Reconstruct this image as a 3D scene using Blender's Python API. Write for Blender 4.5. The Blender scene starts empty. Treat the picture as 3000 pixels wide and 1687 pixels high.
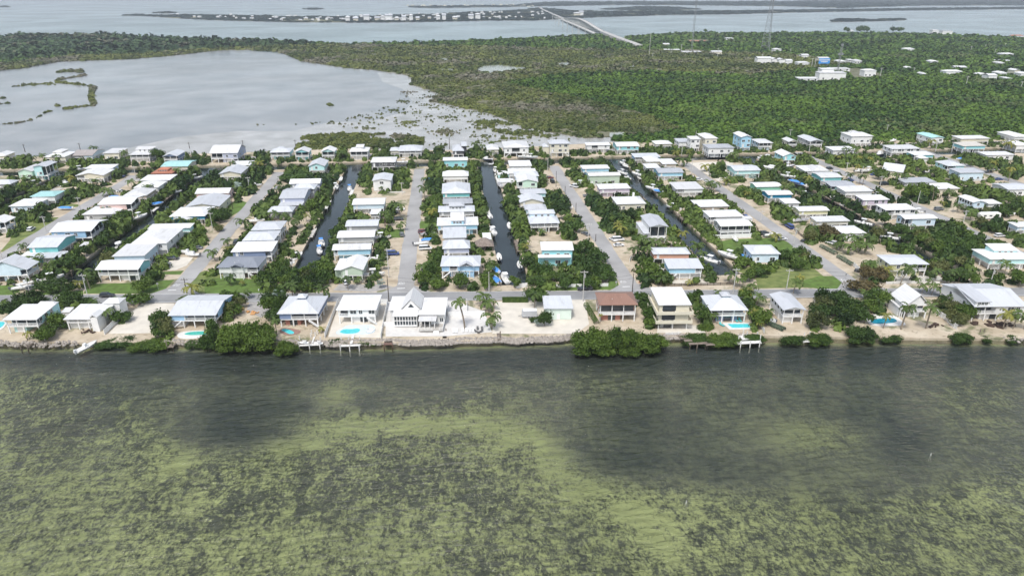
import bpy, math, random
import numpy as np
from mathutils import Vector, geometry
R = math.radians
rnd = random.Random(7)
scn = bpy.context.scene
col = scn.collection

# ---------------------------------------------------------------- camera, sky, sun
FPX, PCX, PCY = 2000.0, 1500.0, 843.5          # measured from the 3000 px wide photograph
PITCH, YAW, CAMH = R(23.65), R(5.44), 100.0
cam = bpy.data.cameras.new('camera'); cam.sensor_width = 36; cam.lens = 24
cam.clip_start = 1; cam.clip_end = 80000
co = bpy.data.objects.new('camera', cam); col.objects.link(co)
co.location = (0, 0, CAMH); co.rotation_euler = (math.pi/2 - PITCH, 0, -YAW)
scn.camera = co
W = bpy.data.worlds.new('World'); scn.world = W; W.use_nodes = True
SUN_EL, SUN_AZ = R(58), R(205)                 # azimuth clockwise from +Y
nt = W.node_tree; nt.nodes.clear()
sky = nt.nodes.new('ShaderNodeTexSky'); sky.sky_type = 'NISHITA'; sky.sun_disc = False
sky.sun_elevation = SUN_EL; sky.sun_rotation = SUN_AZ; sky.dust_density = 2.5; sky.air_density = 1.2
hs = nt.nodes.new('ShaderNodeHueSaturation'); hs.inputs['Saturation'].default_value = .68
bg = nt.nodes.new('ShaderNodeBackground'); bg.inputs['Strength'].default_value = .15
wo = nt.nodes.new('ShaderNodeOutputWorld')
nt.links.new(sky.outputs[0], hs.inputs['Color']); nt.links.new(hs.outputs[0], bg.inputs[0]); nt.links.new(bg.outputs[0], wo.inputs[0])
sl = bpy.data.lights.new('sun', 'SUN'); sl.energy = 2.3; sl.angle = R(11); sl.color = (1, .97, .92)
so = bpy.data.objects.new('sun', sl); col.objects.link(so)
sd = Vector((math.sin(SUN_AZ)*math.cos(SUN_EL), math.cos(SUN_AZ)*math.cos(SUN_EL), math.sin(SUN_EL)))
so.rotation_euler = sd.to_track_quat('Z', 'Y').to_euler(); so.location = sd*300
scn.view_settings.view_transform = 'Standard'; scn.view_settings.look = 'None'
scn.view_settings.gamma = 1; scn.view_settings.use_curve_mapping = False
scn.view_settings.exposure = 0.38
cy = scn.cycles; cy.max_bounces = 6; cy.transparent_max_bounces = 8; cy.volume_bounces = 0
cy.use_adaptive_sampling = True; cy.caustics_reflective = False; cy.caustics_refractive = False

# ---------------------------------------------------------------- from a photo pixel to the place it shows
cp, sp, cyw, syw = math.cos(PITCH), math.sin(PITCH), math.cos(YAW), math.sin(YAW)
def U(px, py, z=0.8):
    u, v = (px-PCX)/FPX, (py-PCY)/FPX
    down = sp + v*cp
    if down < .004: down = .004
    t = (CAMH - z)/down
    fwd = (cp - v*sp)*t; lat = u*t
    return Vector((lat*cyw + fwd*syw, -lat*syw + fwd*cyw, z))
def proj(p):
    lat = p[0]*cyw - p[1]*syw; fwd = p[0]*syw + p[1]*cyw; dn = CAMH - p[2]
    d = fwd*cp + dn*sp; v = (dn*cp - fwd*sp)/d
    return (PCX + FPX*lat/d, PCY + FPX*v, d)
TILE = dict(A=(0,400), B=(0,710), C=(600,400), D=(600,710), E=(1200,400), F=(1200,710), G=(1800,400), H=(1800,710),
            I=(2400,400), J=(2400,710), N=(1800,340), O=(2400,340), K=(0,0), L=(1000,0), M=(2000,0))
def TP(t, x, y):
    s = 2.576 if t in 'KLM' else 4.262
    return (TILE[t][0] + x/s, TILE[t][1] + y/s)
def UT(t, x, y, z=0.8): return U(*TP(t, x, y), z)

# ---------------------------------------------------------------- materials
MATS = {}
def rgb(c): return (c[0], c[1], c[2], 1)
def nodes(m):
    m.use_nodes = True; n = m.node_tree.nodes; n.clear(); return n, m.node_tree.links
def ramp(n, l, src, stops):
    r = n.new('ShaderNodeValToRGB'); e = r.color_ramp.elements
    while len(e) > 1: e.remove(e[0])
    e[0].position = stops[0][0]; e[0].color = rgb(stops[0][1])
    for p, c in stops[1:]:
        k = e.new(p); k.color = rgb(c)
    l.new(src, r.inputs[0]); return r.outputs[0]
def noise(n, l, scale, detail=3, vec=None, rough=.55, dist=0):
    t = n.new('ShaderNodeTexNoise'); t.inputs['Scale'].default_value = scale; t.inputs['Detail'].default_value = detail
    t.inputs['Roughness'].default_value = rough; t.inputs['Distortion'].default_value = dist
    if vec is not None: l.new(vec, t.inputs['Vector'])
    return t.outputs[0]
def pos(n): return n.new('ShaderNodeNewGeometry').outputs['Position']
def math_(n, l, op, a, b=0.0, c=None):
    m = n.new('ShaderNodeMath'); m.operation = op
    for i, v in enumerate((a, b) if c is None else (a, b, c)):
        if isinstance(v, (int, float)): m.inputs[i].default_value = v
        else: l.new(v, m.inputs[i])
    return m.outputs[0]
def mixc(n, l, f, a, b):
    m = n.new('ShaderNodeMix'); m.data_type = 'RGBA'
    for i, v in ((0, f), (6, a), (7, b)):
        if isinstance(v, (int, float)): m.inputs[i].default_value = v
        elif isinstance(v, tuple): m.inputs[i].default_value = rgb(v)
        else: l.new(v, m.inputs[i])
    return m.outputs[2]
def pmat(name, c, rough=.75, var=.12, scale=.6, bump=0, spec=.3, metal=0, c2=None):
    if name in MATS: return MATS[name]
    m = bpy.data.materials.new(name); n, l = nodes(m); P = pos(n)
    lo = tuple(x*(1-var) for x in c); hi = tuple(min(1, x*(1+var)) for x in c)
    f = noise(n, l, scale, 5, P)
    cc = ramp(n, l, f, [(.3, c2 or lo), (.7, hi)])
    b = n.new('ShaderNodeBsdfPrincipled'); b.inputs['Roughness'].default_value = rough
    b.inputs['Specular IOR Level'].default_value = spec; b.inputs['Metallic'].default_value = metal
    l.new(cc, b.inputs['Base Color'])
    if bump:
        bp = n.new('ShaderNodeBump'); bp.inputs['Strength'].default_value = bump; bp.inputs['Distance'].default_value = .1
        l.new(noise(n, l, scale*6, 3, P), bp.inputs['Height']); l.new(bp.outputs[0], b.inputs['Normal'])
    o = n.new('ShaderNodeOutputMaterial'); l.new(b.outputs[0], o.inputs[0]); MATS[name] = m; return m
def roofmat(name, c):
    """standing-seam sheet metal: fine ribs down the slope and weathering streaks"""
    if name in MATS: return MATS[name]
    m = bpy.data.materials.new(name); n, l = nodes(m)
    tc = n.new('ShaderNodeTexCoord'); P = pos(n)
    w = n.new('ShaderNodeTexWave'); w.wave_type = 'BANDS'; w.bands_direction = 'X'; w.inputs['Scale'].default_value = .55
    w.inputs['Distortion'].default_value = 0; l.new(tc.outputs['Object'], w.inputs['Vector'])
    mp = n.new('ShaderNodeMapping'); mp.inputs['Scale'].default_value = (1.6, .35, .6); l.new(P, mp.inputs[0]); f = noise(n, l, .5, 7, mp.outputs[0], .68)
    cc = ramp(n, l, f, [(.28, tuple(x*k for x, k in zip(c, (.74,.73,.70)))), (.45, tuple(x*.93 for x in c)), (.7, c)])
    r2 = ramp(n, l, w.outputs[0], [(0, (.86,)*3), (.12, (1, 1, 1)), (1, (1, 1, 1))])
    mx = n.new('ShaderNodeMix'); mx.data_type = 'RGBA'; mx.blend_type = 'MULTIPLY'; mx.inputs[0].default_value = .7
    l.new(cc, mx.inputs[6]); l.new(r2, mx.inputs[7])
    oi = n.new('ShaderNodeObjectInfo'); tone = ramp(n, l, oi.outputs['Random'], [(0, (.80,.80,.81)), (.45, (.94,.94,.94)), (1, (1, 1, 1))])
    m2 = n.new('ShaderNodeMix'); m2.data_type = 'RGBA'; m2.blend_type = 'MULTIPLY'; m2.inputs[0].default_value = 1; l.new(mx.outputs[2], m2.inputs[6]); l.new(tone, m2.inputs[7])
    b = n.new('ShaderNodeBsdfPrincipled'); b.inputs['Roughness'].default_value = .5
    b.inputs['Specular IOR Level'].default_value = .4; l.new(m2.outputs[2], b.inputs['Base Color'])
    o = n.new('ShaderNodeOutputMaterial'); l.new(b.outputs[0], o.inputs[0]); MATS[name] = m; return m
def leafmat(name, c1, c2, dead=None, big=.02):
    """foliage: hue differs from plant to plant, over the ground and from leaf to leaf"""
    if name in MATS: return MATS[name]
    m = bpy.data.materials.new(name); n, l = nodes(m); P = pos(n)
    oi = n.new('ShaderNodeObjectInfo')
    f1 = noise(n, l, 1.1, 2, P); f2 = noise(n, l, big, 4, P)
    t = math_(n, l, 'ADD', math_(n, l, 'MULTIPLY', f1, .75), math_(n, l, 'MULTIPLY', oi.outputs['Random'], .35))
    t = math_(n, l, 'ADD', t, math_(n, l, 'MULTIPLY', f2, .7))
    cc = ramp(n, l, t, [(.55, c1), (1.25 if False else .98, c2)])
    if dead:
        g = math_(n, l, 'ADD', noise(n, l, big*1.6, 5, P), math_(n, l, 'MULTIPLY', oi.outputs['Random'], .16))
        gm = ramp(n, l, g, [(.56, (0, 0, 0)), (.72, (1, 1, 1))])
        cc = mixc(n, l, gm, cc, dead)
    b = n.new('ShaderNodeBsdfPrincipled'); b.inputs['Roughness'].default_value = .55
    b.inputs['Specular IOR Level'].default_value = .25; l.new(cc, b.inputs['Base Color'])
    tr = n.new('ShaderNodeBsdfTranslucent'); l.new(cc, tr.inputs[0])
    mx = n.new('ShaderNodeMixShader'); mx.inputs[0].default_value = .2; l.new(b.outputs[0], mx.inputs[1]); l.new(tr.outputs[0], mx.inputs[2])
    o = n.new('ShaderNodeOutputMaterial'); l.new(mx.outputs[0], o.inputs[0]); MATS[name] = m; return m
def watermat(name, tint, wave=1.0, rough=.06, refl=1.0, gcol=(1, 1, 1), lo=.86, gs=.012):
    """clear sheet: reflects the sky by Fresnel, lets the bed show through with a tint"""
    m = bpy.data.materials.new(name); n, l = nodes(m); P = pos(n)
    mp = n.new('ShaderNodeMapping'); mp.inputs['Scale'].default_value = (.55, 1.5, 1); mp.inputs['Rotation'].default_value = (0, 0, R(-16)); l.new(P, mp.inputs[0])
    h = math_(n, l, 'ADD', noise(n, l, .42, 4, mp.outputs[0], .6, .3), math_(n, l, 'MULTIPLY', noise(n, l, .05, 2, P), 1.5))
    bp = n.new('ShaderNodeBump'); bp.inputs['Strength'].default_value = 1; bp.inputs['Distance'].default_value = .95*wave if wave > .5 else .55*wave
    l.new(h, bp.inputs['Height'])
    fr = n.new('ShaderNodeFresnel'); fr.inputs['IOR'].default_value = 1.33; l.new(bp.outputs[0], fr.inputs['Normal'])
    gust = ramp(n, l, noise(n, l, gs, 5, P, .6, .5), [(.35, tuple(lo*q for q in gcol)), (.65, gcol)])
    g = n.new('ShaderNodeBsdfGlossy'); g.inputs['Roughness'].default_value = rough; l.new(bp.outputs[0], g.inputs['Normal'])
    l.new(gust, g.inputs['Color'])
    t = n.new('ShaderNodeBsdfTransparent'); t.inputs[0].default_value = rgb(tint)
    mx = n.new('ShaderNodeMixShader'); l.new(math_(n, l, 'MULTIPLY', fr.outputs[0], refl), mx.inputs[0])
    l.new(t.outputs[0], mx.inputs[1]); l.new(g.outputs[0], mx.inputs[2])
    o = n.new('ShaderNodeOutputMaterial'); l.new(mx.outputs[0], o.inputs[0]); return m

# ---------------------------------------------------------------- mesh helpers
def tag(o, label=None, cat=None, group=None, kind=None):
    if label: o['label'] = label
    if cat: o['category'] = cat
    if group: o['group'] = group
    if kind: o['kind'] = kind
    return o
def link(name, me, parent=None, loc=(0, 0, 0), rot=0, sc=None):
    o = bpy.data.objects.new(name, me); col.objects.link(o)
    o.location = loc; o.rotation_euler = (0, 0, rot)
    if sc: o.scale = sc
    if parent is not None: o.parent = parent
    return o
class MB:
    def __init__(s): s.v = []; s.f = []
    def add(s, vs, fs):
        k = len(s.v); s.v += [tuple(v) for v in vs]; s.f += [tuple(i+k for i in f) for f in fs]; return s
    def box(s, x0, x1, y0, y1, z0, z1):
        return s.add([(x0,y0,z0),(x1,y0,z0),(x1,y1,z0),(x0,y1,z0),(x0,y0,z1),(x1,y0,z1),(x1,y1,z1),(x0,y1,z1)],
                     [(0,3,2,1),(4,5,6,7),(0,1,5,4),(1,2,6,5),(2,3,7,6),(3,0,4,7)])
    def bar(s, a, b, r, n=5, r2=None):
        a, b = Vector(a), Vector(b); d = (b-a).normalized(); r2 = r if r2 is None else r2
        u = d.orthogonal().normalized(); w = d.cross(u)
        ring = lambda c, q: [c + (u*math.cos(2*math.pi*i/n) + w*math.sin(2*math.pi*i/n))*q for i in range(n)]
        vs = ring(a, r) + ring(b, r2)
        return s.add(vs, [(i, (i+1) % n, n+(i+1) % n, n+i) for i in range(n)] + [tuple(range(n))[::-1], tuple(range(n, 2*n))])
    def mesh(s, name, mat=None, smooth=False):
        me = bpy.data.meshes.new(name); me.from_pydata(s.v, [], s.f)
        if mat: me.materials.append(mat)
        if smooth: me.polygons.foreach_set('use_smooth', [True]*len(me.polygons))
        me.update(); return me
    def obj(s, name, mat, parent=None, loc=(0,0,0), rot=0, smooth=False):
        return link(name, s.mesh(name, mat, smooth), parent, loc, rot)
def sheet(name, pts, z, mat, skirt=0, kind='structure', label=None, cat=None, parent=None):
    """flat polygon (world points) at height z, with sides down by skirt"""
    P = [Vector((p[0], p[1], z)) for p in pts]
    tri = geometry.tessellate_polygon([P]); vs = [tuple(p) for p in P]; fs = []
    for t in tri:
        a, b, c = [P[i] for i in t]
        fs.append(tuple(t) if (b-a).cross(c-a).z > 0 else (t[0], t[2], t[1]))
    if skirt:
        n = len(P); vs += [(p.x, p.y, z-skirt) for p in P]
        fs += [(i, (i+1) % n, n+(i+1) % n, n+i) for i in range(n)]
    me = bpy.data.meshes.new(name); me.from_pydata(vs, [], fs); me.materials.append(mat); me.update()
    return tag(link(name, me, parent), label, cat, None, kind)
def inpoly(x, y, poly):
    c = False; j = len(poly)-1
    for i in range(len(poly)):
        xi, yi = poly[i][0], poly[i][1]; xj, yj = poly[j][0], poly[j][1]
        if (yi > y) != (yj > y) and x < (xj-xi)*(y-yi)/(yj-yi)+xi: c = not c
        j = i
    return c
def np_inpoly(X, Y, poly):
    c = np.zeros(X.shape, bool); j = len(poly)-1
    for i in range(len(poly)):
        xi, yi = poly[i][0], poly[i][1]; xj, yj = poly[j][0], poly[j][1]
        if yi != yj: c ^= ((yi > Y) != (yj > Y)) & (X < (xj-xi)*(Y-yi)/(yj-yi)+xi)
        j = i
    return c

# ---------------------------------------------------------------- sea bed, sea, land
COAST = [(-620,241),(-420,222),(-138.5,198.7),(-14,187.5),(38,185.2),(96,181),(176,172),(260,166),(620,140)]
def lin(pts, x):
    for (a, b), (c, d) in zip(pts, pts[1:]):
        if x <= c: return b + (d-b)*(x-a)/(c-a)
    return pts[-1][1]
coast = lambda x: lin(COAST, x)
road_n = lambda x: 222.3 - .0763*(x-22)            # north edge of the coast road
ROADS = [-262, -180.5, -98.8, -17, 64.4, 146.4, 231.5, 316]
CANALS = [-222, -140.5, -56, 23.2, 104.3, 190.5, 278]
CW = 5.1
cend = lambda c: road_n(c) + {23.2: 6, -56: 17, -140.5: 11}.get(c, 14)
XY0, XY1 = 414.5, 430.0                             # the cross canal behind the blocks

def np_mesh(name, V, F, mat, tint=None, smooth=False):
    me = bpy.data.meshes.new(name); nf, k = F.shape
    me.vertices.add(len(V)); me.vertices.foreach_set('co', V.astype(np.float32).ravel())
    me.loops.add(nf*k); me.loops.foreach_set('vertex_index', F.astype(np.int32).ravel())
    me.polygons.add(nf); me.polygons.foreach_set('loop_start', np.arange(0, nf*k, k, dtype=np.int32))
    me.polygons.foreach_set('loop_total', np.full(nf, k, dtype=np.int32))
    if smooth: me.polygons.foreach_set('use_smooth', np.ones(nf, bool))
    me.materials.append(mat); me.update(calc_edges=True)
    if tint is not None:
        a = me.attributes.new('tint', 'FLOAT', 'POINT'); a.data.foreach_set('value', tint.astype(np.float32))
    return me

def fbm(X, Y, s, seed):
    g = np.random.RandomState(seed); out = np.zeros_like(X)
    for o in range(5):
        a = g.rand()*6.28; f = s*2**o*(.8+.5*g.rand()); b = a + 1.3
        out += np.sin((X*math.cos(a)+Y*math.sin(a))*f+g.rand()*9)*np.cos((X*math.cos(b)+Y*math.sin(b))*f*1.13+g.rand()*9)/1.5**o
    return out
W2 = lambda pts, z=.35: [tuple(U(*p, z)[:2]) for p in pts]
def bedmat():
    m = bpy.data.materials.new('sea_bed'); n, l = nodes(m); P = pos(n)
    at = n.new('ShaderNodeAttribute'); at.attribute_name = 'tint'
    mp = n.new('ShaderNodeMapping'); mp.inputs['Scale'].default_value = (1.0, .72, 1); mp.inputs['Rotation'].default_value = (0, 0, R(14)); l.new(P, mp.inputs[0])
    f1 = noise(n, l, .36, 8, mp.outputs[0], .76, .4); f2 = noise(n, l, 1.7, 4, mp.outputs[0], .7, .2)
    f = math_(n, l, 'ADD', math_(n, l, 'MULTIPLY', f1, .55), math_(n, l, 'MULTIPLY', f2, .45))
    d = math_(n, l, 'ADD', f, math_(n, l, 'MULTIPLY', math_(n, l, 'SUBTRACT', at.outputs['Fac'], .5), .25))
    g = ramp(n, l, d, [(.43, (0, 0, 0)), (.545, (1, 1, 1))])
    sand = ramp(n, l, noise(n, l, .03, 4, P), [(.3, (.37, .405, .21)), (.7, (.52, .56, .29))])
    gr = ramp(n, l, noise(n, l, .4, 5, P), [(.3, (.068, .074, .066)), (.75, (.14, .15, .12))])
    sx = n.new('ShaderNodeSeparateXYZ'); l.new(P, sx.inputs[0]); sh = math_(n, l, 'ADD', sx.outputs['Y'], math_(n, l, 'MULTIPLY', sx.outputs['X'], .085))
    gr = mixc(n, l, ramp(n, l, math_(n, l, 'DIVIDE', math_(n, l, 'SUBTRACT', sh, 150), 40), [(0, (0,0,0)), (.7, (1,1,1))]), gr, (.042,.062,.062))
    c = mixc(n, l, g, sand, gr)
    mk = n.new('ShaderNodeAttribute'); mk.attribute_name = 'painted_murk'                        # dimming of deeper, turbid water painted into the bed colour, with solid meadow
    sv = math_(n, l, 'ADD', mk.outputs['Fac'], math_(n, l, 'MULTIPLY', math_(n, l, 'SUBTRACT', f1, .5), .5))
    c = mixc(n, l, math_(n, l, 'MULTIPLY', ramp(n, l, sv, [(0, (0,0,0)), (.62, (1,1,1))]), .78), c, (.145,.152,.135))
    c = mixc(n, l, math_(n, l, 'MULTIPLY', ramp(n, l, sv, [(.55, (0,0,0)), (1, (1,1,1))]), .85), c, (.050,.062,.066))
    b = n.new('ShaderNodeBsdfPrincipled'); b.inputs['Roughness'].default_value = 1; b.inputs['Specular IOR Level'].default_value = 0
    l.new(c, b.inputs['Base Color'])
    o = n.new('ShaderNodeOutputMaterial'); l.new(b.outputs[0], o.inputs[0]); return m
def build_bed():
    """near sea bed: sea-grass density follows the meadows seen in the shallows"""
    nx, ny = 340, 150; xs = np.linspace(-420, 480, nx); ys = np.linspace(40, 262, ny)
    X, Y = np.meshgrid(xs, ys); D = np.full(X.shape, .50) + .07*fbm(X, Y, .03, 31)
    pt = lambda x, y: U(x*1.1646, 1000 + y*1.1646, -1.5)
    c0 = np.array([coast(x) for x in xs])[None, :]
    off = c0 - Y
    D += .1*np.exp(-(np.maximum(off-10, 0)/9)**2)                       # deeper band along the shore
    D -= .62*np.exp(-(np.maximum(off, 0)/2.6)**2)
    D -= .04*np.exp(-((off-42)/16)**2)
    blobs = [
             (1120,120,130,50,.24),(200,170,190,90,.18),(1390,290,36,56,-.5),(1470,370,50,30,-.4),(1590,430,50,28,-.5),(1660,505,42,64,-.5),(450,305,36,24,-.5),(830,130,35,30,-.4),(900,215,110,24,-.4),
             (740,260,80,20,-.45),(1150,205,200,26,-.3),(1300,240,90,30,-.3),(120,500,220,80,-.06),(700,520,240,60,-.16),(1050,500,200,80,-.12),(250,110,120,40,.0),(1100,330,140,60,.12),(620,400,60,30,.16),(2250,500,300,60,.0),(1950,230,90,40,-.3),(2100,330,200,20,-.2)]
    for bx, by, rx, ry, v in blobs:
        c = pt(bx, by); ex = (pt(bx+rx, by)-c).length; ey = (pt(bx, by-ry)-c).length
        D += v*np.exp(-(((X-c.x)/ex)**2 + ((Y-c.y)/ey)**2)**1.3)
    V = np.stack([X.ravel(), Y.ravel(), np.full(X.size, -1.5)], 1)
    V[:, 2] += .25*np.sin(X.ravel()*.05)*np.cos(Y.ravel()*.07)
    i = np.arange((ny-1)*(nx-1)); a = (i//(nx-1))*nx + i % (nx-1)
    F = np.stack([a, a+1, a+nx+1, a+nx], 1)
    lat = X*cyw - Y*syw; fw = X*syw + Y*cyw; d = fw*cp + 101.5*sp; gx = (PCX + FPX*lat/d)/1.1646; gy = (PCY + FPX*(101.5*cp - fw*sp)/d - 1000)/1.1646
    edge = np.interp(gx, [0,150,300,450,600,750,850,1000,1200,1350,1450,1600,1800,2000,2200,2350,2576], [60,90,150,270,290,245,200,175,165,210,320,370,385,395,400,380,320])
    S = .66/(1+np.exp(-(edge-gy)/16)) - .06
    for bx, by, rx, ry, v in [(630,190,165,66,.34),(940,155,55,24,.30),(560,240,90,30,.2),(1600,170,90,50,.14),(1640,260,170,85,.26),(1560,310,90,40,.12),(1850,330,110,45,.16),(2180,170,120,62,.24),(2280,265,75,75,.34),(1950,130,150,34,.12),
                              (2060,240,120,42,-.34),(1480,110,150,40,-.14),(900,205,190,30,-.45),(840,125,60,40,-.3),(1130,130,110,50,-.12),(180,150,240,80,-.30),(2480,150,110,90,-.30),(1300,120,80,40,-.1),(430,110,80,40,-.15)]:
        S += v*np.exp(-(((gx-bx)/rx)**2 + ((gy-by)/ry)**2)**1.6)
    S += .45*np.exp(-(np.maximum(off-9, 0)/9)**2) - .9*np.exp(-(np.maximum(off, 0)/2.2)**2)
    me = np_mesh('sea_bed', V, F, bedmat(), D.ravel()); a = me.attributes.new('painted_murk', 'FLOAT', 'POINT'); a.data.foreach_set('value', np.clip(S, 0, 1).ravel().astype(np.float32))
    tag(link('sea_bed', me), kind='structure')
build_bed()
sheet('deep_sea_bed', [(-40000,-3000),(40000,-3000),(40000,60000),(-40000,60000)], -3.2, pmat('bay_bed', (.20,.33,.34), 1, .12, .004, spec=0), kind='structure')
sheet('canal_bed', [(-620,270),(-138,226),(38,206),(176,196),(620,172),(620,480),(-620,480)], -1.1, pmat('canal_bed', (.045,.055,.06), 1, .3, .1, spec=0))
sheet('sea', [(-40000,-3000),(40000,-3000),(40000,130),(620,150),(260,172),(96,190),(-138,208),(-420,230),(-40000,236)], 0, watermat('sea_water', (.80,.82,.75), 1.1, .10))
sheet('canal_water', [(40000,130),(40000,440),(-40000,440),(-40000,236),(-420,230),(-138,208),(96,190),(260,172),(620,150)], 0, watermat('canal_water', (.7,.76,.76), .12, .05))
sheet('bay', [(-40000,440),(40000,440),(40000,60000),(-40000,60000)], 0, watermat('bay_water', (.88,.89,.90), .07, .22, lo=.76, gs=.004))
MUD = pmat('lagoon_mud', (.50,.50,.50), .9, .12, .02, spec=.1, c2=(.30,.32,.34))
LAGOON = [(-900,470),(-500,458),(0,458),(560,455),(740,452),(960,452),(1240,450),(1600,445),(1850,430),(1850,400),(1610,380),(1400,330),(1316,300),(1290,270),(1240,225),(1000,188),(820,158),(652,140),(384,160),(0,195),(-900,260)]
sheet('lagoon_bed', [U(*p, -.35) for p in LAGOON], -.35, MUD)

FLAT = pmat('marl_flat', (.74,.72,.70), .8, .05, .05, spec=.2, c2=(.46,.45,.42))
sheet('marl_flat', W2([(300,452),(420,424),(520,402),(700,384),(860,384),(960,360),(1100,352),(1180,330),(1210,300),(1180,262),(1120,240),(1105,214),(1165,212),(1230,216),(1225,245),(1290,272),(1310,305),(1400,322),(1500,352),(1640,388),(1720,402),(1860,405),(1860,432),(1600,440),(1240,446),(740,450)], -.12), -.12, FLAT)
def sandmat():
    m = bpy.data.materials.new('coral_ground'); n, l = nodes(m); P = pos(n)
    base = ramp(n, l, noise(n, l, .12, 6, P, .62), [(.3, (.36,.295,.21)), (.55, (.50,.43,.33)), (.75, (.60,.53,.425))])
    dirt = ramp(n, l, noise(n, l, .5, 6, P, .7), [(.56, (0,0,0)), (.66, (1,1,1))])
    c = mixc(n, l, math_(n, l, 'MULTIPLY', dirt, .55), base, (.17,.135,.10))
    gm = ramp(n, l, noise(n, l, .06, 6, P, .65, .4), [(.55, (0,0,0)), (.61, (1,1,1))])
    gc = ramp(n, l, noise(n, l, 1.2, 3, P), [(.3, (.055,.085,.028)), (.7, (.13,.15,.06))])
    c = mixc(n, l, math_(n, l, 'MULTIPLY', gm, .75), c, gc)
    b = n.new('ShaderNodeBsdfPrincipled'); b.inputs['Roughness'].default_value = .95; b.inputs['Specular IOR Level'].default_value = .1
    l.new(c, b.inputs['Base Color'])
    o = n.new('ShaderNodeOutputMaterial'); l.new(b.outputs[0], o.inputs[0]); return m
SAND = sandmat(); GZ = .8
def land_outline():
    p = [(x, coast(x)) for x in [-620,-420,-300,-200,-138.5,-80,-14,38,96,140,176,215,260,400,620]]
    p = [(x, y + .5*math.sin(x*.21)+.3*math.sin(x*.57)) for x, y in p]
    p += [(620, XY0)]
    for c in reversed(CANALS):
        e = cend(c)
        p += [(c+CW, XY0), (c+CW, e), (c-CW, e), (c-CW, XY0)]
    p += [(-620, XY0)]
    return p
sheet('ground', land_outline(), GZ, SAND, 2.6)
back = [(-620,XY1),(620,XY1)] + [(620,492),(250,478),(110,473),(60,465),(20,461),(-2,459)] + [(-40,462),(-60,470),(-128,466),(-170,463),(-290,466),(-620,490)]
sheet('back_ground', back, GZ, SAND, 2.2)
def marshmat():
    m = bpy.data.materials.new('marsh_ground'); n, l = nodes(m); P = pos(n)
    c = ramp(n, l, noise(n, l, .02, 7, P, .7), [(.3, (.09,.09,.05)), (.52, (.15,.145,.10)), (.68, (.24,.23,.19))])
    c2 = ramp(n, l, noise(n, l, .15, 5, P, .6), [(.45, (.10,.11,.045)), (.6, (.2,.19,.14))])
    c = mixc(n, l, .5, c, c2)
    b = n.new('ShaderNodeBsdfPrincipled'); b.inputs['Roughness'].default_value = .9; b.inputs['Specular IOR Level'].default_value = .1
    l.new(c, b.inputs['Base Color'])
    o = n.new('ShaderNodeOutputMaterial'); l.new(b.outputs[0], o.inputs[0]); return m
MARSH = marshmat()
MANG = [(1790,400),(1720,404),(1610,386),(1515,365),(1432,330),(1340,312),(1262,296),(1290,276),(1255,262),(1200,247),(1215,228),(1165,214),(1100,205),(1013,198),(885,179),(856,166),(815,151),(738,147),(652,147),(606,151),(500,163),(384,173),(270,177),(175,180),(60,200),(0,206),(-400,238),(-1800,300),
        (-1800,170),(-300,136),(0,121),(70,110),(163,104),(280,104),(384,114),(489,120),(815,126),(1000,132),(1165,130),(1340,125),(1456,120),(1607,114),(1700,108),(1765,103),(1817,116),(1870,110),(2000,101),(2212,101),(2445,100),(2680,103),(2795,106),(3000,115),(3600,120),(6000,160),(6000,425),(3600,425),(3000,412),(2400,418),(2000,425),(1800,415)]
sheet('mangrove_ground', [U(*p, .35) for p in MANG], .35, MARSH, 1)
FAR = dict(
 far_island=[(362,46),(395,43),(560,44),(760,47),(1000,50),(1250,42),(1500,32),(1580,24),(1640,40),(1660,56),(1560,60),(1440,60),(1300,63),(1090,66),(900,66),(780,63),(640,60),(500,53),(440,48)],
 highway_island=[(1588,24),(1610,26),(1680,32),(1780,34),(2100,33),(2450,29),(2700,25),(3000,22),(5200,18),(5200,26),(3000,27),(2600,32),(2380,36),(2140,42),(1960,44),(1760,50),(1690,54),(1640,46)],
 middle_island=[(1760,28),(1870,20),(1960,21),(2060,28),(1990,31),(1860,31)],
 distant_island=[(1200,21),(1500,18),(1600,8),(1900,6),(2300,6),(2700,-2),(3200,-4),(6000,-8),(6000,9),(2700,17),(2460,24),(2300,19),(2040,16),(1800,15),(1580,19),(1500,21),(1250,24)],
 small_island=[(2433,62),(2460,55),(2560,57),(2650,55),(2652,60),(2560,62),(2440,65)],
 hazy_islet=[(450,39),(480,35),(517,38),(490,40)],
 thin_islet=[(888,27),(930,25),(952,27),(920,29)],
 edge_islet=[(-60,22),(20,20),(22,22),(-60,23)])
for k, v in FAR.items():
    sheet(k + '_ground', [U(*p, .5) for p in v], .5, MARSH, 1)
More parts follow.
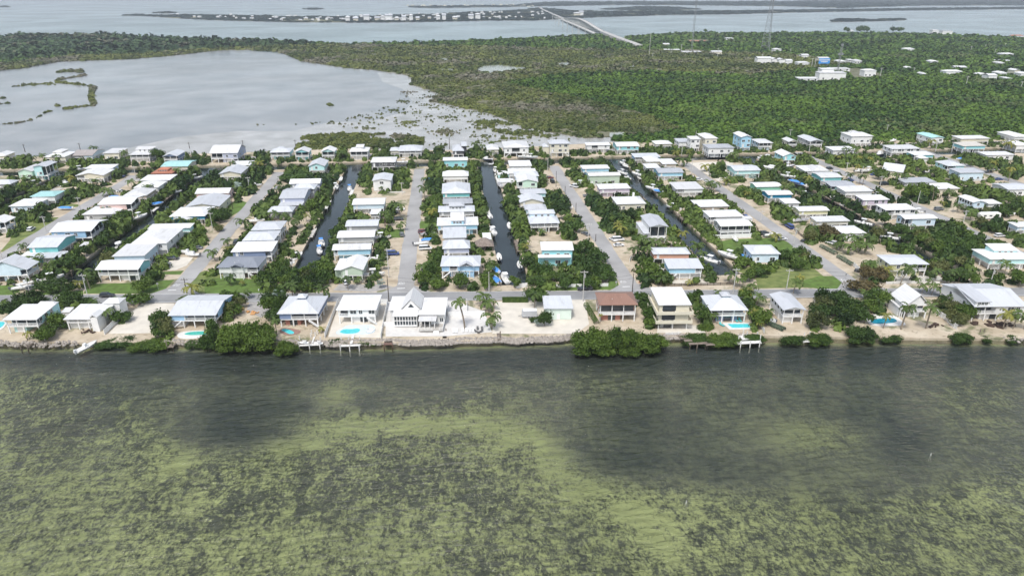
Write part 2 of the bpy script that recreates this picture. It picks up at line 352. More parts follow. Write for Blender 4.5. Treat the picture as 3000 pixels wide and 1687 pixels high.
for i, (t, pts) in enumerate([('L',[(1015,520),(1060,497),(1180,490),(1290,502),(1412,512),(1395,530),(1250,545),(1130,558),(1050,552)]),('N',[(-60,210),(60,200),(150,205),(215,250),(100,268),(-60,262)]),
    ('L',[(745,440),(800,440),(820,462),(760,468)]),('L',[(200,405),(285,405),(270,420),(205,418)]),('L',[(1600,480),(1720,470),(1755,490),(1640,500)]),('L',[(2010,455),(2085,450),(2060,472),(2010,470)]),
    ('L',[(2165,500),(2235,490),(2215,520),(2170,518)]),('L',[(1840,440),(1895,438),(1880,450),(1840,450)]),('L',[(1180,472),(1250,470),(1240,482),(1185,480)]),('L',[(1190,440),(1235,440),(1230,450),(1190,450)]),
    ('L',[(1995,415),(2030,413),(2020,430),(2000,430)]),('L',[(1120,428),(1145,428),(1140,440),(1122,440)]),('L',[(1000,585),(1035,585),(1030,597),(1000,597)]),('L',[(720,520),(860,518),(850,540),(740,545)])]):
    PONDW = MATS.setdefault('pondw', None) or watermat('pond_water', (.85,.88,.86), .25, .12)
    MATS['pondw'] = PONDW
    Q = [UT(t, x, y, .4) for x, y in pts]
    sheet('pond_bed', Q, .40, pmat('pond_marl', (.62,.63,.6), .9, .08, .05, spec=.1))
    sheet('pond', Q, .50, PONDW)

# roads
def roadmat(name, c):
    m = bpy.data.materials.new(name); n, l = nodes(m); P = pos(n)
    a = ramp(n, l, noise(n, l, .07, 5, P, .6), [(.3, tuple(x*.82 for x in c)), (.7, tuple(x*1.15 for x in c))])
    d = ramp(n, l, noise(n, l, .5, 6, P, .75, 1), [(.60, (0,0,0)), (.63, (1,1,1)), (.66, (0,0,0))])
    cc = mixc(n, l, math_(n, l, 'MULTIPLY', d, .35), a, (.12,.12,.12))
    b = n.new('ShaderNodeBsdfPrincipled'); b.inputs['Roughness'].default_value = .85; b.inputs['Specular IOR Level'].default_value = .2
    l.new(cc, b.inputs['Base Color'])
    o = n.new('ShaderNodeOutputMaterial'); l.new(b.outputs[0], o.inputs[0]); return m
ASPH = roadmat('street_asphalt', (.335,.33,.325)); ASPH2 = roadmat('coast_asphalt', (.26,.262,.265)); WHITEP = pmat('road_paint', (.75,.75,.74), .7, .06, 1)
RW = 3.2
def wob(x0, x1, y0, y1, amp=.35):
    """a street's outline with slightly crumbled edges"""
    n = 40; L_ = [(x0+amp*(rnd.random()-.5)*1.6, y0+(y1-y0)*i/n) for i in range(n+1)]
    R_ = [(x1+amp*(rnd.random()-.5)*1.6, y0+(y1-y0)*i/n) for i in range(n+1)]
    return R_ + L_[::-1]
CR0, CR1 = -1.2, 7.4
for i, x in enumerate(ROADS):
    yn = road_n(x)
    pts = wob(x-RW, x+RW, yn+6, 408 if x < 200 else 430)
    nn = len(pts)//2
    pts = pts[:nn] + pts[nn:] + [(x-RW-6, yn-.5), (x+RW+6, yn-.5)]
    sheet('street', pts, GZ+.07, ASPH)
    mb = MB()
    mb.add([(x-2.9,yn+3.2,0),(x-.1,yn+3.2,0),(x-.1,yn+3.7,0),(x-2.9,yn+3.7,0)], [(0,1,2,3)])
    tag(link('stop_line', mb.mesh('stop_line', WHITEP), None, (0,0,GZ+.12)), kind='structure')
    # the word painted on the carriageway, read by drivers coming down the street
    cu = bpy.data.curves.new('stop_marking', 'FONT'); cu.body = 'STOP'; cu.size = 1.0; cu.align_x = 'CENTER'
    cu.materials.append(WHITEP)
    o = link('stop_marking', cu, None, (x-1.55, yn+9.2, GZ+.12), math.pi, (.95, 3.1, 1)); tag(o, kind='structure')
P = [(x, road_n(x)+.12*math.sin(x)) for x in range(620, -641, -20)] + [(x, road_n(x)-7.6) for x in range(-640, 621, 20)]
sheet('coast_road', P, GZ+.10, ASPH2)
for off in (-.25, -6.9):
    sheet('edge_line', [(x, road_n(x)+off) for x in range(620, -641, -20)] + [(x, road_n(x)+off-.16) for x in range(-640, 621, 20)], GZ+.15, WHITEP)
P = [(x, 451) for x in (620, -640)] + [(x, 445.6) for x in (-640, 620)]
sheet('back_street', P, GZ+.05, ASPH)
GRASS = pmat('lawn_grass', (.10,.165,.04), .9, .25, .5, spec=.1, c2=(.085,.12,.035)); DRY = pmat('dry_grass', (.17,.19,.07), .9, .3, .3, spec=.1, c2=(.10,.14,.045))
PALE = pmat('pale_marl', (.60,.56,.49), .9, .1, .3, spec=.1); WHSAND = pmat('white_gravel', (.60,.585,.56), .9, .08, .8, spec=.1)
CONC = pmat('concrete', (.50,.48,.44), .85, .12, .4); GREYG = pmat('grey_gravel', (.36,.345,.33), .9, .2, .8, spec=.1)
for zi, (t, m, pts) in enumerate([('B',GRASS,[(1040,640),(1100,520),(1640,505),(1880,480),(2180,465),(2060,590),(1880,640)]),('B',GRASS,[(400,665),(470,620),(1040,600),(1040,655)]),('B',GRASS,[(-300,670),(-300,540),(250,535),(240,620),(130,665)]),
    ('B',GRASS,[(1890,400),(1960,370),(2300,352),(2250,402)]),('B',DRY,[(2290,590),(2360,440),(2557,350),(2900,440),(3100,630),(2400,635)]),('D',GRASS,[(0,640),(0,460),(330,430),(690,470),(780,600),(760,638)]),
    ('A',DRY,[(0,1440),(120,1300),(200,1060),(480,1010),(740,1010),(560,1130),(300,1290),(30,1440)]),('A',DRY,[(640,880),(760,820),(980,850),(980,880),(700,890)]),
    ('H',GRASS,[(1250,0),(1480,-40),(2050,-60),(2300,70),(2200,150),(1500,180),(1300,90)]),('H',DRY,[(1480,330),(2100,250),(2500,330),(2620,430),(2600,560),(1790,575),(1770,470)]),
    ('C',GRASS,[(280,850),(430,790),(540,830),(430,940),(310,1010)]),('C',GRASS,[(2170,1180),(2480,1150),(2500,1260),(2180,1270)]),('E',GRASS,[(110,1060),(340,1060),(370,1150),(110,1150)]),('E',GRASS,[(2300,1070),(2420,1060),(2540,1180),(2400,1190)]),
    ('F',GRASS,[(1560,560),(2460,520),(2530,380),(2480,300),(2557,350),(2620,560),(2500,590),(1780,605)]),('J',GRASS,[(-200,480),(0,420),(200,420),(360,520),(300,600),(-200,560)]),
    ('B',PALE,[(1350,1140),(1520,960),(1780,755),(2180,760),(2130,930),(1990,1130)]),('F',WHSAND,[(-300,1175),(-300,700),(480,700),(930,860),(1030,1120),(480,1170)]),('F',PALE,[(1030,1140),(1060,860),(1080,740),(2190,700),(2240,1020),(2080,1140)]),
    ('D',PALE,[(1540,1180),(1680,740),(2270,760),(2200,1190)]),('H',PALE,[(530,1130),(540,1040),(920,1030),(1060,1035),(1140,1130)]),('H',PALE,[(600,520),(600,470),(1130,460),(1300,520)]),('J',CONC,[(820,440),(900,400),(1500,420),(1560,470),(1000,500)]),
    ('G',PALE,[(900,330),(1500,310),(1430,440),(1500,500),(1300,560)]),('D',GREYG,[(1600,600),(1680,520),(2250,530),(2360,560),(2100,620)]),('D',GREYG,[(520,850),(560,740),(780,720),(830,850),(700,940)]),('B',PALE,[(1840,300),(1960,190),(2420,180),(2330,290),(2200,345),(1880,360)])]):
    sheet('lawn' if m in (GRASS, DRY) else 'yard', [UT(t, x, y, GZ) for x, y in pts], GZ+.008+.001*zi*1.0, m)

# ---------------------------------------------------------------- mangroves: uncountable, one object per stand
def mangmat(name, c1, c2, dead, dt, c3=None):
    m = bpy.data.materials.new(name); n, l = nodes(m); P = pos(n)
    at = n.new('ShaderNodeAttribute'); at.attribute_name = 'tint'
    t = math_(n, l, 'ADD', math_(n, l, 'MULTIPLY', at.outputs['Fac'], .55), math_(n, l, 'MULTIPLY', noise(n, l, .9, 2, P), .45))
    t = math_(n, l, 'ADD', t, math_(n, l, 'MULTIPLY', math_(n, l, 'SUBTRACT', noise(n, l, .012, 5, P), .5), 1.8))
    c = ramp(n, l, t, [(.2, c1), (.8, c2)])
    g = math_(n, l, 'ADD', noise(n, l, .009, 6, P, .65), math_(n, l, 'MULTIPLY', at.outputs['Fac'], .12))
    c = mixc(n, l, ramp(n, l, g, [(dt, (0,0,0)), (dt+.1, (1,1,1))]), c, dead)
    b = n.new('ShaderNodeBsdfPrincipled'); b.inputs['Roughness'].default_value = .6; b.inputs['Specular IOR Level'].default_value = .2
    l.new(c, b.inputs['Base Color'])
    o = n.new('ShaderNodeOutputMaterial'); l.new(b.outputs[0], o.inputs[0]); return m
rs = np.random.RandomState(5)
def clump_template(n=34, leaf=.34):
    """unit crown: a low dome with tilted leaf clusters standing off it"""
    V, F = [], []
    seg, rings = 7, 3
    for j in range(rings):
        a = j*.62; r = math.cos(a)*.7; z = math.sin(a)*.68
        for i in range(seg):
            q = 2*math.pi*i/seg + j*.4; k = 1 + .18*(rs.rand()-.5); V.append((r*k*math.cos(q), r*k*math.sin(q), z))
    V.append((0, 0, .72)); top = len(V)-1
    for j in range(rings-1):
        for i in range(seg):
            a, b = j*seg+i, j*seg+(i+1) % seg; F.append((a, b, b+seg, a+seg))
    for i in range(seg):
        a, b = (rings-1)*seg+i, (rings-1)*seg+(i+1) % seg; F.append((a, b, top, top))
    F = [f if f[2] != f[3] else (f[0], f[1], f[2], f[0]) for f in F]
    F = [f for f in F if len(set(f)) == 4] + []
    for k in range(n):
        u, w = rs.rand()*2*math.pi, rs.rand()**.8
        el = w*math.pi/2; d = np.array([math.cos(u)*math.cos(el), math.sin(u)*math.cos(el), math.sin(el)])
        c = d*np.array([.93, .93, .86])*(1+.5*(rs.rand()-.6))
        nn = d + .9*(rs.rand(3)-.5); nn /= np.linalg.norm(nn)
        t = np.cross(nn, rs.rand(3)-.5); t /= np.linalg.norm(t); s = np.cross(nn, t); e = leaf*(.6+.8*rs.rand())
        i0 = len(V)
        for a, b in ((-1,-.7),(1,-.6),(.8,.8),(-.7,1)): V.append(tuple(c + t*a*e + s*b*e*.8))
        F.append((i0, i0+1, i0+2, i0+3))
    return np.array(V), np.array(F)
def scatter(name, pts, mat, n=34, leaf=.34, kind='stuff', label=None, cat=None, flat=.8, wet=0):
    """pts: rows of x, y, z, radius"""
    T = [clump_template(n, leaf) for _ in range(5)]
    Vs, Fs, Ts = [], [], []; off = 0; pick = rs.randint(0, 5, len(pts))
    for k in range(5):
        p = pts[pick == k]
        if not len(p): continue
        V, F = T[k]; m = len(p); a = rs.rand(m)*6.283; c, s = np.cos(a)[:, None], np.sin(a)[:, None]
        r = p[:, 3:4]; sx = r*(.8+.4*rs.rand(m, 1)); sy = r*(.8+.4*rs.rand(m, 1)); sz = r*flat*(.7+.8*rs.rand(m, 1))
        x, y = V[None, :, 0]*sx, V[None, :, 1]*sy
        Q = np.stack([x*c-y*s+p[:, 0:1], x*s+y*c+p[:, 1:2], V[None, :, 2]*sz+p[:, 2:3]], 2).reshape(-1, 3)
        FF = (F[None]+(np.arange(m)*len(V))[:, None, None]).reshape(-1, 4)+off
        Vs.append(Q); Fs.append(FF); Ts.append(np.repeat(rs.rand(m), len(V))); off += len(Q)
    me = np_mesh(name, np.concatenate(Vs), np.concatenate(Fs), mat, np.concatenate(Ts))
    return tag(link(name, me), label, cat, None, kind)
def fill(poly, y0, y1, sp, r, z=.3, holes=(), keep=None):
    xs = [p[0] for p in poly if y0-200 < p[1] < y1+200] or [p[0] for p in poly]
    x0, x1 = max(min(p[0] for p in poly), -1.05*y1-40), min(max(p[0] for p in poly), 1.25*y1+40)
    X, Y = np.meshgrid(np.arange(x0, x1, sp), np.arange(y0, y1, sp))
    X = X + (rs.rand(*X.shape)-.5)*sp*1.3; Y = Y + (rs.rand(*Y.shape)-.5)*sp*1.3
    ok = np_inpoly(X, Y, poly)
    for h in holes: ok &= ~np_inpoly(X, Y, h)
    if keep is not None: ok &= keep(X, Y)
    X, Y = X[ok], Y[ok]
    return np.stack([X, Y, np.full(X.shape, z), r*(.65+.7*rs.rand(*X.shape))], 1)
mang = W2(MANG)
ponds = [[tuple(v.co[:2]) for v in o.data.vertices] for o in col.objects if o.name.split('.')[0] == 'pond']
BUILD_HOLES = [[tuple(UT('M', x, y, .35)[:2]) for x, y in q] for q in [
    [(480,500),(560,440),(840,455),(840,500),(600,500)],[(860,610),(1030,560),(1060,555),(1240,570),(1240,612),(940,625)],[(1100,515),(1330,515),(1480,545),(1540,585),(1300,600),(1240,560),(1120,545)],[(0,420),(0,372),(120,375),(310,405),(300,425)],
    [(0,325),(0,300),(200,298),(220,330)],[(640,400),(640,380),(750,378),(750,400)],[(840,505),(870,470),(1250,460),(1370,465),(1370,490),(1000,512)],[(1670,392),(1670,375),(1760,375),(1760,392)],[(1960,395),(2130,395),(2130,388),(1960,385)]]]
HWH = W2([(1755,92),(1775,88),(1800,101),(1840,117),(1885,136),(1870,146),(1835,134),(1795,120),(1765,108)])
far_bank = W2([(1250,-40),(1265,224),(1300,216),(1340,206),(1500,200),(1640,205),(1760,190),(1900,205),(2100,218),(2300,222),(2400,260),(2600,235),(2700,200),(2500,170),(2300,150)])
dens = lambda th, sc, sd: (lambda X, Y: fbm(X, Y, sc, sd) > th)
# lagoon-side scrub (left of the line) is thinner and greyer than the closed canopy to the right of it
LINE = W2([(1262,296),(1340,312),(1432,330),(1515,365),(1610,386),(1720,404),(1790,400),(1900,395),(2000,380),(1880,330),(1700,290),(1560,262),(1480,245),(1640,222),(1900,212),(2200,225),(2500,190),(2300,160),(1900,150),(1500,140),(1000,133),(600,130),(300,150),(0,190),(-1500,230),(-1500,330),(0,209),(175,183),(384,176),(606,153),(652,149),(815,153),(885,181),(1013,200),(1165,216),(1200,249),(1290,276)])
green = lambda X, Y: ~np_inpoly(X, Y, LINE)
scrub = lambda X, Y: np_inpoly(X, Y, LINE) & (fbm(X, Y, .035, 3) > -1.0)
G1 = mangmat('mangrove_leaf', (.018,.050,.006), (.088,.152,.018), (.10,.125,.045), .64)
G2 = mangmat('scrub_leaf', (.048,.070,.016), (.145,.165,.042), (.17,.16,.115), .585)
G3 = mangmat('far_leaf', (.008,.020,.018), (.024,.042,.030), (.04,.05,.045), .75)
A = [fill(mang, a, b, sp_, r_, holes=ponds+BUILD_HOLES+[HWH], keep=green) for a, b, sp_, r_ in [(440,620,2.6,2.5),(620,850,3.3,3.1),(850,1250,4.6,4.2),(1250,1700,7,6)]]
scatter('mangrove_forest', np.concatenate(A), G1, 22, .36, flat=.62, label='wide closed green mangrove canopy behind the houses', cat='mangrove forest')
A = [fill(mang, a, b, sp_, r_, z=.2, holes=ponds, keep=scrub) for a, b, sp_, r_ in [(440,620,2.9,2.1),(620,850,3.8,2.8),(850,1250,5.2,3.9),(1250,1700,7.5,5)]]
scatter('marsh_scrub', np.concatenate(A), G2, 20, .38, label='olive and grey mangrove scrub round the lagoon', cat='marsh scrub', flat=.62)
# dark wood on the left-hand spit
spit = W2([(0,120),(163,103),(300,108),(489,122),(700,128),(900,134),(700,141),(560,150),(400,160),(200,166),(60,178),(0,180),(-1500,220),(-1500,180)])
scatter('spit_wood', fill(spit, 900, 1700, 8, 8.5, .5), mangmat('spit_leaf', (.018,.042,.016), (.055,.095,.032), (.12,.115,.075), .62), 20, .36, label='dark green wood on the spit beyond the lagoon, left', cat='wood')
A = []
for k, v in FAR.items():
    w = W2(v, .5); ys = [p[1] for p in w]; a, b = min(ys), min(max(ys), 30000)
    sp_ = max(9, (a+b)/2/260) if k != 'distant_island' else 42
    A.append(fill(w, a, b, sp_, sp_*.9, .4, keep=dens(-.7 if k != 'far_island' else -.35, .01, 4)))
A = [a for a in A if len(a)]
fp = np.concatenate(A); fp[:, 3] = np.minimum(fp[:, 3], 30)
scatter('far_island_woods', fp, G3, 14, .42, label='dark low woods on the distant islands', cat='island woods', flat=.2)
# shrubs and dead stems in the lagoon shallows
def along(t, pts, n, wpx, r):
    out = []
    for _ in range(n):
        i = rs.randint(len(pts)-1); f = rs.rand(); a, b = pts[i], pts[i+1]
        p = UT(t, a[0]+(b[0]-a[0])*f+(rs.rand()-.5)*wpx, a[1]+(b[1]-a[1])*f+(rs.rand()-.5)*wpx*.35, 0)
        out.append((p.x, p.y, -.1, r*(.5+rs.rand())))
    return np.array(out)
S = [along('K', [(430,545),(520,540),(620,545)], 40, 26, 2.6), along('K', [(650,570),(560,585),(440,605),(430,625),(500,630),(640,645)], 110, 10, 2.0), along('K', [(680,650),(710,670),(690,700),(690,750),(710,800)], 130, 34, 1.8),
     along('K', [(180,640),(250,640),(300,635),(400,630)], 50, 26, 1.5), along('K', [(560,812),(690,798)], 30, 16, 1.3), along('K', [(480,824),(540,820)], 14, 6, 1.8), along('K', [(0,940),(80,935),(160,925),(260,900),(300,880),(340,850),(390,840)], 40, 8, 1.2),
     along('K', [(0,745),(60,740)], 12, 12, 1.3), along('K', [(0,785),(75,780)], 12, 8, 1.3), along('K', [(90,655),(200,650),(420,640)], 26, 8, 1.1), along('K', [(420,800),(450,800)], 6, 6, 2.), along('K', [(2470,780),(2500,800)], 12, 20, 1.8),along('K', [(2130,398),(2190,400)], 20, 12, 4)]
X, Y = np.meshgrid(np.arange(-170, 110, 2.1), np.arange(440, 760, 2.1)); X = X+(rs.rand(*X.shape)-.5)*2; Y = Y+(rs.rand(*Y.shape)-.5)*2
shal = W2([(300,447),(420,420),(500,395),(760,362),(1000,372),(1180,395),(1240,425),(1300,438),(1560,436),(1640,415),(1790,405),(1700,402),(1600,380),(1480,356),(1400,318),(1300,300),(1265,290),(1290,276),(1240,262),(1200,247),(1215,228),(1165,214),(1100,205),(1130,235),(1180,255),(1160,300),(1080,330),(1000,350),(900,360),(700,370),(500,385)], 0)
nz = fbm(X, Y, .09, 9); ok = np_inpoly(X, Y, shal) & ((nz > .95) | ((nz > .2) & (rs.rand(*X.shape) < .10)) | (rs.rand(*X.shape) < .03))
S.append(np.stack([X[ok], Y[ok], np.full(ok.sum(), -.1), .45+.9*rs.rand(ok.sum())], 1))
shore = W2([(860,442),(880,408),(905,398),(960,394),(1000,392),(1100,392),(1180,396),(1240,405),(1245,425),(1200,438),(1000,440)], 0)
S.append(fill(shore, 440, 640, 2.3, 1.7, -.1, keep=dens(-.75, .06, 12)))
patch = W2([(1390,355),(1450,352),(1560,380),(1640,398),(1600,405),(1500,396),(1400,380),(1380,365)], 0)
S.append(fill(patch, 440, 640, 2.4, 1.6, -.1, keep=dens(.1, .12, 21)))
patch = W2([(1240,388),(1300,380),(1380,395),(1560,404),(1560,412),(1300,400)], 0)
S.append(fill(patch, 440, 640, 2.4, 1.3, -.1, keep=dens(.3, .12, 22)))
scatter('lagoon_scrub', np.concatenate(S), G2, 16, .4, label='scattered olive scrub standing in the shallow lagoon', cat='lagoon scrub', flat=.75)

# ---------------------------------------------------------------- house builder
WALLC = dict(palemint=(.62,.72,.65), white=(.74,.74,.73), cream=(.66,.62,.50), blue=(.36,.56,.76), sky=(.36,.60,.74), aqua=(.50,.76,.76), cyan=(.30,.62,.66), teal=(.20,.52,.52), mint=(.55,.72,.60),
             lavender=(.46,.49,.60), slate=(.22,.28,.42), gray=(.40,.41,.41), dark=(.10,.10,.11), pink=(.70,.52,.48), brick=(.42,.20,.16), sage=(.46,.55,.44), salmon=(.68,.38,.27), yellow=(.68,.66,.42),
             deep=(.03,.22,.36), tan=(.48,.42,.35), lilac=(.60,.52,.60), green=(.28,.58,.42), paleblue=(.60,.72,.80))
WALLN = dict(palemint='pale green', white='white', cream='cream', blue='light blue', sky='sky blue', aqua='pale aqua', cyan='cyan', teal='teal', mint='pale mint', lavender='lavender grey', slate='slate blue', gray='grey', dark='dark', pink='pale pink',
             brick='brick red', sage='sage green', salmon='salmon', yellow='pale yellow', deep='deep blue', tan='tan', lilac='pale lilac', green='green', paleblue='pale blue')
ROOFC = dict(white=(.74,.74,.735), silver=(.60,.62,.65), gray=(.42,.44,.47), slate=(.24,.26,.30), brown=(.31,.18,.135), terra=(.50,.20,.12), aqua=(.42,.70,.68), taupe=(.38,.34,.32), cream=(.62,.58,.52))
ROOFN = dict(white='white', silver='silver', gray='grey', slate='slate grey', brown='brown', terra='terracotta', aqua='turquoise', taupe='taupe', cream='cream')
def WM(k): return pmat('wall_'+k, WALLC[k], .7, .06, .5, spec=.2)
def RM(k): return roofmat('roof_'+k, ROOFC[k])
TRIM = pmat('white_trim', (.76,.76,.75), .6, .04, .8); DARKG = pmat('dark_screen', (.018,.02,.022), .35, .2, .8, spec=.5)
GLASS = pmat('window_glass', (.035,.045,.055), .12, .2, .5, spec=.8); DECKM = pmat('deck_boards', (.42,.40,.37), .8, .15, .8)
WOOD = pmat('weathered_wood', (.20,.165,.135), .85, .25, 1.2); DARKW = pmat('dark_wood', (.055,.04,.03), .85, .3, 1.2)
def window_mesh(w, h):
    mb = MB(); t = .13
    mb.box(-w/2-t, w/2+t, -.06, .04, -t, 0).box(-w/2-t, w/2+t, -.06, .04, h, h+t).box(-w/2-t, -w/2, -.06, .04, 0, h).box(w/2, w/2+t, -.06, .04, 0, h).box(-.04, .04, -.05, .03, 0, h)
    return mb.mesh('window', TRIM), MB().box(-w/2, w/2, -.035, .035, 0, h).mesh('pane', GLASS)
WIN = {k: window_mesh(*k) for k in ((1.1, 1.3), (1.9, 1.3), (.9, 1.0))}
def add_window(root, x, y, z, rot=0, k=(1.1, 1.3)):
    f, p = WIN[k]; o = link('window', f, root, (x, y, z), rot); link('pane', p, o)
def roof_mb(mb, ty, w, d, r, x0=0, y0=0, z0=0, th=.2):
    a, b = w/2, d/2
    E = [(-a,-b),(a,-b),(a,b),(-a,b)]
    if ty == 'f':
        top = [(-a,-b,0),(a,-b,0),(a,b,r),(-a,b,r)]; V = top + [(x, y, z-th) for x, y, z in top]
        F = [(0,1,2,3),(7,6,5,4),(0,4,5,1),(1,5,6,2),(2,6,7,3),(3,7,4,0)]
    elif ty in 'xy':
        if ty == 'x': rp = [(-a,0,r),(a,0,r)]; F = [(0,1,5,4),(2,3,4,5)]; F2 = [(6,7,11,10),(8,9,10,11)]
        else: rp = [(0,-b,r),(0,b,r)]; F = [(1,2,5,4),(3,0,4,5)]; F2 = None
        top = [(x, y, 0) for x, y in E] + rp; V = top + [(x, y, z-th) for x, y, z in top]
        if ty == 'x': Fo = F + [(7,6,10,11),(9,8,11,10),(0,6,7,1),(2,8,9,3),(1,7,11,5),(5,11,8,2),(3,9,10,4),(4,10,6,0)]
        else: Fo = F + [(8,7,10,11),(6,9,11,10),(1,7,8,2),(3,9,6,0),(0,6,10,4),(4,10,7,1),(2,8,11,5),(5,11,9,3)]
        F = Fo
    else:
        if ty == 'p': k = .12*min(w, d); rx, ry = k, k
        elif w >= d: rx, ry = max(.3, (w-d)/2+.2*d), .02
        else: rx, ry = .02, max(.3, (d-w)/2+.2*w)
        top = [(x, y, 0) for x, y in E] + [(-rx,-ry,r),(rx,-ry,r),(rx,ry,r),(-rx,ry,r)]
        V = top + [(x, y, -th) for x, y in E]
        F = [(0,1,5,4),(1,2,6,5),(2,3,7,6),(3,0,4,7),(4,5,6,7),(0,8,9,1),(1,9,10,2),(2,10,11,3),(3,11,8,0),(11,10,9,8)]
    mb.add([(x+x0, y+y0, z+z0+th) for x, y, z in V], F); return mb
def rail_mb(mb, p, q, z, h=.95, step=.42):
    p, q = Vector((p[0], p[1], z)), Vector((q[0], q[1], z)); L = (q-p).length
    if L < .3: return mb
    d = (q-p)/L; n = Vector((-d.y, d.x, 0))*.035; up = Vector((0, 0, 1))
    def slab(a, b, z0, z1):
        mb.add([a-n+up*z0, b-n+up*z0, b+n+up*z0, a+n+up*z0, a-n+up*z1, b-n+up*z1, b+n+up*z1, a+n+up*z1], [(0,3,2,1),(4,5,6,7),(0,1,5,4),(1,2,6,5),(2,3,7,6),(3,0,4,7)])
    slab(p, q, h-.12, h); slab(p, q, .08, .18)
    k = max(1, int(L/step))
    for i in range(k+1):
        c = p + d*(L*i/k); slab(c-d*.05, c+d*.05, .18, h-.12)
    return mb
HOUSES = []
def house(t, xl, yf, xr, yb, ty, wall, roof, h=5.6, r=None, rot=None, pf=None, ps=0, n=3, m=2, st=1, g=(.12,.88), note=None, stair=0, cup=0, up=None, wing=(), D=None, chim=0, solar=0, sh=None, row=None, bands=0, gm=None, backy=None):
    ctr = UT(t, (xl+xr)/2, yf, h)
    if rot is None: rot = R(-4.4) if ctr.y < 246 else R(-1)
    if r is None: r = dict(x=1.5, y=1.5, h=1.5, p=2.4, f=.25)[ty]
    a, b = UT(t, xl, yf, h), UT(t, xr, yf, h); w = abs(b.x-a.x)
    if D is None:
        D = (UT(t, xl, -yb, h).y - a.y + UT(t, xr, -yb, h).y - b.y)/2 if yb < 0 else 2*(UT(t, (xl+xr)/2, yb, h+r).y-ctr.y)
        D = min(max(D*(.93 if row == 'block' else 1), 5.0), 19)
        if w < 7.5: D = min(D, 11)
    name = note or 'house'
    cx, cyy = (a.x+b.x)/2, (a.y+b.y)/2 + D/2
    root = bpy.data.objects.new('house', None); col.objects.link(root); root.empty_display_size = 1
    root.location = (cx, cyy, GZ); root.rotation_euler = (0, 0, rot)
    h -= GZ; dist = ctr.length; far = dist > 560
    A, B = w/2-.55, D/2-.55; z0 = 2.55 if st else 0.; side = 1 if cx < 0 else -1
    pd = 2.3; y1 = -B + (pd if pf else 0); wm = WM(wall); zt = h-.02
    # walls, with the porch recess left open at the front and on the canal side
    mb = MB(); xa, xb = -A, A
    if ps: xa, xb = (-A, A-2.4) if side > 0 else (-A+2.4, A)
    mb.box(xa, xb, y1, B, z0+.12, zt)
    if pf:
        f0, f1 = pf
        if f0 > .02: mb.box(xa, -A+2*A*f0, -B, y1, z0+.12, zt)
        if f1 < .98: mb.box(-A+2*A*f1, xb, -B, y1, z0+.12, zt)
    if ty == 'x': mb.add([(xa,-B+.2,zt),(xa,B-.2,zt),(xa,0,zt+r*.92),(xb,-B+.2,zt),(xb,B-.2,zt),(xb,0,zt+r*.92)], [(0,1,2)[::-1],(3,4,5)])
    if ty == 'y': mb.add([(-A+.2,-B,zt),(A-.2,-B,zt),(0,-B,zt+r*.92),(-A+.2,B,zt),(A-.2,B,zt),(0,B,zt+r*.92)], [(0,1,2),(3,4,5)[::-1]])
    if ty == 'f': mb.box(xa, xb, B-.3, B-.02, zt, zt+r)
    mb.obj('wall', wm, root)
    if st:
        MB().box(-A, A, -B, B, z0-.18, z0+.12).obj('floor', TRIM, root)
        if g:
            MB().box(-A+2*A*g[0], -A+2*A*g[1], -B+1.2, B-.3, 0, z0-.18).obj('lower_wall', WM(gm) if gm else WM('white') if rnd.random() < .5 else wm, root)
            if not far and g[1]-g[0] > .25:
                xx = -A+2*A*(g[0]+.55*(g[1]-g[0])); MB().box(xx-1.2, xx+1.2, -B+1.12, -B+1.19, .05, 2.05).obj('garage_door', GLASS if rnd.random() < .35 else TRIM, root)
        k = max(3, int(w/3.6)+1)
        pm = HPOST.get(round(z0, 1)) or HPOST.setdefault(round(z0, 1), MB().box(-.16, .16, -.16, .16, 0, z0-.18).mesh('post', TRIM))
        for i in range(k): link('post', pm, root, (-A+.2+(2*A-.4)*i/(k-1), -B+.2, 0))
        kk = max(2, int(D/4))
        for i in range(1, kk+1): link('post', pm, root, (side*(A-.2), -B+.2+(2*B-.4)*i/kk, 0))
    hp = zt-z0-.12
    if pf:
        x0p, x1p = -A+2*A*pf[0], -A+2*A*pf[1]; k = max(2, int((x1p-x0p)/3)+1)
        pm = MB().box(-.11, .11, -.11, .11, 0, hp).mesh('porch_post', TRIM)
        for i in range(k): link('porch_post', pm, root, (x0p+.12+(x1p-x0p-.24)*i/(k-1), -B+.12, z0+.12))
        MB().box(x0p+.15, x1p-.15, y1-.05, y1-.01, z0+.2, zt-.45).obj('sliding_door', GLASS, root)
        mb = rail_mb(MB(), (x0p, -B+.06), (x1p, -B+.06), z0+.12)
        if ps: rail_mb(mb, (side*(A-.06), -B), (side*(A-.06), B), z0+.12)
        mb.obj('railing', TRIM, root)
    elif ps:
        rail_mb(MB(), (side*(A-.06), -B), (side*(A-.06), B), z0+.12).obj('railing', TRIM, root)
    if ps:
        xs = side*(A-2.4); MB().box(min(xs, xs+side*.05), max(xs, xs+side*.05), -B+.5, B-.5, z0+.2, zt-.5).obj('porch_screen', GLASS, root)
        pm = MB().box(-.11, .11, -.11, .11, 0, hp).mesh('porch_post', TRIM); k = max(3, int(D/3))
        for i in range(k): link('porch_post', pm, root, (side*(A-.12), -B+.12+(2*B-.24)*i/(k-1), z0+.12))
    storeys = [z0+1.0] if zt-z0 < 4.9 else [z0+1.0, z0+3.9]
    if zt-z0 > 8: storeys.append(z0+6.6)
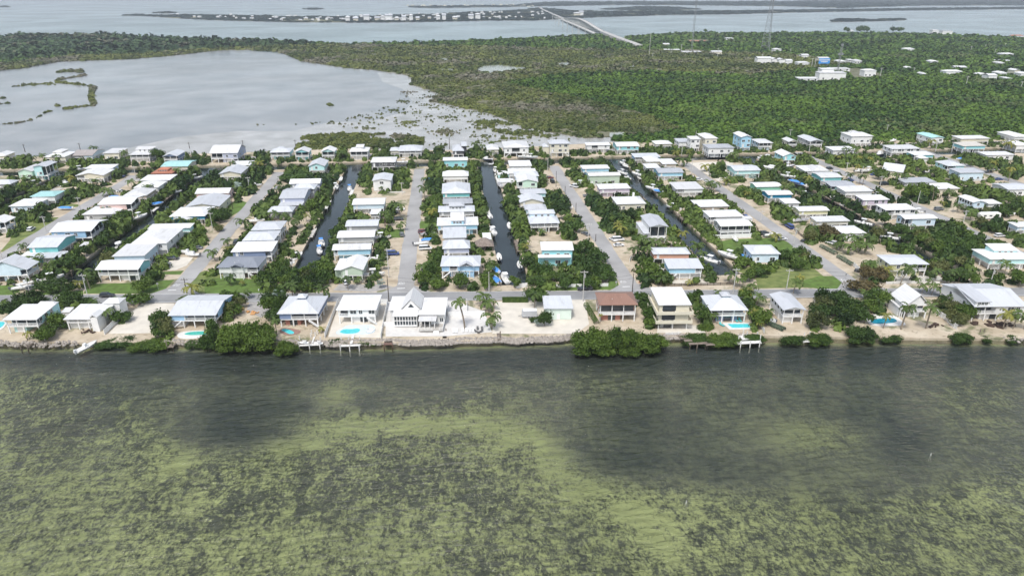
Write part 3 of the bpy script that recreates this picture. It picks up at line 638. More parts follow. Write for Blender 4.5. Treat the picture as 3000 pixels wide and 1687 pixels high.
    for zi, zz in enumerate(storeys):
        if zz+1.4 > zt: continue
        for i in range(n):
            f = (i+.5)/n + (.03 if i % 2 else -.02)
            if pf and pf[0]-.06 < f < pf[1]+.06: continue
            x = -A+2*A*f
            if xa+.9 < x < xb-.9: add_window(root, x, -B-.03, zz, 0, (1.9,1.3) if (i+zi) % 2 and not far else (1.1,1.3))
        if not ps:
            for i in range(m): add_window(root, side*(A+.03), -B+2*B*(i+.7)/(m+.4), zz, R(90), (1.1,1.3))
        if zi and bands is not None: MB().box(-A-.05, A+.05, -B-.05, B+.05, zz-1.15, zz-1.0).obj('storey_band', TRIM, root)
    if not pf and not far and w > 7:
        x = xa+1.6 if n else 0; MB().box(x-.5, x+.5, -B-.07, -B-.01, z0+.14, z0+2.2).obj('door', TRIM, root)
    if stair:
        mb = MB(); s = -1 if stair < 0 else 1; x = s*A*.55
        for i in range(11): mb.box(x+s*i*.28-.02*s if s > 0 else x-i*.28-.3, x+i*.28+.3 if s > 0 else x-i*.28+.02, -B-1.25, -B-.1, z0-.05-i*.23-.12, z0-.05-i*.23)
        mb.obj('stairs', TRIM, root)
    rm = RM(roof); roof_mb(MB(), ty, w, D, r).obj('roof', rm, root, (0, 0, h-.02))
    if cup:
        MB().box(-1.1, 1.1, -1.1, 1.1, h+r*.8, h+r+.7).obj('cupola', WM(wall), root); roof_mb(MB(), 'p', 3.2, 3.2, .7).obj('cupola_roof', rm, root, (0, 0, h+r+.68))
    if up:
        x0, x1, yy0, yy1, uh, ut = up; x0, x1 = x0*A, x1*A; yy0, yy1 = yy0*B, yy1*B
        o = MB().box(x0, x1, yy0, yy1, h, h+uh).obj('upper_storey', wm, root)
        roof_mb(MB(), ut, x1-x0+.8, yy1-yy0+.8, .8).obj('upper_roof', rm, root, ((x0+x1)/2, (yy0+yy1)/2, h+uh-.02))
        for f in (.25, .5, .75): add_window(root, x0+(x1-x0)*f, yy0-.03, h+uh-1.35 if uh > 1.6 else h+uh-1.1, 0, (.9,1.0))
    for x0, x1, yy0, yy1, wh, wt, wr in wing:
        wb = WM(wall); x0, x1, yy0, yy1 = x0*A, x1*A, yy0*B, yy1*B; op = wt.isupper(); wt = wt.lower()
        if op:
            mb = MB()
            for px_ in (x0+.3, x1-.3): mb.box(px_-.12, px_+.12, yy0+.3, yy0+.54, 0, wh)
            mb.box(x0+.2, x1-.2, max(yy0, yy0)+1.6, yy1, 0, wh*.98).obj('wing_wall', GLASS if rnd.random() < .3 else wb, root)
        else: MB().box(x0+.3, x1-.3, yy0+.3, yy1, 0, wh).obj('wing_wall', wb, root)
        roof_mb(MB(), wt, x1-x0, yy1-yy0, wr).obj('wing_roof', rm, root, ((x0+x1)/2, (yy0+yy1)/2, wh-.02))
    if chim: MB().box(A*.35, A*.35+.9, B*.3, B*.3+.8, h, h+r+1.6).obj('chimney', TRIM, root)
    if solar: MB().box(-A*.55, A*.35, -.1*B, -.09*B+1.7, h+r*.55+.3, h+r*.55+.38).obj('solar_panel', GLASS, root)
    if not far:
        for q in range(2):
            xx, yv = A*rnd.uniform(-.6, .6), -B*rnd.uniform(.25, .6); zz = h + (r*(1-abs(yv)/B) if ty == 'x' else r*.35)
            if ty in 'xh': MB().bar((xx, yv, zz-.2), (xx, yv, zz+.75), .07).obj('vent_pipe', TRIM, root)
    HOUSES.append(dict(o=root, x=cx, y=cyy, w=w, D=D, wall=wall, roof=roof, ty=ty, row=row, note=note, rot=rot)); return root
HPOST = {}
def H_(*a, **k): return house(*a, **k)
# --- waterfront row, left to right
for a in [
 (('B',45,970,475,-800,'f','aqua','white'), dict(h=5.8,r=.5,pf=(0,1),g=(.1,.5),wing=((-.2,1,1,1.6,5.2,'h',.8),),n=2,m=3,note='with a black-screened porch facing the water')),
 (('B',805,965,1250,-800,'f','white','white'), dict(h=4.6,r=.6,pf=(.05,.65),g=(0,1),wing=((.62,1.15,-1.35,-.4,4.9,'y',.9),(.4,1.5,.9,1.9,5,'h',.9)),n=3,note='with a small balcony gable and long white fence')),
 (('B',2120,915,2720,735,'x','blue','silver'), dict(h=5.4,pf=(.3,1),g=(0,.25),gm='white',n=4,stair=-1,note='beside the bare sandy lot')),
 (('D',920,895,1440,700,'p','slate','silver'), dict(h=5.5,pf=(.3,1),g=(.1,.5),gm='brick',cup=1,stair=1,n=4,note='with a roof cupola and kidney pool')),
 (('D',1655,848,2160,-662,'h','white','white'), dict(h=5.8,r=.7,pf=(0,.28),g=(.3,.95),gm='white',n=4,stair=1,note='with a large curved pool deck')),
 (('F',1690,830,2060,-680,'f','palemint','silver'), dict(h=5.0,r=.4,st=0,n=0,note='on the open sandy lot')),
 (('H',-179,785,312,-620,'h','brick','brown'), dict(h=6.9,r=1.7,pf=(0,1),g=(.05,.6),gm='brick',n=0,m=3,note='with two storeys of porches')),
 (('H',1210,852,1695,-660,'p','paleblue','silver'), dict(h=5.4,pf=(0,1),g=(.2,.8),gm='slate',cup=1,note='above a rectangular pool')),
 (('H',2125,850,2420,-640,'y','white','silver'), dict(h=5.8,r=1.0,pf=(0,1),g=(.05,.6),gm='white',n=2,m=4,note='standing end-on to the water')),
 (('J',1090,800,1410,-640,'y','white','white'), dict(h=5.4,r=4.0,pf=(0,1),g=(.3,.8),gm='white',n=2,m=3,wing=((-1.35,-1,-.9,.8,3,'F',.3),),note='with a steep gable and skylights')),
 (('J',1960,805,2640,572,'x','white','silver'), dict(h=6.0,r=2.2,pf=(0,.45),g=(.2,.7),gm='white',n=5,up=(-1,-.45,-1,.3,1.6,'f'),note='with a broad roof and corner balcony')),
]: house(*a[0], row='water', **a[1])
# big cream apartment house with wrap-round balconies
def balcony_block():
    r_ = house('H',570,785,990,-568,'f','cream','white',h=9.4,r=.3,pf=(.1,.55),g=(.1,.55),gm='gray',n=4,m=0,row='water',note='of three storeys with solid wrap-round balconies')
    d = HOUSES[-1]; A, B = d['w']/2-.55, d['D']/2-.55
    for z in (2.5, 5.6):
        mb = MB(); mb.box(-A-1.1, A+1.1, -B-1.3, -B-1.1, z, z+1.1).box(-A-1.1, -A-.95, -B-1.1, B, z, z+1.1).box(A+.95, A+1.1, -B-1.1, B, z, z+1.1).box(-A-.95, A+.95, -B-1.1, -B-.06, z, z+.2).box(-A-.95, -A-.06, -B-.06, B, z, z+.2)
        mb.obj('balcony', WM('cream'), r_)
        MB().box(-A*.8, A*.1, -B-.07, -B-.02, z+.95, z+2.6).obj('sliding_door', GLASS, r_)
balcony_block()
# wide white house: glass sun room, A-frame gable, covered terrace
def glass_house():
    h0 = house('F',-253,850,130,-690,'f','white','white',h=5.6,r=.4,st=0,n=0,m=0,row='water',note='with a glass sun room and pointed gable'); d = HOUSES[-1]
    A, B = d['w']/2-.55, d['D']/2-.55; w2 = A*1.62
    MB().box(-A*.62, A, -B-3.2, -B-.02, 1.0, 4.0).obj('sun_room', GLASS, h0)
    mb = MB(); x0, x1 = -A*.62-.06, A+.06
    for i in range(9):
        x = x0+(x1-x0)*i/8; mb.box(x-.09, x+.09, -B-3.3, -B-3.14, .4, 4.1)
    for z in (.7, 2.4, 3.9): mb.box(x0, x1, -B-3.32, -B-3.12, z, z+.22)
    for i in range(4):
        y = -B-3.2+3.1*i/3; mb.box(x0-.08, x0+.08, y-.08, y+.08, .4, 4.1).box(x1-.08, x1+.08, y-.08, y+.08, .4, 4.1)
    mb.box(x0, x1, -B-3.2, -B, .3, .95).obj('sun_room_frame', TRIM, h0)
    roof_mb(MB(), 'f', x1-x0+.8, 3.9, .6).obj('sun_room_roof', RM('white'), h0, ((x0+x1)/2, -B-1.6, 4.1))
    roof_mb(MB(), 'y', 6.4, 2*B+1, 3.4).obj('gable_roof', RM('white'), h0, (A*.55, .3, 5.0))
    MB().add([(A*.55-2.9,-B+.05,4.8),(A*.55+2.9,-B+.05,4.8),(A*.55,-B+.05,8.2)], [(0,1,2)]).obj('gable_wall', WM('white'), h0); MB().add([(A*.55-1,-B+.0,5.6),(A*.55+1,-B+.0,5.6),(A*.55,-B+.0,6.9)], [(0,1,2)]).obj('gable_window', GLASS, h0)
    b = UT('F', 300, 915, 4.6); bx, by = b.x-d['x'], b.y-d['y']; W3 = (UT('F',470,915,4.6)-UT('F',130,915,4.6)).x; DD = UT('F',300,715,4.6).y-b.y
    c = bx
    MB().box(c-W3/2+.4, c+W3/2-.4, by+1, by+DD-.6, .6, 4.4).obj('east_wall', WM('white'), h0); roof_mb(MB(), 'f', W3, DD, .35).obj('east_roof', RM('white'), h0, (c, by+DD/2, 4.4))
    MB().box(c-W3/2+.4, c+W3/2-.6, by-3.6, by+.98, .5, .75).obj('terrace', DECKM, h0)
    mb = MB(); [rail_mb(mb, p, q, .75) for p, q in (((c-W3/2+.4, by-3.6), (c+.6, by-3.6)), ((c+2.6, by-3.6), (c+W3/2-.6, by-3.6)), ((c+W3/2-.6, by-3.6), (c+W3/2-.6, by+1)))]
    mb.obj('railing', TRIM, h0)
    mb = MB(); [mb.box(c-W3/2+.6+i*(W3-4)/3, c-W3/2+.8+i*(W3-4)/3, by-2.2, by-2.0, .75, 3.4) for i in range(4)]; mb.obj('terrace_posts', TRIM, h0)
    roof_mb(MB(), 'f', W3-3, 3.6, .5).obj('terrace_roof', RM('white'), h0, (c-1.2, by-.8, 3.4))
    mb = MB(); [mb.box(c+.7, c+2.5, by-3.6-i*.3-.3, by-3.6-i*.3, 0, .6-i*.18) for i in range(3)]; mb.obj('steps', TRIM, h0)
    MB().box(c-W3/2+1, c-.5, by+.9, by+.97, .8, 2.8).obj('terrace_door', GLASS, h0)
    for x in (c+1, c+3): add_window(h0, x, by+.97, 1.6, 0, (1.1,1.3))
glass_house()
# --- the blocks
BL = [
 # first coast-road corner and the left-hand block
 (('B',-210,355,330,-250,'y','paleblue','silver'), dict(h=5.6,r=3.4,n=2,m=2,ps=1,g=(0,.5))),
 (('A',345,1388,715,1262,'x','teal','silver'), dict(h=5.6,n=3,ps=0,m=3,solar=1,g=(.1,.7),wing=((-.6,1.3,-1.9,-1.1,2.4,'F',.2),))), (('A',625,1190,1135,1072,'x','blue','white'), dict(h=6.4,n=4,ps=1,g=(0,.5),gm='blue')),
 (('B',1200,345,1740,232,'x','cyan','white'), dict(h=5.6,pf=(0,1),g=(.5,1),gm='white',n=3)), (('B',1405,175,1805,-20,'f','paleblue','white'), dict(h=5.8,n=3,m=4,st=0)), (('A',1640,1340,2085,-1130,'h','white','white'), dict(h=6.2,n=3,m=2,st=1)),
 (('A',1850,1150,2370,-1095,'f','aqua','white'), dict(h=5.2,n=2)), (('A',2120,1000,2560,890,'h','deep','white'), dict(h=5,r=1.8,n=3,wing=((-.8,.3,-1.5,-.9,3.2,'Y',1.2),))), (('A',2320,880,2740,-725,'y','cream','silver'), dict(h=4.6,n=3,st=0)),
 (('C',-120,715,300,645,'x','pink','white'), dict(h=4.2,st=0)), (('C',175,470,455,-380,'y','cream','silver'), dict(h=5,n=2)),
 (('A',1060,402,1400,-355,'f','paleblue','white'), dict(h=5,n=2)), (('A',945,492,1290,-415,'y','cream','white'), dict(h=5.2,n=4,m=4,pf=(0,.3))), (('A',1885,465,2150,-405,'h','brick','terra'), dict(h=5.2,r=.9,st=0,n=0,up=(-.5,.5,-.5,.6,1.5,'h'))),
 (('A',1750,550,2120,-482,'f','gray','white'), dict(h=4.6,st=0)), (('A',1670,642,1975,-560,'h','white','white'), dict(h=5,n=2)), (('A',1540,742,1830,-652,'h','tan','white'), dict(h=5,n=2)),
 (('A',1225,850,1640,-742,'x','pink','white'), dict(h=6.4,r=1,ps=1,n=2,g=(0,.4))), (('A',1030,975,1440,-865,'h','gray','white'), dict(h=3.9,r=.8,st=0,n=2)),
 (('A',210,442,400,-375,'y','mint','white'), dict(h=5,st=0,n=2,m=1)), (('A',400,382,575,-318,'y','aqua','silver'), dict(h=8.6,r=.8,ps=1,n=1,m=2,g=(0,.6))), (('A',380,752,680,-680,'h','white','aqua'), dict(h=5.6,r=1,ps=0,n=2,m=3)),
 (('A',115,872,430,-775,'h','paleblue','white'), dict(h=4,r=1,st=0,n=2)), (('A',-200,1085,60,-1012,'y','paleblue','white'), dict(h=6,ps=1,n=2)), (('A',-150,602,125,-550,'h','gray','silver'), dict(h=4,st=0,n=0)),
 # second street, right side to the canal
 (('C',1055,592,1440,-537,'x','lavender','white'), dict(h=5.4,n=4)), (('C',1100,662,1370,-598,'h','white','silver'), dict(h=5.2,n=1,pf=(.5,1))), (('C',930,775,1250,655,'x','lavender','silver'), dict(h=5.4,n=2,wing=((-1,1,-1.6,-1,2.4,'F',.2),))),
 (('C',780,945,1095,870,'h','gray','silver'), dict(h=4,st=0,r=1.6,n=2)), (('C',580,1170,950,-1055,'h','paleblue','silver'), dict(h=6,r=1.2,ps=1,n=2,g=(.2,.8))), (('C',470,1302,870,-1178,'h','lavender','silver'), dict(h=6,r=1.2,ps=1,n=3)),
 (('C',330,1440,840,-1322,'f','slate','white'), dict(h=5.8,r=.5,ps=1,n=2)), (('D',160,318,680,-172,'h','white','slate'), dict(h=5.4,r=1.6,pf=(.72,1),g=(.05,.2),n=4,stair=1,wing=((-.35,.3,-1.25,-.9,5.0,'Y',1.0),))),
 # third street, left side
 (('C',2070,325,2385,-255,'h','dark','white'), dict(h=6.2,r=1.2,n=4,g=(.3,.5))), (('C',2090,556,2332,-468,'y','white','silver'), dict(h=6.4,r=1,st=0,n=1,m=2)), (('C',1840,852,2245,-768,'x','paleblue','white'), dict(h=5.6,r=1,n=3)),
 (('C',2060,972,2190,-915,'f','gray','white'), dict(h=4.6,n=1)), (('C',1755,1122,2165,-1035,'x','gray','silver'), dict(h=5.4,r=.8,n=3)), (('C',1650,1262,2120,-1168,'x','gray','white'), dict(h=5.4,r=.9,n=4)),
 (('D',1590,97,2075,-12,'x','sky','white'), dict(h=5.6,r=1,n=3,ps=0,pf=(0,.12))), (('D',1705,350,1995,-190,'y','sage','white'), dict(h=5.6,r=1.6,n=2,m=2,g=(.0,.9),gm='sage',wing=((-1.75,-1,-1,.8,4.7,'F',.6),))),
 # third street, right side
 (('E',415,302,730,-264,'f','cyan','white'), dict(h=5.2,n=3,st=0,g=None)), (('E',410,497,742,425,'h','white','white'), dict(h=5.2,r=1.9,n=2)), (('E',405,712,767,560,'h','teal','silver'), dict(h=5.4,r=2.2,n=3)),
 (('E',415,842,792,-770,'h','gray','gray'), dict(h=5.2,r=1,n=2)), (('E',357,942,820,-862,'h','gray','silver'), dict(h=5.2,r=1,n=4,up=(-.4,.42,-.5,.9,2.0,'h'))), (('E',342,1112,865,-1012,'f','sky','white'), dict(h=5.4,r=.3,n=4,m=2,up=(-.32,.3,-.95,.95,2.0,'f'))),
 (('E',415,1268,716,-1128,'f','white','silver'), dict(h=5,r=.2,n=3,st=0)), (('E',412,1402,762,1290,'h','lavender','silver'), dict(h=5.4,r=2,n=3,stair=-1)), (('F',395,300,900,-158,'h','blue','silver'), dict(h=5.5,r=1.6,n=5,pf=(.2,.42),g=(.2,.5),gm='blue',stair=-1,wing=((-.1,.75,-1.25,-.8,4.6,'Y',1.6),))),
 # fourth street, left side
 (('E',1248,372,1532,-302,'f','white','white'), dict(h=5.2,n=3)), (('E',1238,462,1592,-405,'f','white','white'), dict(h=5,n=3)), (('E',1310,500,1622,-435,'h','paleblue','silver'), dict(h=5.4,n=2)), (('E',1345,572,1612,-490,'y','mint','white'), dict(h=6.4,r=1.4,n=2,pf=(0,.25),g=(.2,1))),
 (('E',1390,716,1716,-650,'h','aqua','silver'), dict(h=5.2,r=1.2,n=3)), (('E',1375,826,1687,-735,'y','cream','silver'), dict(h=5.2,r=1.8,n=2)), (('E',1440,915,1722,-848,'h','paleblue','silver'), dict(h=5.4,n=2)), (('E',1500,1088,1882,-985,'h','paleblue','silver'), dict(h=5.2,r=1.3,pf=(0,1),g=(.3,.6),n=0,up=(-.95,.85,.4,1.5,2.2,'h'))),
 (('F',1650,102,2062,-15,'f','cyan','white'), dict(h=7.4,r=.9,st=0,n=3,wing=((-1.3,.92,-1.5,-.95,4.0,'F',.6),))),
 # fourth street, right side
 (('E',2155,405,2507,-360,'f','sky','white'), dict(h=5.2,n=2,ps=0)), (('E',2235,492,2645,-448,'x','sage','white'), dict(h=6,r=.6,n=2,st=0)), (('G',-190,655,212,-593,'f','lilac','white'), dict(h=5.4,n=3)), (('G',28,845,407,752,'h','cream','white'), dict(h=4.4,r=1.7,st=0,n=2,chim=1)),
 (('G',440,1132,685,-975,'y','white','silver'), dict(h=8.4,r=1,pf=(0,1),g=(.2,.8),m=4,n=0,wing=((-1.75,-1,-1,.9,4.6,'F',.5),))), (('H',490,150,967,-58,'h','salmon','silver'), dict(h=5.4,r=.9,n=3,m=2,g=(.3,.9))), (('H',680,330,1130,-215,'f','sky','silver'), dict(h=5.4,r=.7,n=2,m=2,pf=(.8,1),g=(.25,1),gm='white',stair=-1)),
 # fifth street, left side
 (('N',250,517,585,-467,'f','blue','silver'), dict(h=5.2,pf=(0,.6),n=3)), (('N',400,572,602,-508,'h','cream','white'), dict(h=5,n=1)), (('N',600,602,792,-535,'f','tan','white'), dict(h=5,n=3)), (('N',400,652,582,-598,'f','white','white'), dict(h=4.8,pf=(0,1),n=0)),
 (('N',545,711,877,-645,'x','sky','gray'), dict(h=5.4,r=1,n=2,m=2)), (('N',770,916,1127,-822,'f','white','white'), dict(h=5.2,n=2,pf=(0,.3))), (('N',1035,1135,1447,-1045,'f','tan','white'), dict(h=3.6,r=.2,st=0,n=0)), (('N',1185,1261,1630,-1168,'h','white','white'), dict(h=5.4,r=.9,n=3,pf=(0,.2))),
 (('N',1320,1376,1740,-1282,'x','gray','white'), dict(h=6.2,r=.7,pf=(0,1),n=3,g=(.1,1),gm='gray')), (('H',1720,150,2095,-22,'h','paleblue','silver'), dict(h=4.6,r=1.6,n=2,st=0)),
 # fifth street, right side
 (('N',1500,685,1842,-607,'x','aqua','silver'), dict(h=5.4,r=.9,n=3,m=2)), (('N',1765,886,2112,-822,'x','green','white'), dict(h=5.2,r=.6,st=0,n=3)), (('N',1915,986,2242,-922,'x','deep','white'), dict(h=5.2,r=.7,n=2)), (('N',2130,1093,2332,-1032,'f','white','white'), dict(h=4,st=0,n=1)),
 (('N',2300,1187,2700,-1122,'x','yellow','white'), dict(h=5.2,r=.6,n=2,g=(.1,.9))), (('O',-40,1318,400,-1252,'f','cream','white'), dict(h=4.8,n=3,ps=0)), (('I',290,1212,602,-1105,'h','white','white'), dict(h=4.6,r=.9,st=0,n=2)), (('J',890,279,1395,-142,'h','yellow','silver'), dict(h=6.0,r=.8,pf=(.5,1),g=(0,.9),gm='yellow',n=2)),
 # sixth street, left side
 (('N',2375,690,2700,-615,'f','white','white'), dict(h=4.6,n=2)), (('O',-80,690,100,-620,'h','white','white'), dict(h=4.6,st=0,n=0)), (('O',20,770,307,-694,'x','teal','white'), dict(h=5.2,r=.6,n=2)), (('O',140,880,477,-802,'x','aqua','gray'), dict(h=5.2,r=.7,n=3,ps=1)),
 (('O',320,945,692,-873,'f','white','white'), dict(h=5.2,n=4)), (('O',545,1051,892,-987,'f','lilac','white'), dict(h=6,n=3)), (('O',820,1175,1242,-1097,'f','white','white'), dict(h=5.8,n=4,pf=(0,.3))), (('O',1060,1286,1497,-1220,'x','paleblue','white'), dict(h=6.6,r=.6,n=2,pf=(0,.25),g=(0,.5))),
 (('J',2140,214,2720,-66,'h','aqua','white'), dict(h=5.4,r=.8,n=5,m=3,up=(-.5,.6,-.1,.9,1.7,'f'))),
 # sixth street, right side, and beyond
 (('O',170,432,492,-380,'f','white','white'), dict(h=4.4,st=0,n=2)), (('O',900,414,1282,-362,'f','white','white'), dict(h=5.8,n=6)), (('O',1185,491,1452,-445,'f','cyan','white'), dict(h=5,n=2,pf=(0,.4))), (('O',1255,532,1372,-500,'p','white','white'), dict(h=4,r=1,st=0,n=0)),
 (('O',915,705,1090,-650,'y','cream','silver'), dict(h=4.4,r=3.6,st=0,n=2,rot=R(48),m=2,D=11)), (('O',1600,626,1842,-558,'h','aqua','silver'), dict(h=5.8,n=1,pf=(0,.5))), (('O',1750,711,2087,-650,'f','paleblue','silver'), dict(h=5.6,n=3,st=0)), (('O',1060,832,1482,-768,'f','gray','gray'), dict(h=3.6,st=0,n=2)),
 (('O',1480,911,1772,-835,'f','cream','white'), dict(h=3.8,st=0,n=0)), (('O',1920,1082,2100,-965,'y','paleblue','white'), dict(h=6,r=.8,n=1,m=5)), (('O',2110,1098,2292,-1042,'f','white','white'), dict(h=4,st=0,n=0)), (('O',2350,920,2700,-830,'x','white','silver'), dict(h=4.4,r=.8,st=0,n=3)),
 (('O',1400,275,1577,-207,'y','white','aqua'), dict(h=6.6,r=.7,n=2)), (('O',1760,286,2152,-245,'f','cream','white'), dict(h=5.4,n=5)), (('O',1790,377,2105,-327,'f','cyan','cream'), dict(h=5.4,n=2)), (('O',2080,490,2462,-445,'f','white','white'), dict(h=4.2,st=0,n=2)),
 (('O',2440,262,2650,-192,'h','white','white'), dict(h=5,n=1)), (('O',2465,370,2660,-314,'h','white','white'), dict(h=5.6,n=2)), (('I',2470,1130,2700,-1067,'f','paleblue','white'), dict(h=5,n=2)),
]
for a, k in BL: house(*a, row='block', **k)
TOPROW = [
 (('A',-80,246,65,-200,'h','cream','white'), dict(h=5)), (('A',555,258,815,-198,'h','cream','white'), dict(h=5.6,up=(-.6,.3,-.2,.9,1.8,'h'),n=3)), (('A',890,242,1150,170,'x','paleblue','taupe'), dict(h=4.6,r=1.8,n=2,pf=(0,.6))), (('A',1285,212,1485,-155,'f','cream','white'), dict(h=5.2,n=2,st=0)),
 (('A',1610,232,1862,-172,'f','white','white'), dict(h=5.6,pf=(0,1),up=(-.9,1,.2,.9,1.6,'f'))), (('A',2030,252,2212,-190,'y','slate','silver'), dict(h=5.6,pf=(0,1),n=2,m=3)), (('A',2010,378,2345,-305,'x','cream','aqua'), dict(h=5,r=1,n=1)),
 (('C',60,212,412,98,'x','lavender','white'), dict(h=6.8,r=3.2,pf=(0,.45),n=4,stair=1,g=(.4,.8),gm='lavender')), (('C',810,202,1062,-150,'h','aqua','silver'), dict(h=5.6,r=1.4,pf=(0,1),n=1,up=(-.5,.1,.0,.8,1,'h'))), (('C',1115,202,1302,-160,'y','cyan','white'), dict(h=6,r=1.8,pf=(0,1),n=2)),
 (('C',1448,196,1622,-152,'y','aqua','white'), dict(h=6,r=1.8,pf=(0,1),n=2)), (('C',1805,192,2042,-142,'h','white','white'), dict(h=6.2,r=1.4,pf=(0,1),up=(-.35,.45,-.4,.6,1.8,'f'))), (('C',2310,182,2432,-142,'p','cream','silver'), dict(h=4.8,r=1.2,n=1)), (('C',325,366,562,-312,'f','gray','white'), dict(h=3.2,st=0,n=0)),
 (('C',1290,376,1500,-305,'y','aqua','silver'), dict(h=5.8,r=1.8,n=1,m=2)), (('E',-140,184,157,115,'p','gray','silver'), dict(h=5,r=1.8,n=2,pf=(0,1))), (('E',535,184,686,-110,'p','dark','silver'), dict(h=5.6,r=2.2,n=1,g=(0,1),gm='dark',wing=((.6,1.7,-.6,.9,7,'F',.2),))),
 (('E',965,167,1122,-112,'h','cream','white'), dict(h=5,n=1)), (('E',1175,142,1502,62,'h','white','white'), dict(h=6.8,r=1.8,pf=(.3,.65),n=3,stair=-1,g=(.75,1))), (('E',1745,95,2012,-48,'h','cream','silver'), dict(h=9.2,r=1.6,n=3,st=1,stair=1,g=(0,1),gm='cream',wing=((-1.7,-1,-.6,.8,6,'h',1.2),))),
 (('E',2205,112,2517,-82,'f','white','white'), dict(h=6,n=3,pf=(.2,.5))), (('N',28,382,322,-325,'x','cyan','white'), dict(h=5.8,r=1.2,n=3)), (('N',510,352,732,-312,'p','cream','white'), dict(h=4.6,r=1.2,n=2)), (('N',800,327,962,-285,'f','white','silver'), dict(h=6,n=2)),
 (('N',950,292,1087,-272,'f','white','white'), dict(h=9.4,n=2,D=9)), (('N',1130,283,1302,-222,'h','cream','white'), dict(h=10.2,r=1.2,n=2,st=0)), (('N',1170,402,1512,-350,'h','white','gray'), dict(h=7,r=1.2,n=3)), (('N',1583,269,1730,-212,'y','sky','white'), dict(h=10.2,r=1.2,n=2,g=(.3,1),gm='paleblue')),
 (('N',1800,341,1992,-288,'h','paleblue','white'), dict(h=6,r=.8,pf=(0,1),n=0)), (('N',2175,326,2302,-255,'y','cream','white'), dict(h=5.6,r=1.2,pf=(0,1))), (('N',2440,322,2620,-245,'y','gray','silver'), dict(h=5.8,r=1.2,pf=(0,1))), (('N',2105,506,2287,-445,'y','cyan','white'), dict(h=5.8,r=1.8,n=2,m=3,g=(.0,.1))),
 (('O',400,256,692,-200,'h','white','white'), dict(h=8.2,r=1.4,n=3,up=(-.4,.3,-.3,.8,1,'h'))),
]
for a, k in TOPROW: house(*a, row='top', **k)

# --- labels: look first, then where the house stands
ORD = ['', 'first', 'second', 'third', 'fourth', 'fifth', 'sixth', 'seventh', 'eighth', 'ninth', 'tenth', 'eleventh', 'twelfth', 'thirteenth', 'fourteenth', 'fifteenth', 'sixteenth', 'seventeenth', 'eighteenth', 'nineteenth', 'twentieth']
ORD += ['twenty-' + o for o in ORD[1:10]] + ['thirtieth'] + ['thirty-' + o for o in ORD[1:10]]
SNAME = {-262: 'edge', -180.5: 'first', -98.8: 'second', -17: 'third', 64.4: 'fourth', 146.4: 'fifth', 231.5: 'sixth', 316: 'seventh'}
rows = {}
for h_ in HOUSES:
    if h_['row'] == 'block':
        s = min(ROADS, key=lambda q: abs(q-h_['x'])); h_['key'] = (s, 'left' if h_['x'] < s else 'right')
    else: h_['key'] = h_['row']
    rows.setdefault(h_['key'], []).append(h_)
for k, L_ in rows.items():
    L_.sort(key=lambda q: q['y'] if isinstance(k, tuple) else q['x'])
    for i, h_ in enumerate(L_):
        look = f"{ROOFN[h_['roof']]}-roofed {WALLN[h_['wall']]} house"
        if k == 'water': h_['pos'] = f"{ORD[i+1]} waterfront house from the left"; lab = f"{look} {h_['note']}"
        elif k == 'top': h_['pos'] = f"{ORD[i+1]} back-row house from the left"; lab = f"{look}, {ORD[i+1]} from the left along the back canal"
        else: h_['pos'] = f"{ORD[i+1]} house up {SNAME[k[0]]} street's {k[1]} side"; lab = f"{look}, {ORD[i+1]} up the {k[1]} side of the {SNAME[k[0]]} street"
        tag(h_['o'], lab, 'house', dict(water='houses along the waterfront', top='houses on the back row').get(k, 'houses along the canal streets'))
def near_label(x, y, what):
    d = min(HOUSES, key=lambda q: (q['x']-x)**2 + ((q['y']-y)*.9)**2); dx, dy = x-d['x'], y-d['y']
    if abs(dx) > abs(dy)*1.0: rel = 'right of' if dx > 0 else 'left of'
    else: rel = 'behind' if dy > 0 else 'in front of'
    return f"{what} {rel} {d['pos']}"

# ---------------------------------------------------------------- trees
TRUNK = pmat('bark', (.16,.125,.095), .9, .25, 1.5); PTRUNK = pmat('palm_bark', (.22,.185,.145), .9, .2, 1.2)
LEAFS = [leafmat('leaf_deep', (.012,.030,.007), (.060,.110,.020)), leafmat('leaf_bright', (.026,.060,.009), (.098,.155,.024)), leafmat('leaf_olive', (.045,.062,.020), (.125,.14,.045))]
PALML = [leafmat('palm_green', (.030,.060,.014), (.10,.15,.035)), leafmat('palm_yellow', (.08,.10,.018), (.24,.24,.05)), leafmat('palm_blue', (.10,.14,.12), (.26,.32,.28))]
BRONZE = leafmat('leaf_bronze', (.050,.045,.018), (.125,.10,.04))
def leaf_quad(V, F, c, d, e, g, spread=.9):
    nn = d + spread*(g.rand(3)-.5)*2; nn /= np.linalg.norm(nn); t = np.cross(nn, g.rand(3)-.5); t /= np.linalg.norm(t); s = np.cross(nn, t)
    i0 = len(V); k = .7+.6*g.rand()
    for a, b in ((-1,-.5),(.2,-.9),(1,.3),(-.1,.9)): V.append(tuple(c + t*a*e*k + s*b*e))
    F.append((i0, i0+1, i0+2, i0+3))
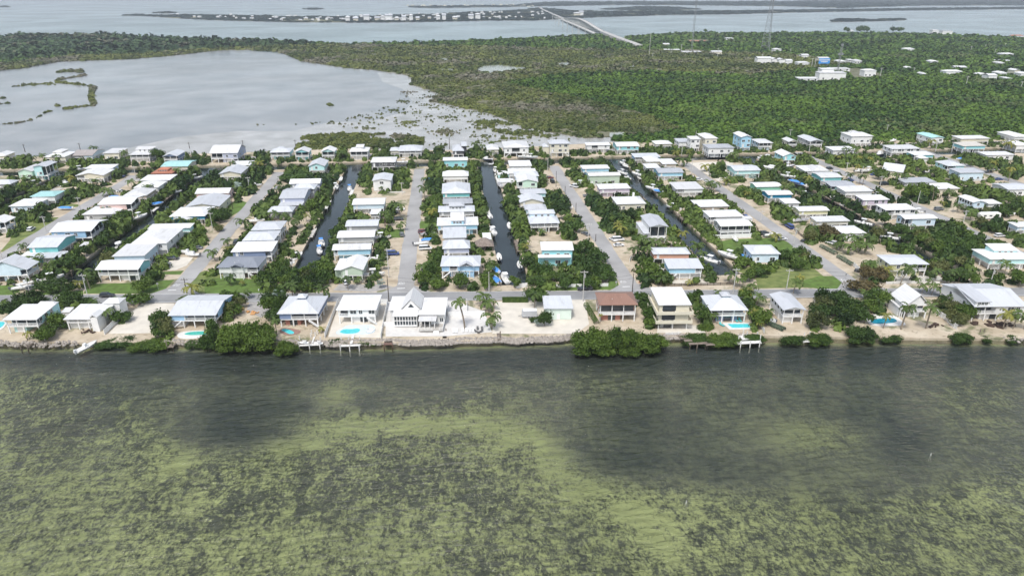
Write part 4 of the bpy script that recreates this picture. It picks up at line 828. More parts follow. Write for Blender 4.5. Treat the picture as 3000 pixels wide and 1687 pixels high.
def crown_mesh(seed, n=420, lobes=7, ball=1.0, e=.085):
    """unit crown (radius 1, height about 1.3): leaf clusters over several uneven lobes, gaps between"""
    g = np.random.RandomState(seed); V, F = [], []; L_ = []
    for i in range(lobes):
        a = g.rand()*6.28; q = .25+.5*g.rand() if i else 0; L_.append((q*math.cos(a), q*math.sin(a), .32+.5*g.rand()*(1-q*.6), .34+.22*g.rand()))
    for lx, ly, lz, lr in L_:                                # a loose dark heart so that the ground does not show through everywhere
        for k in range(14):
            d = g.randn(3); d /= np.linalg.norm(d); leaf_quad(V, F, np.array([lx, ly, lz])+d*lr*.45, d, lr*.34, g)
    for k in range(n):
        lx, ly, lz, lr = L_[g.randint(lobes)]; d = g.randn(3); d[2] = abs(d[2])*1.0-.25; d /= np.linalg.norm(d)
        leaf_quad(V, F, np.array([lx, ly, lz]) + d*np.array([lr, lr, lr*.85])*(.82+.3*g.rand()), d, e*(.7+.8*g.rand()), g)
    V = np.array(V); V[:, 2] -= V[:, 2].min()*.5
    return V, F
def limbs(seed, h=1.0):
    g = random.Random(seed); mb = MB(); mb.bar((0,0,-.1), (.03,.02,.42*h), .055, 6, .035)
    for i in range(4):
        a = 1.57*i+g.random(); mb.bar((.03,.02,.4*h), (.38*math.cos(a), .38*math.sin(a), .75*h), .03, 5, .012)
    return mb.mesh('trunk', TRUNK)
CRV = [crown_mesh(s, 380+40*(s % 3), 6+s % 4) for s in range(6)]
CR = []
for li, lm in enumerate(LEAFS + [BRONZE]):
    row_ = []
    for V, F in CRV:
        me = np_mesh('crown', V, np.array(F), lm); row_.append(me)
    CR.append(row_)
LB = [limbs(s) for s in range(3)]
HV = [crown_mesh(20+s, 700, 12, e=.06) for s in range(4)]
HM = [[np_mesh('crown', V, np.array(F), lm) for V, F in HV] for lm in LEAFS + [BRONZE]]
ADJ = ['dark green', 'bright green', 'olive green', 'bronze-leaved']
def broad(x, y, r, hue, h=None, z=GZ, big=False, name='broadleaf_tree', label=None, cat='tree', group=None):
    h = h or r*1.5; root = bpy.data.objects.new(name, None); col.objects.link(root); root.location = (x, y, z); root.rotation_euler = (0, 0, rnd.uniform(0, 6.28))
    k = rnd.randrange(4) if big else rnd.randrange(6)
    link('crown', (HM if big else CR)[hue][k], root, (0, 0, h*.12), 0, (r, r*rnd.uniform(.85, 1.1), h*.72))
    link('trunk', LB[rnd.randrange(3)], root, (0, 0, 0), 0, (r*.8, r*.8, h*.8))
    size = 'tall' if h > 6.5 else 'low' if h < 3.4 else 'spreading'
    tag(root, label or near_label(x, y, f"{size} {ADJ[hue]} tree"), cat, group); return root
def palm_crown(seed, n=13, fan=False):
    g = random.Random(seed); mb = MB()
    for i in range(n):
        a = 6.283*i/n + g.uniform(-.2, .2); up = g.uniform(-.3, 1.0); L = g.uniform(.8, 1.25); p = Vector((0, 0, 0)); el = up; pts = [p.copy()]
        seg = 6
        for s in range(seg):
            p = p + Vector((math.cos(a)*math.cos(el), math.sin(a)*math.cos(el), math.sin(el)))*(L/seg); el -= .30+.07*s; pts.append(p.copy())
        side = Vector((-math.sin(a), math.cos(a), 0))
        if fan: pts = [pts[0], pts[3]]
        for s in range(len(pts)-1):
            q, r_ = pts[s], pts[s+1]; w0 = [.03,.10,.14,.15,.13,.09][s] if not fan else .05; w1 = [.10,.14,.15,.13,.09,.02][s] if not fan else .3
            for sg in (-1, 1):
                dz = Vector((0, 0, -.45))
                mb.add([q, r_, r_+side*sg*w1+dz*w1, q+side*sg*w0+dz*w0 + (r_-q)*.35], [(0,1,2,3)])
    return mb
PC = [[palm_crown(s).mesh('crown', m) for s in range(4)] for m in PALML]; PF = [[palm_crown(30+s, 20, True).mesh('crown', m) for s in range(2)] for m in PALML]
def palm_trunk(seed, lean):
    mb = MB(); p = Vector((0, 0, -.03)); 
    for i in range(5):
        f = (i+1)/5; q = Vector((lean*f**1.6, 0, f)); mb.bar(p, q, .024*(1.35-.5*(i/5)), 6, .024*(1.35-.5*f)); p = q
    return mb.mesh('trunk', PTRUNK)
PT = [(l, palm_trunk(0, l)) for l in (0, .08, .18, .45)]
def palm(x, y, h, r, hue=0, lean=None, rot=None, label=None, fan=False, z=GZ):
    root = bpy.data.objects.new('palm_tree', None); col.objects.link(root); root.location = (x, y, z); root.rotation_euler = (0, 0, rnd.uniform(0, 6.28) if rot is None else rot)
    l, tm = PT[rnd.randrange(3)] if lean is None else PT[lean]
    link('trunk', tm, root, (0,0,0), 0, (h, h, h)); link('crown', rnd.choice((PF if fan else PC)[hue]), root, (l*h, 0, h*.98), 0, (r, r, r*.95))
    tag(root, label or near_label(x, y, f"{'tall' if h > 7.5 else 'short' if h < 4.5 else 'medium'} {['green','yellowing','silvery'][hue]} palm"), 'palm tree', None); return root

# exclusion tests for loose planting
def free(x, y, pad=.6):
    if y < coast(x)+1.5: return False
    if XY0-1 < y < XY1+1: return False
    if y > XY1+26: return False
    if road_n(x)-8.2 < y < road_n(x)+1: return False
    if 444 < y < 452.5: return False
    if y > road_n(x) and y < 412:
        for s in ROADS:
            if abs(x-s) < RW+1.6: return False
        for c in CANALS:
            if abs(x-c) < CW+.6 and y > cend(c)-1: return False
    for d in HOUSES:
        if abs(x-d['x']) < d['w']/2+pad and abs(y-d['y']) < d['D']/2+pad: return False
    return True
def house_behind(x, y):
    """a house whose front wall is just beyond this point: planting here stays low"""
    return any(abs(x-d['x']) < d['w']/2+1 and 0 < d['y']-d['D']/2-y < 7 for d in HOUSES)
ZONES = [
 ('B',0,[(1900,1000),(2120,900),(2160,960),(2150,1090),(2060,1180),(1980,1150)]),('D',0,[(820,900),(930,830),(930,1000),(880,1060)]),('H',0,[(260,640),(330,600),(420,640),(420,760),(360,740)]),('H',1,[(1600,640),(1830,600),(1850,720),(1700,850),(1640,760)]),('H',2,[(2440,850),(2557,830),(2557,1110),(2480,1060)]),('B',0,[(0,640),(130,650),(240,640),(240,670),(0,680)]),('J',0,[(1500,520),(1800,560),(1780,640),(1420,660),(1300,600)]),('J',2,[(2440,500),(2557,470),(2557,700)]),('F',1,[(130,300),(380,180),(400,260),(380,380),(200,400)]),('H',0,[(580,440),(700,430),(720,540),(600,540)]),
 ('B',0,[(0,900),(0,680),(560,680),(600,760),(480,740),(150,880)]),('B',0,[(640,740),(1120,700),(1140,790),(860,830),(700,800)]),('B',0,[(500,500),(900,490),(960,610),(520,620)]),('B',0,[(570,240),(880,150),(1050,260),(860,340)]),
 ('B',1,[(440,1150),(480,1020),(650,1000),(780,980),(640,1110),(540,1240)]),('B',0,[(1480,830),(1620,840),(1600,960),(1480,960)]),('B',2,[(1980,1100),(2080,960),(2160,960),(2140,1060),(2060,1180)]),
 ('D',0,[(700,560),(690,420),(900,330),(1500,350),(1540,480),(1250,600)]),('D',1,[(660,520),(700,300),(820,190),(1000,200),(1010,330),(1300,310),(1540,300),(1540,470),(1250,600),(780,590)]),('D',1,[(40,1000),(150,870),(200,720),(400,660),(430,760),(380,840),(280,960),(130,1150),(0,1200)]),('D',0,[(780,620),(1000,620),(1020,700),(900,880),(820,820)]),
 ('F',1,[(120,570),(120,430),(340,400),(380,480),(1000,500),(1040,570)]),('F',0,[(1300,510),(1340,430),(1480,150),(1640,290),(1850,340),(2030,140),(2160,40),(2380,50),(2480,260),(2460,520),(1760,540),(1500,500)]),
 ('H',1,[(260,340),(300,260),(520,300),(620,440),(580,530),(380,520)]),('H',0,[(290,620),(420,570),(460,780),(530,980),(500,1080),(400,1000)]),('H',0,[(850,570),(1060,570),(1090,720),(1200,980),(1110,1000),(1030,800)]),('H',1,[(1480,320),(1560,230),(1900,320),(1880,440),(1700,460)]),('H',0,[(1900,120),(2480,110),(2550,270),(1900,330)]),('H',1,[(1690,860),(1820,860),(1860,1060),(1760,1060)]),
 ('J',0,[(-100,620),(200,500),(380,640),(420,770),(600,820),(620,1000),(380,1050),(0,980)]),('J',3,[(430,520),(500,430),(740,430),(810,540),(780,630),(500,620)]),('J',0,[(930,-80),(1800,-100),(1860,120),(1700,250),(1860,480),(1620,520),(1560,320),(1240,120)]),('J',2,[(1440,660),(1640,660),(1840,900),(1840,1010),(1720,1000)]),('J',0,[(1640,680),(1880,660),(1920,880),(1720,880)]),('J',1,[(2200,440),(2557,420),(2557,560),(1700,545),(1700,480)]),('J',1,[(560,640),(800,660),(800,820),(640,860)]),
 ('C',0,[(0,580),(0,470),(100,440),(470,480),(600,570),(600,690),(380,740),(330,660),(0,650)]),('C',0,[(30,920),(120,840),(290,880),(300,1050),(80,1060)]),('C',0,[(500,460),(560,350),(800,330),(850,460),(700,570),(600,550)]),('C',0,[(870,580),(870,450),(1050,350),(1280,340),(1560,490),(1640,570),(1540,600),(1450,550),(1040,550)]),
 ('C',0,[(600,950),(600,840),(700,720),(930,760),(960,840),(800,900),(700,960)]),('C',1,[(1280,870),(1480,720),(1600,660),(1620,750),(1500,850),(1480,970),(1350,980)]),('C',0,[(1480,1290),(1490,980),(1760,890),(2050,920),(1950,1020),(1740,1050),(1820,1170),(1650,1250)]),('C',0,[(1850,570),(1900,440),(2080,350),(2100,470),(2000,610)]),('C',0,[(2230,450),(2557,420),(2557,610),(2340,610)]),
 ('C',0,[(1510,340),(1770,330),(1750,450),(1600,420)]),('C',0,[(620,300),(640,200),(800,200),(820,310)]),('C',0,[(900,320),(930,240),(1120,250),(1100,320)]),('C',1,[(1300,200),(1450,90),(1800,90),(1800,280),(1640,290),(1640,120),(1450,130)]),('C',1,[(2050,90),(2300,150),(2300,280),(2060,260)]),
 ('A',1,[(0,350),(0,290),(350,220),(400,340),(220,410),(0,410)]),('A',0,[(370,600),(420,540),(650,470),(690,590),(500,650)]),('A',0,[(0,890),(0,620),(230,620),(330,760),(150,860)]),('A',0,[(180,1010),(230,880),(560,880),(660,970),(640,1040),(300,1050)]),('A',0,[(790,780),(800,680),(1200,590),(1230,710),(1000,790)]),('A',0,[(590,380),(600,320),(700,320),(830,370),(780,410)]),
 ('A',0,[(850,360),(900,280),(1640,310),(1900,310),(2000,340),(1700,370),(1500,410),(1150,350)]),('A',1,[(1400,460),(1440,400),(1600,440),(1560,490)]),('A',1,[(1720,490),(1730,400),(1900,360),(1880,460)]),('A',0,[(2150,540),(2260,420),(2540,400),(2557,460),(2310,570),(2350,700),(2200,760),(1930,820),(1920,730),(2010,600)]),('A',0,[(2210,790),(2230,640),(2557,580),(2557,710)]),
 ('A',0,[(1200,1200),(1220,1020),(1500,970),(1700,1060),(1670,1220),(1450,1260),(1300,1200)]),('A',0,[(1680,880),(1850,850),(1880,970),(1700,960)]),('A',1,[(2160,1270),(2200,1140),(2420,1120),(2557,1200),(2557,1310),(2400,1400),(2200,1340)]),('A',1,[(2280,280),(2300,210),(2557,220),(2557,340),(2350,340)]),
 ('E',0,[(0,390),(0,270),(420,280),(420,360),(740,380),(740,430),(560,410),(380,510),(240,490)]),('E',0,[(740,370),(840,300),(920,300),(930,570),(880,610),(740,510)]),('E',0,[(150,190),(400,140),(480,250),(400,275),(100,275)]),('E',0,[(740,140),(960,150),(990,240),(790,250)]),('E',1,[(240,650),(250,500),(400,500),(410,710),(240,730)]),('E',0,[(770,660),(790,570),(940,620),(1020,800),(1000,940),(830,960),(800,860)]),
 ('E',1,[(130,910),(210,800),(360,780),(350,940),(210,970)]),('E',0,[(1160,880),(1190,800),(1350,720),(1390,880),(1480,970),(1500,1100),(1320,1090),(1220,1020)]),('E',1,[(1310,1200),(1320,1110),(1500,1100),(1530,1210),(1400,1250)]),('E',0,[(1540,340),(1560,270),(2040,300),(2050,240),(2557,250),(2557,335),(1800,355),(1640,395)]),('E',0,[(1720,820),(1700,710),(1900,660),(2020,840),(1950,930),(1760,890)]),('E',0,[(1880,1110),(1980,980),(2090,980),(2120,1180),(2080,1290),(1900,1230)]),
 ('E',0,[(1980,470),(2000,410),(2150,420),(2150,510),(2480,520),(2460,600),(2110,610),(2060,530)]),('E',0,[(2230,810),(2270,720),(2500,750),(2557,770),(2557,880),(2400,950),(2250,910)]),('E',0,[(2380,1150),(2420,920),(2557,910),(2557,1160)]),('E',1,[(1080,370),(1080,300),(1190,300),(1190,370)]),
 ('G',0,[(0,890),(0,740),(230,740),(420,860),(540,920),(750,1060),(790,1170),(680,1240),(560,1000),(320,960),(240,1070),(0,1060)]),('G',0,[(0,1210),(0,1070),(230,1090),(240,1210)]),('G',0,[(160,310),(180,200),(300,120),(520,150),(620,190),(600,245),(240,215)]),('G',0,[(150,450),(170,380),(290,350),(310,430),(240,460)]),('G',0,[(320,550),(330,490),(500,470),(520,570),(400,590)]),('G',0,[(410,630),(430,570),(600,580),(620,660),(550,660)]),
 ('G',0,[(660,850),(660,760),(1000,715),(1390,720),(1380,790),(980,795),(960,890),(850,870)]),('G',0,[(900,1010),(920,890),(1100,885),(1550,870),(1560,915),(1110,935),(1160,1060),(1230,1190),(1090,1160),(970,1110)]),('G',0,[(1090,1320),(1110,1240),(1300,1250),(1230,1300)]),('G',0,[(680,210),(700,160),(1000,180),(1030,245),(900,300),(760,270)]),('G',0,[(1200,495),(1200,400),(1330,370),(1340,485)]),('G',0,[(1450,545),(1460,485),(1640,480),(1620,565)]),('G',0,[(1740,550),(1780,440),(2000,430),(2180,570),(2150,605),(1850,595)]),
 ('G',1,[(1540,745),(1540,640),(1700,615),(1700,745)]),('G',0,[(1950,970),(1960,860),(2130,800),(2220,890),(2200,985),(2020,1005)]),('G',0,[(2000,140),(2000,20),(2100,20),(2300,120),(2557,140),(2557,345),(2280,335),(2280,240),(2100,130)]),('G',1,[(2160,470),(2200,410),(2390,420),(2480,475),(2400,505),(2250,535)]),('G',0,[(2250,860),(2280,775),(2480,775),(2490,860)]),('G',0,[(2380,1190),(2400,1120),(2557,1110),(2557,1335),(2400,1280)]),('G',0,[(1660,305),(1680,245),(1850,250),(1900,285),(1750,335)]),('G',0,[(1440,250),(1450,140),(1560,150),(1570,305),(1430,305)]),
 ('I',0,[(50,295),(0,200),(130,210),(500,220),(700,260),(700,365),(400,355),(200,355)]),('I',0,[(0,0),(500,80),(500,130),(120,130),(0,90)]),('I',1,[(720,110),(780,50),(900,30),(900,95)]),('I',0,[(770,335),(800,270),(930,280),(950,345)]),('I',0,[(980,275),(1080,235),(1180,300),(1150,385),(1050,335)]),('I',0,[(1180,415),(1190,325),(1330,315),(1400,425)]),('I',0,[(1500,270),(1640,220),(2060,220),(2250,290),(2300,385),(2100,405),(1900,365),(1700,310)]),('I',0,[(2300,505),(2300,335),(2500,320),(2557,390),(2557,525)]),
 ('I',0,[(1110,710),(1130,620),(1200,520),(1350,520),(1440,620),(1450,770),(1250,800)]),('I',0,[(1720,565),(1800,545),(2000,610),(2300,650),(2540,730),(2500,870),(2300,890),(2000,730),(1800,650)]),('I',0,[(1890,930),(1950,850),(2100,830),(2330,910),(2350,985),(1950,970)]),('I',0,[(180,970),(180,915),(300,890),(470,1010),(420,1045)]),('I',3,[(0,1290),(0,1100),(130,1080),(300,1130),(290,1240),(150,1310)]),
 ('I',1,[(1090,1190),(1100,1070),(1480,1080),(1500,1030),(1640,1060),(1800,1140),(2200,1190),(2340,1300),(2200,1410),(1800,1310),(1400,1310),(1180,1270)]),('I',0,[(860,1345),(900,1260),(1200,1270),(1600,1310),(1900,1410),(1900,1449),(900,1449)]),('I',0,[(1920,1070),(1950,1020),(2250,1060),(2480,1100),(2480,1190),(2250,1190)]),('I',1,[(2350,1310),(2557,1200),(2557,1410),(2400,1410)]),('I',1,[(710,870),(730,660),(850,670),(860,740),(1100,800),(1130,840),(900,810)]),('I',0,[(330,840),(340,775),(480,765),(480,850)]),('I',0,[(130,770),(140,670),(300,700),(310,770)]),('I',1,[(760,1070),(780,1015),(900,1040),(880,1085)]),
]
cand = []
for t, hue, poly in ZONES:
    w = [tuple(UT(t, x, y, 2.6)[:2]) for x, y in poly]; xs = [p[0] for p in w]; ys = [p[1] for p in w]
    s = 3.5; y = min(ys)
    while y < max(ys):
        x = min(xs)
        while x < max(xs):
            q, v = x+rnd.uniform(-.5, .5)*s, y+rnd.uniform(-.5, .5)*s
            if inpoly(q, v, w) and free(q, v): cand.append((q, v, rnd.uniform(1.9, 3.3), hue if rnd.random() < .72 else rnd.choice((0, 0, 1, 2)), rnd.uniform(.75, 1.25)))
            x += s
        y += s
# hedges and bushes along the canals and lot lines
for c in CANALS:
    for sg in (-1, 1):
        y = cend(c)+1
        while y < 411:
            hid = c in (-222, -140.5, 190.5, 278); x = c + sg*(CW+(rnd.uniform(.9, 2.2) if hid else rnd.uniform(.9, 3.2)))
            if free(x, y, .3) and (fbm(np.array([x]), np.array([y]), .06, 4)[0] > (-.9 if hid else -.5)): cand.append((x, y, rnd.uniform(2.0, 3.4) if hid else rnd.uniform(1.2, 2.5), rnd.choice((0, 0, 1, 2)), rnd.uniform(.8, 1.2)))
            y += rnd.uniform(2.2, 5)
for d in HOUSES:
    if d['row'] == 'water': continue
    for k in range(34):
        x = d['x']+rnd.choice((-1, 1))*(d['w']/2+rnd.uniform(1, 4.5)) if rnd.random() < .55 else d['x']+rnd.uniform(-.6, .6)*d['w']; y = d['y']+rnd.uniform(-.9, .9)*d['D']
        if free(x, y, .9): cand.append((x, y, rnd.uniform(.9, 2.6), rnd.choice((0, 1, 2, 0)), rnd.uniform(.7, 1.2)))
x = -330
while x < 470:                                              # planting between the back row and the lagoon
    for y in (rnd.uniform(433, 441), rnd.uniform(454, 459), rnd.uniform(433, 443)):
        if free(x, y, .8) and (x > -20 or rnd.random() < .4): cand.append((x, y, rnd.uniform(1.3, 2.8), rnd.choice((0, 0, 1)), 1))
    x += rnd.uniform(2.5, 5)
def in_frame(p, m=60): return -m < p[0] < 3000+m and 380 < p[1] < 1100
vis = []
for q in cand:
    x, y, r, hue, f = q; p = proj((x, y, 2))
    if not in_frame(p): continue
    h = r*1.75*f
    if house_behind(x, y): h = min(h, 2.3); r = min(r, 1.6)
    vis.append((r*h/p[2]**2, x, y, r, hue, h))
vis.sort(reverse=True)
solo = []                                                    # individuals: the largest in view that stand apart in the picture
for v in vis:
    if len(solo) >= 232: break
    solo.append(v)
for v in solo: broad(v[1], v[2], v[3]*1.08, v[4], v[5], big=v[3]*1.0/proj((v[1], v[2], 2))[2] > .0125)
rest = np.array([(v[1], v[2], GZ-.2, v[3]) for v in vis[len(solo):]]); hs_ = np.array([v[5]/v[3] for v in vis[len(solo):]])
TOWN = mangmat('town_leaf', (.020,.045,.010), (.105,.155,.030), (.12,.13,.05), .70)
if len(rest):
    p_ = rest.copy(); scatter('garden_greenery', p_, TOWN, 46, .26, label='dense garden trees and bushes filling the lots behind', cat='garden greenery', flat=1.25)
print('trees', len(vis), len(solo))
# trees one can pick out: tile, left, top, right, bottom of the crown, hue, words
for t, x0, y0, x1, y1, hue, lab in [
 ('D',150,640,400,930,2,'tall olive tree left of the orange lumber lot'),('D',290,600,480,760,0,'dark tree by the coast road above the lumber lot'),('D',780,590,1000,780,2,'greyish tree on the verge left of the cupola-roofed grey house'),('D',830,640,960,900,0,'slim leafy tree at the left corner of the slate blue house'),('D',-20,880,170,1140,0,'dense dark tree at the right end of the banded blue house'),
 ('B',480,1000,670,1240,1,'leafy tree at the shore between the two left waterfront houses'),('B',640,930,830,1090,0,'dark bushy tree between the two left waterfront houses'),('B',1470,810,1630,975,0,'dark tree by the white fence corner of the bare lot'),('B',1980,930,2165,1180,2,'olive shrub mass at the right edge of the bare lot'),('B',2190,620,2440,760,1,'leafy bush at the corner of the coast road and second street'),
 ('H',260,555,480,780,0,'dark tree at the upper left of the cream balcony building'),('H',340,700,560,1010,0,'tall dark tree left of the cream balcony building'),('H',840,560,1090,780,0,'dark tree at the upper right of the cream balcony building'),('H',980,720,1250,1010,0,'tall dark tree right of the cream balcony building'),('H',1540,640,1800,830,0,'dark tree behind the right corner of the cupola-roofed white house'),
 ('B',660,640,880,800,1,'bushy tree between the coast road and leftmost shed'),('B',860,650,1140,800,0,'wide bushy tree behind the balcony-gabled house'),('B',0,700,280,900,0,'dark tree mass behind the leftmost waterfront house'),('B',250,660,560,780,0,'dark tree on the road side of the leftmost waterfront house'),
 ('B',1620,350,1890,640,1,'tall tree at the street corner beside the grass verge'),('B',1540,560,1880,800,1,'leafy tree overhanging the coast road by the bare lot'),('B',880,135,1050,300,0,'dark round tree by the end of the left canal'),('F',1410,490,1760,760,1,'broad yellow-green tree beside the clipped hedge and coast road'),
 ('F',1590,785,1800,1050,0,'layered dark tree in front of the mint green house'),('F',1490,890,1600,1000,0,'rounded bush in front of the grey enclosed trailer'),('A',1870,95,2050,300,0,'tall dark tree on the back row beside the lagoon, left'),('C',870,360,1290,580,0,'huge dark spreading tree at the head of the second street'),
 ('I',1090,500,1440,800,1,'large round tree standing alone by the sixth street'),('J',420,400,830,640,3,'bronze-leaved round tree at the foot of the fifth street'),('I',0,1060,300,1300,3,'large bronze-leaved tree by the fifth street'),('I',1890,815,2340,960,2,'wide flat-topped tree beside the long diagonal house'),
 ('E',1760,770,2040,950,0,'full round tree at the left kerb of the fourth street'),('E',220,695,390,800,1,'bright lime green domed tree by the third street'),('E',1310,1075,1530,1230,1,'bright green round tree on the bank of the middle canal'),('F',2040,30,2480,330,0,'massive dark tree at the foot of the fourth street'),
 ('C',30,815,300,1050,0,'dark rounded tree at the left kerb of the second street'),('G',1190,365,1330,490,0,'dark round tree on the sandy lot at the fifth street head'),('G',1310,300,1390,470,0,'slim two-tiered tree on the sandy lot at the fifth street'),('G',1450,455,1640,560,0,'flat umbrella-shaped tree by the pale aqua house'),
 ('G',1530,610,1700,740,1,'yellow-green tree on the right kerb of the fifth street'),('G',2370,1100,2557,1330,2,'dense olive tree with a black car beneath'),('G',2090,1010,2250,1110,1,'rounded shrub on sand near the cream house'),('I',680,330,840,540,1,'slender bright tree on the sand by the cream gabled house'),
 ('C',100,1070,235,1185,2,'clipped blue-green mound beside the second street'),('C',60,1060,160,1130,0,'clipped green mound beside the second street'),('J',1640,850,1850,1050,2,'pale yellow-flowering tree by the picket fence'),('J',1440,640,1610,820,2,'yellow-green clumped tree right of the steep gabled house'),('J',1520,780,1660,920,2,'pale rounded tree beside the white picket fence')]:
    h = UT(t, 0, 0).z; b = UT(t, (x0+x1)/2, y1, GZ+.4); dpt = proj(b)[2]; px = 4.262
    r = (x1-x0)/px/2*dpt/FPX; hh = max(1.2, (y1-y0)/px*dpt/FPX*.95 - r*.35); by = b.y + r*.55
    broad(b.x, by, r*1.02, hue, hh, big=True, label=lab)
# mangroves growing out of the shore water
GREEN2 = 1
for t, x0, y0, x1, y1, hue, lab in [
 ('B',1160,1140,1640,1315,0,'low mangrove thicket on the waterline right of the white moored boat'),('B',1590,1150,2130,1345,1,'broad mangrove thicket on the shore below the bare lot'),('B',2310,1190,2557,1300,0,'small mangrove thicket below the free-form pool'),('D',-60,1000,150,1340,0,'tall mangrove clump at the shore left of the largest thicket'),
 ('D',150,900,850,1370,1,'largest leafy mangrove mass on the left shore'),('D',870,1195,1150,1390,1,'round mangrove bush in the water left of the white dock'),('D',1480,1180,1830,1290,0,'clipped mangrove hedge left of the pool dock'),('D',1870,1185,2205,1285,0,'clipped mangrove hedge right of the pool dock'),
 ('F',2050,1020,2640,1410,1,'massive mangrove clump in front of the brown-roofed house'),('H',-160,960,330,1400,1,'tall left half of the mangroves below the brown-roofed house'),('H',160,1050,690,1390,1,'right half of the mangroves left of the small stony beach'),('H',860,1095,1240,1270,0,'low mangroves behind the zigzag dock'),
 ('H',1200,1095,1620,1290,1,'mangrove hedge left of the white railed dock'),('H',1640,1105,1895,1245,0,'mangrove hedge right of the white railed dock'),('H',2090,1125,2425,1275,0,'rounded mangrove bush left of the white boat slip'),('H',2440,1100,2760,1275,1,'mangrove bush right of the white boat slip'),
 ('J',270,720,600,1000,1,'leafy tree left of the deep blue pool'),('J',370,980,780,1255,0,'dark mangrove tree leaning over water below the deep blue pool'),('J',780,1135,1115,1250,0,'low mangrove bush left of the dark sunken raft'),('J',1680,1095,1955,1255,0,'rounded mangrove bush beside the broken dock'),('J',2060,1140,2195,1240,0,'small mangrove bush right of the broken dock'),('J',2340,1125,2515,1240,0,'small mangrove bush on the far right shore'),
 ('H',1060,980,1260,1130,1,'leafy bushes at the left end of the rectangular pool')]:
    b = UT(t, (x0+x1)/2, y1, 0); dpt = proj(b)[2]; W_ = (x1-x0)/4.262*dpt/FPX; Hh = (y1-y0)/4.262*dpt/FPX
    dep = min(W_*.5, 9) if Hh > 4 else 3.2; hh = max(1.8, (Hh-dep*.42)*1.12); root = bpy.data.objects.new('mangrove_tree', None); col.objects.link(root); root.location = (b.x, b.y+dep/2, -.3)
    r = min(3.2, max(1.6, W_*.22)); nx_ = max(1, round(W_/(r*1.05))); ny_ = max(1, round(dep/(r*1.2)))
    for i in range(nx_):
        for j in range(ny_):
            u, v = (i+.5)/nx_*2-1, (j+.5)/ny_*2-1
            if nx_ > 2 and ny_ > 1 and u*u*.8+v*v*.6 > 1.25: continue
            f = max(.55, 1-.3*(abs(u)**3)-.2*max(0, -v)) if Hh > 4 else .95
            f *= rnd.uniform(.72, 1.15)
            link('crown', HM[hue][rnd.randrange(4)], root, (u*(W_/2-r*.6)+rnd.uniform(-.4, .4), v*(dep/2-r*.3)+rnd.uniform(-.4, .4), hh*f*.28-.2), rnd.uniform(0, 6), (r*rnd.uniform(.9, 1.2), r*rnd.uniform(.9, 1.2), hh*f*.62))
            if (i+j) % 2 == 0: link('crown', HM[hue][rnd.randrange(4)], root, (u*(W_/2-r*.4), v*(dep/2)-.3, -.3), rnd.uniform(0, 6), (r, r, hh*f*.5))
        link('trunk', LB[i % 3], root, ((i+.5)/nx_*W_-W_/2, 0, 0), 0, (r, r, hh*.8))
    tag(root, lab, 'mangrove', 'mangroves along the shore')
# clipped hedge by the coast road
def hedge(name, t, x0, x1, y0, y1, hgt, lab, m):
    a, b = UT(t, x0, y1, GZ), UT(t, x1, y1, GZ); d = UT(t, x0, y0, GZ+hgt).y-a.y; V, F = [], []; g = np.random.RandomState(3)
    for _ in range(1300):
        u, v, w = g.rand(), g.rand(), g.rand(); s = g.randint(3)
        if s == 0: w = 1
        if s == 1: v = 0
        n_ = np.array([0, -1, .2] if s == 1 else [0, 0, 1.]); leaf_quad(V, F, np.array([(b.x-a.x)*u, d*v, hgt*w]), n_, .2, g, .35)
    root = link(name, None, None, (a.x, a.y, GZ), math.atan2(b.y-a.y, b.x-a.x)); mb = MB(); mb.v, mb.f = V, F; mb.box(.1, b.x-a.x-.1, .1, d-.1, 0, hgt-.12)
    mb.obj('foliage', m, root); tag(root, lab, 'hedge')
hedge('hedge', 'F', 1160, 1480, 680, 752, 1.9, 'clipped box hedge along the coast road', LEAFS[1])
for t, pts, lab in [('J',[(20,60),(210,160)],'blue-green clipped hedge at the left of the fifth street gate'),('J',[(235,190),(420,300)],'blue-green clipped hedge below the white gate post'),('H',[(1880,1010),(2120,1110)],'clipped hedge in front of the end-on house'),('F',[(2200,790),(2340,1030)],'tall bright hedge beside the brown-roofed house')]:
    a, b = UT(t, *pts[0], GZ), UT(t, *pts[1], GZ); L = (b-a).length; root = link('hedge', None, None, a, math.atan2(b.y-a.y, b.x-a.x)); V, F = [], []; g = np.random.RandomState(4)
    for _ in range(700):
        q = g.rand()*3.14; leaf_quad(V, F, np.array([L*g.rand(), math.cos(q)*.9, .3+math.sin(q)*1.1]), np.array([0, math.cos(q), math.sin(q)]), .2, g, .5)
    mb = MB(); mb.v, mb.f = V, F; mb.obj('foliage', LEAFS[1] if 'bright' in lab else leafmat('leaf_grey', (.05,.08,.05), (.14,.18,.12)), root); tag(root, lab, 'hedge')
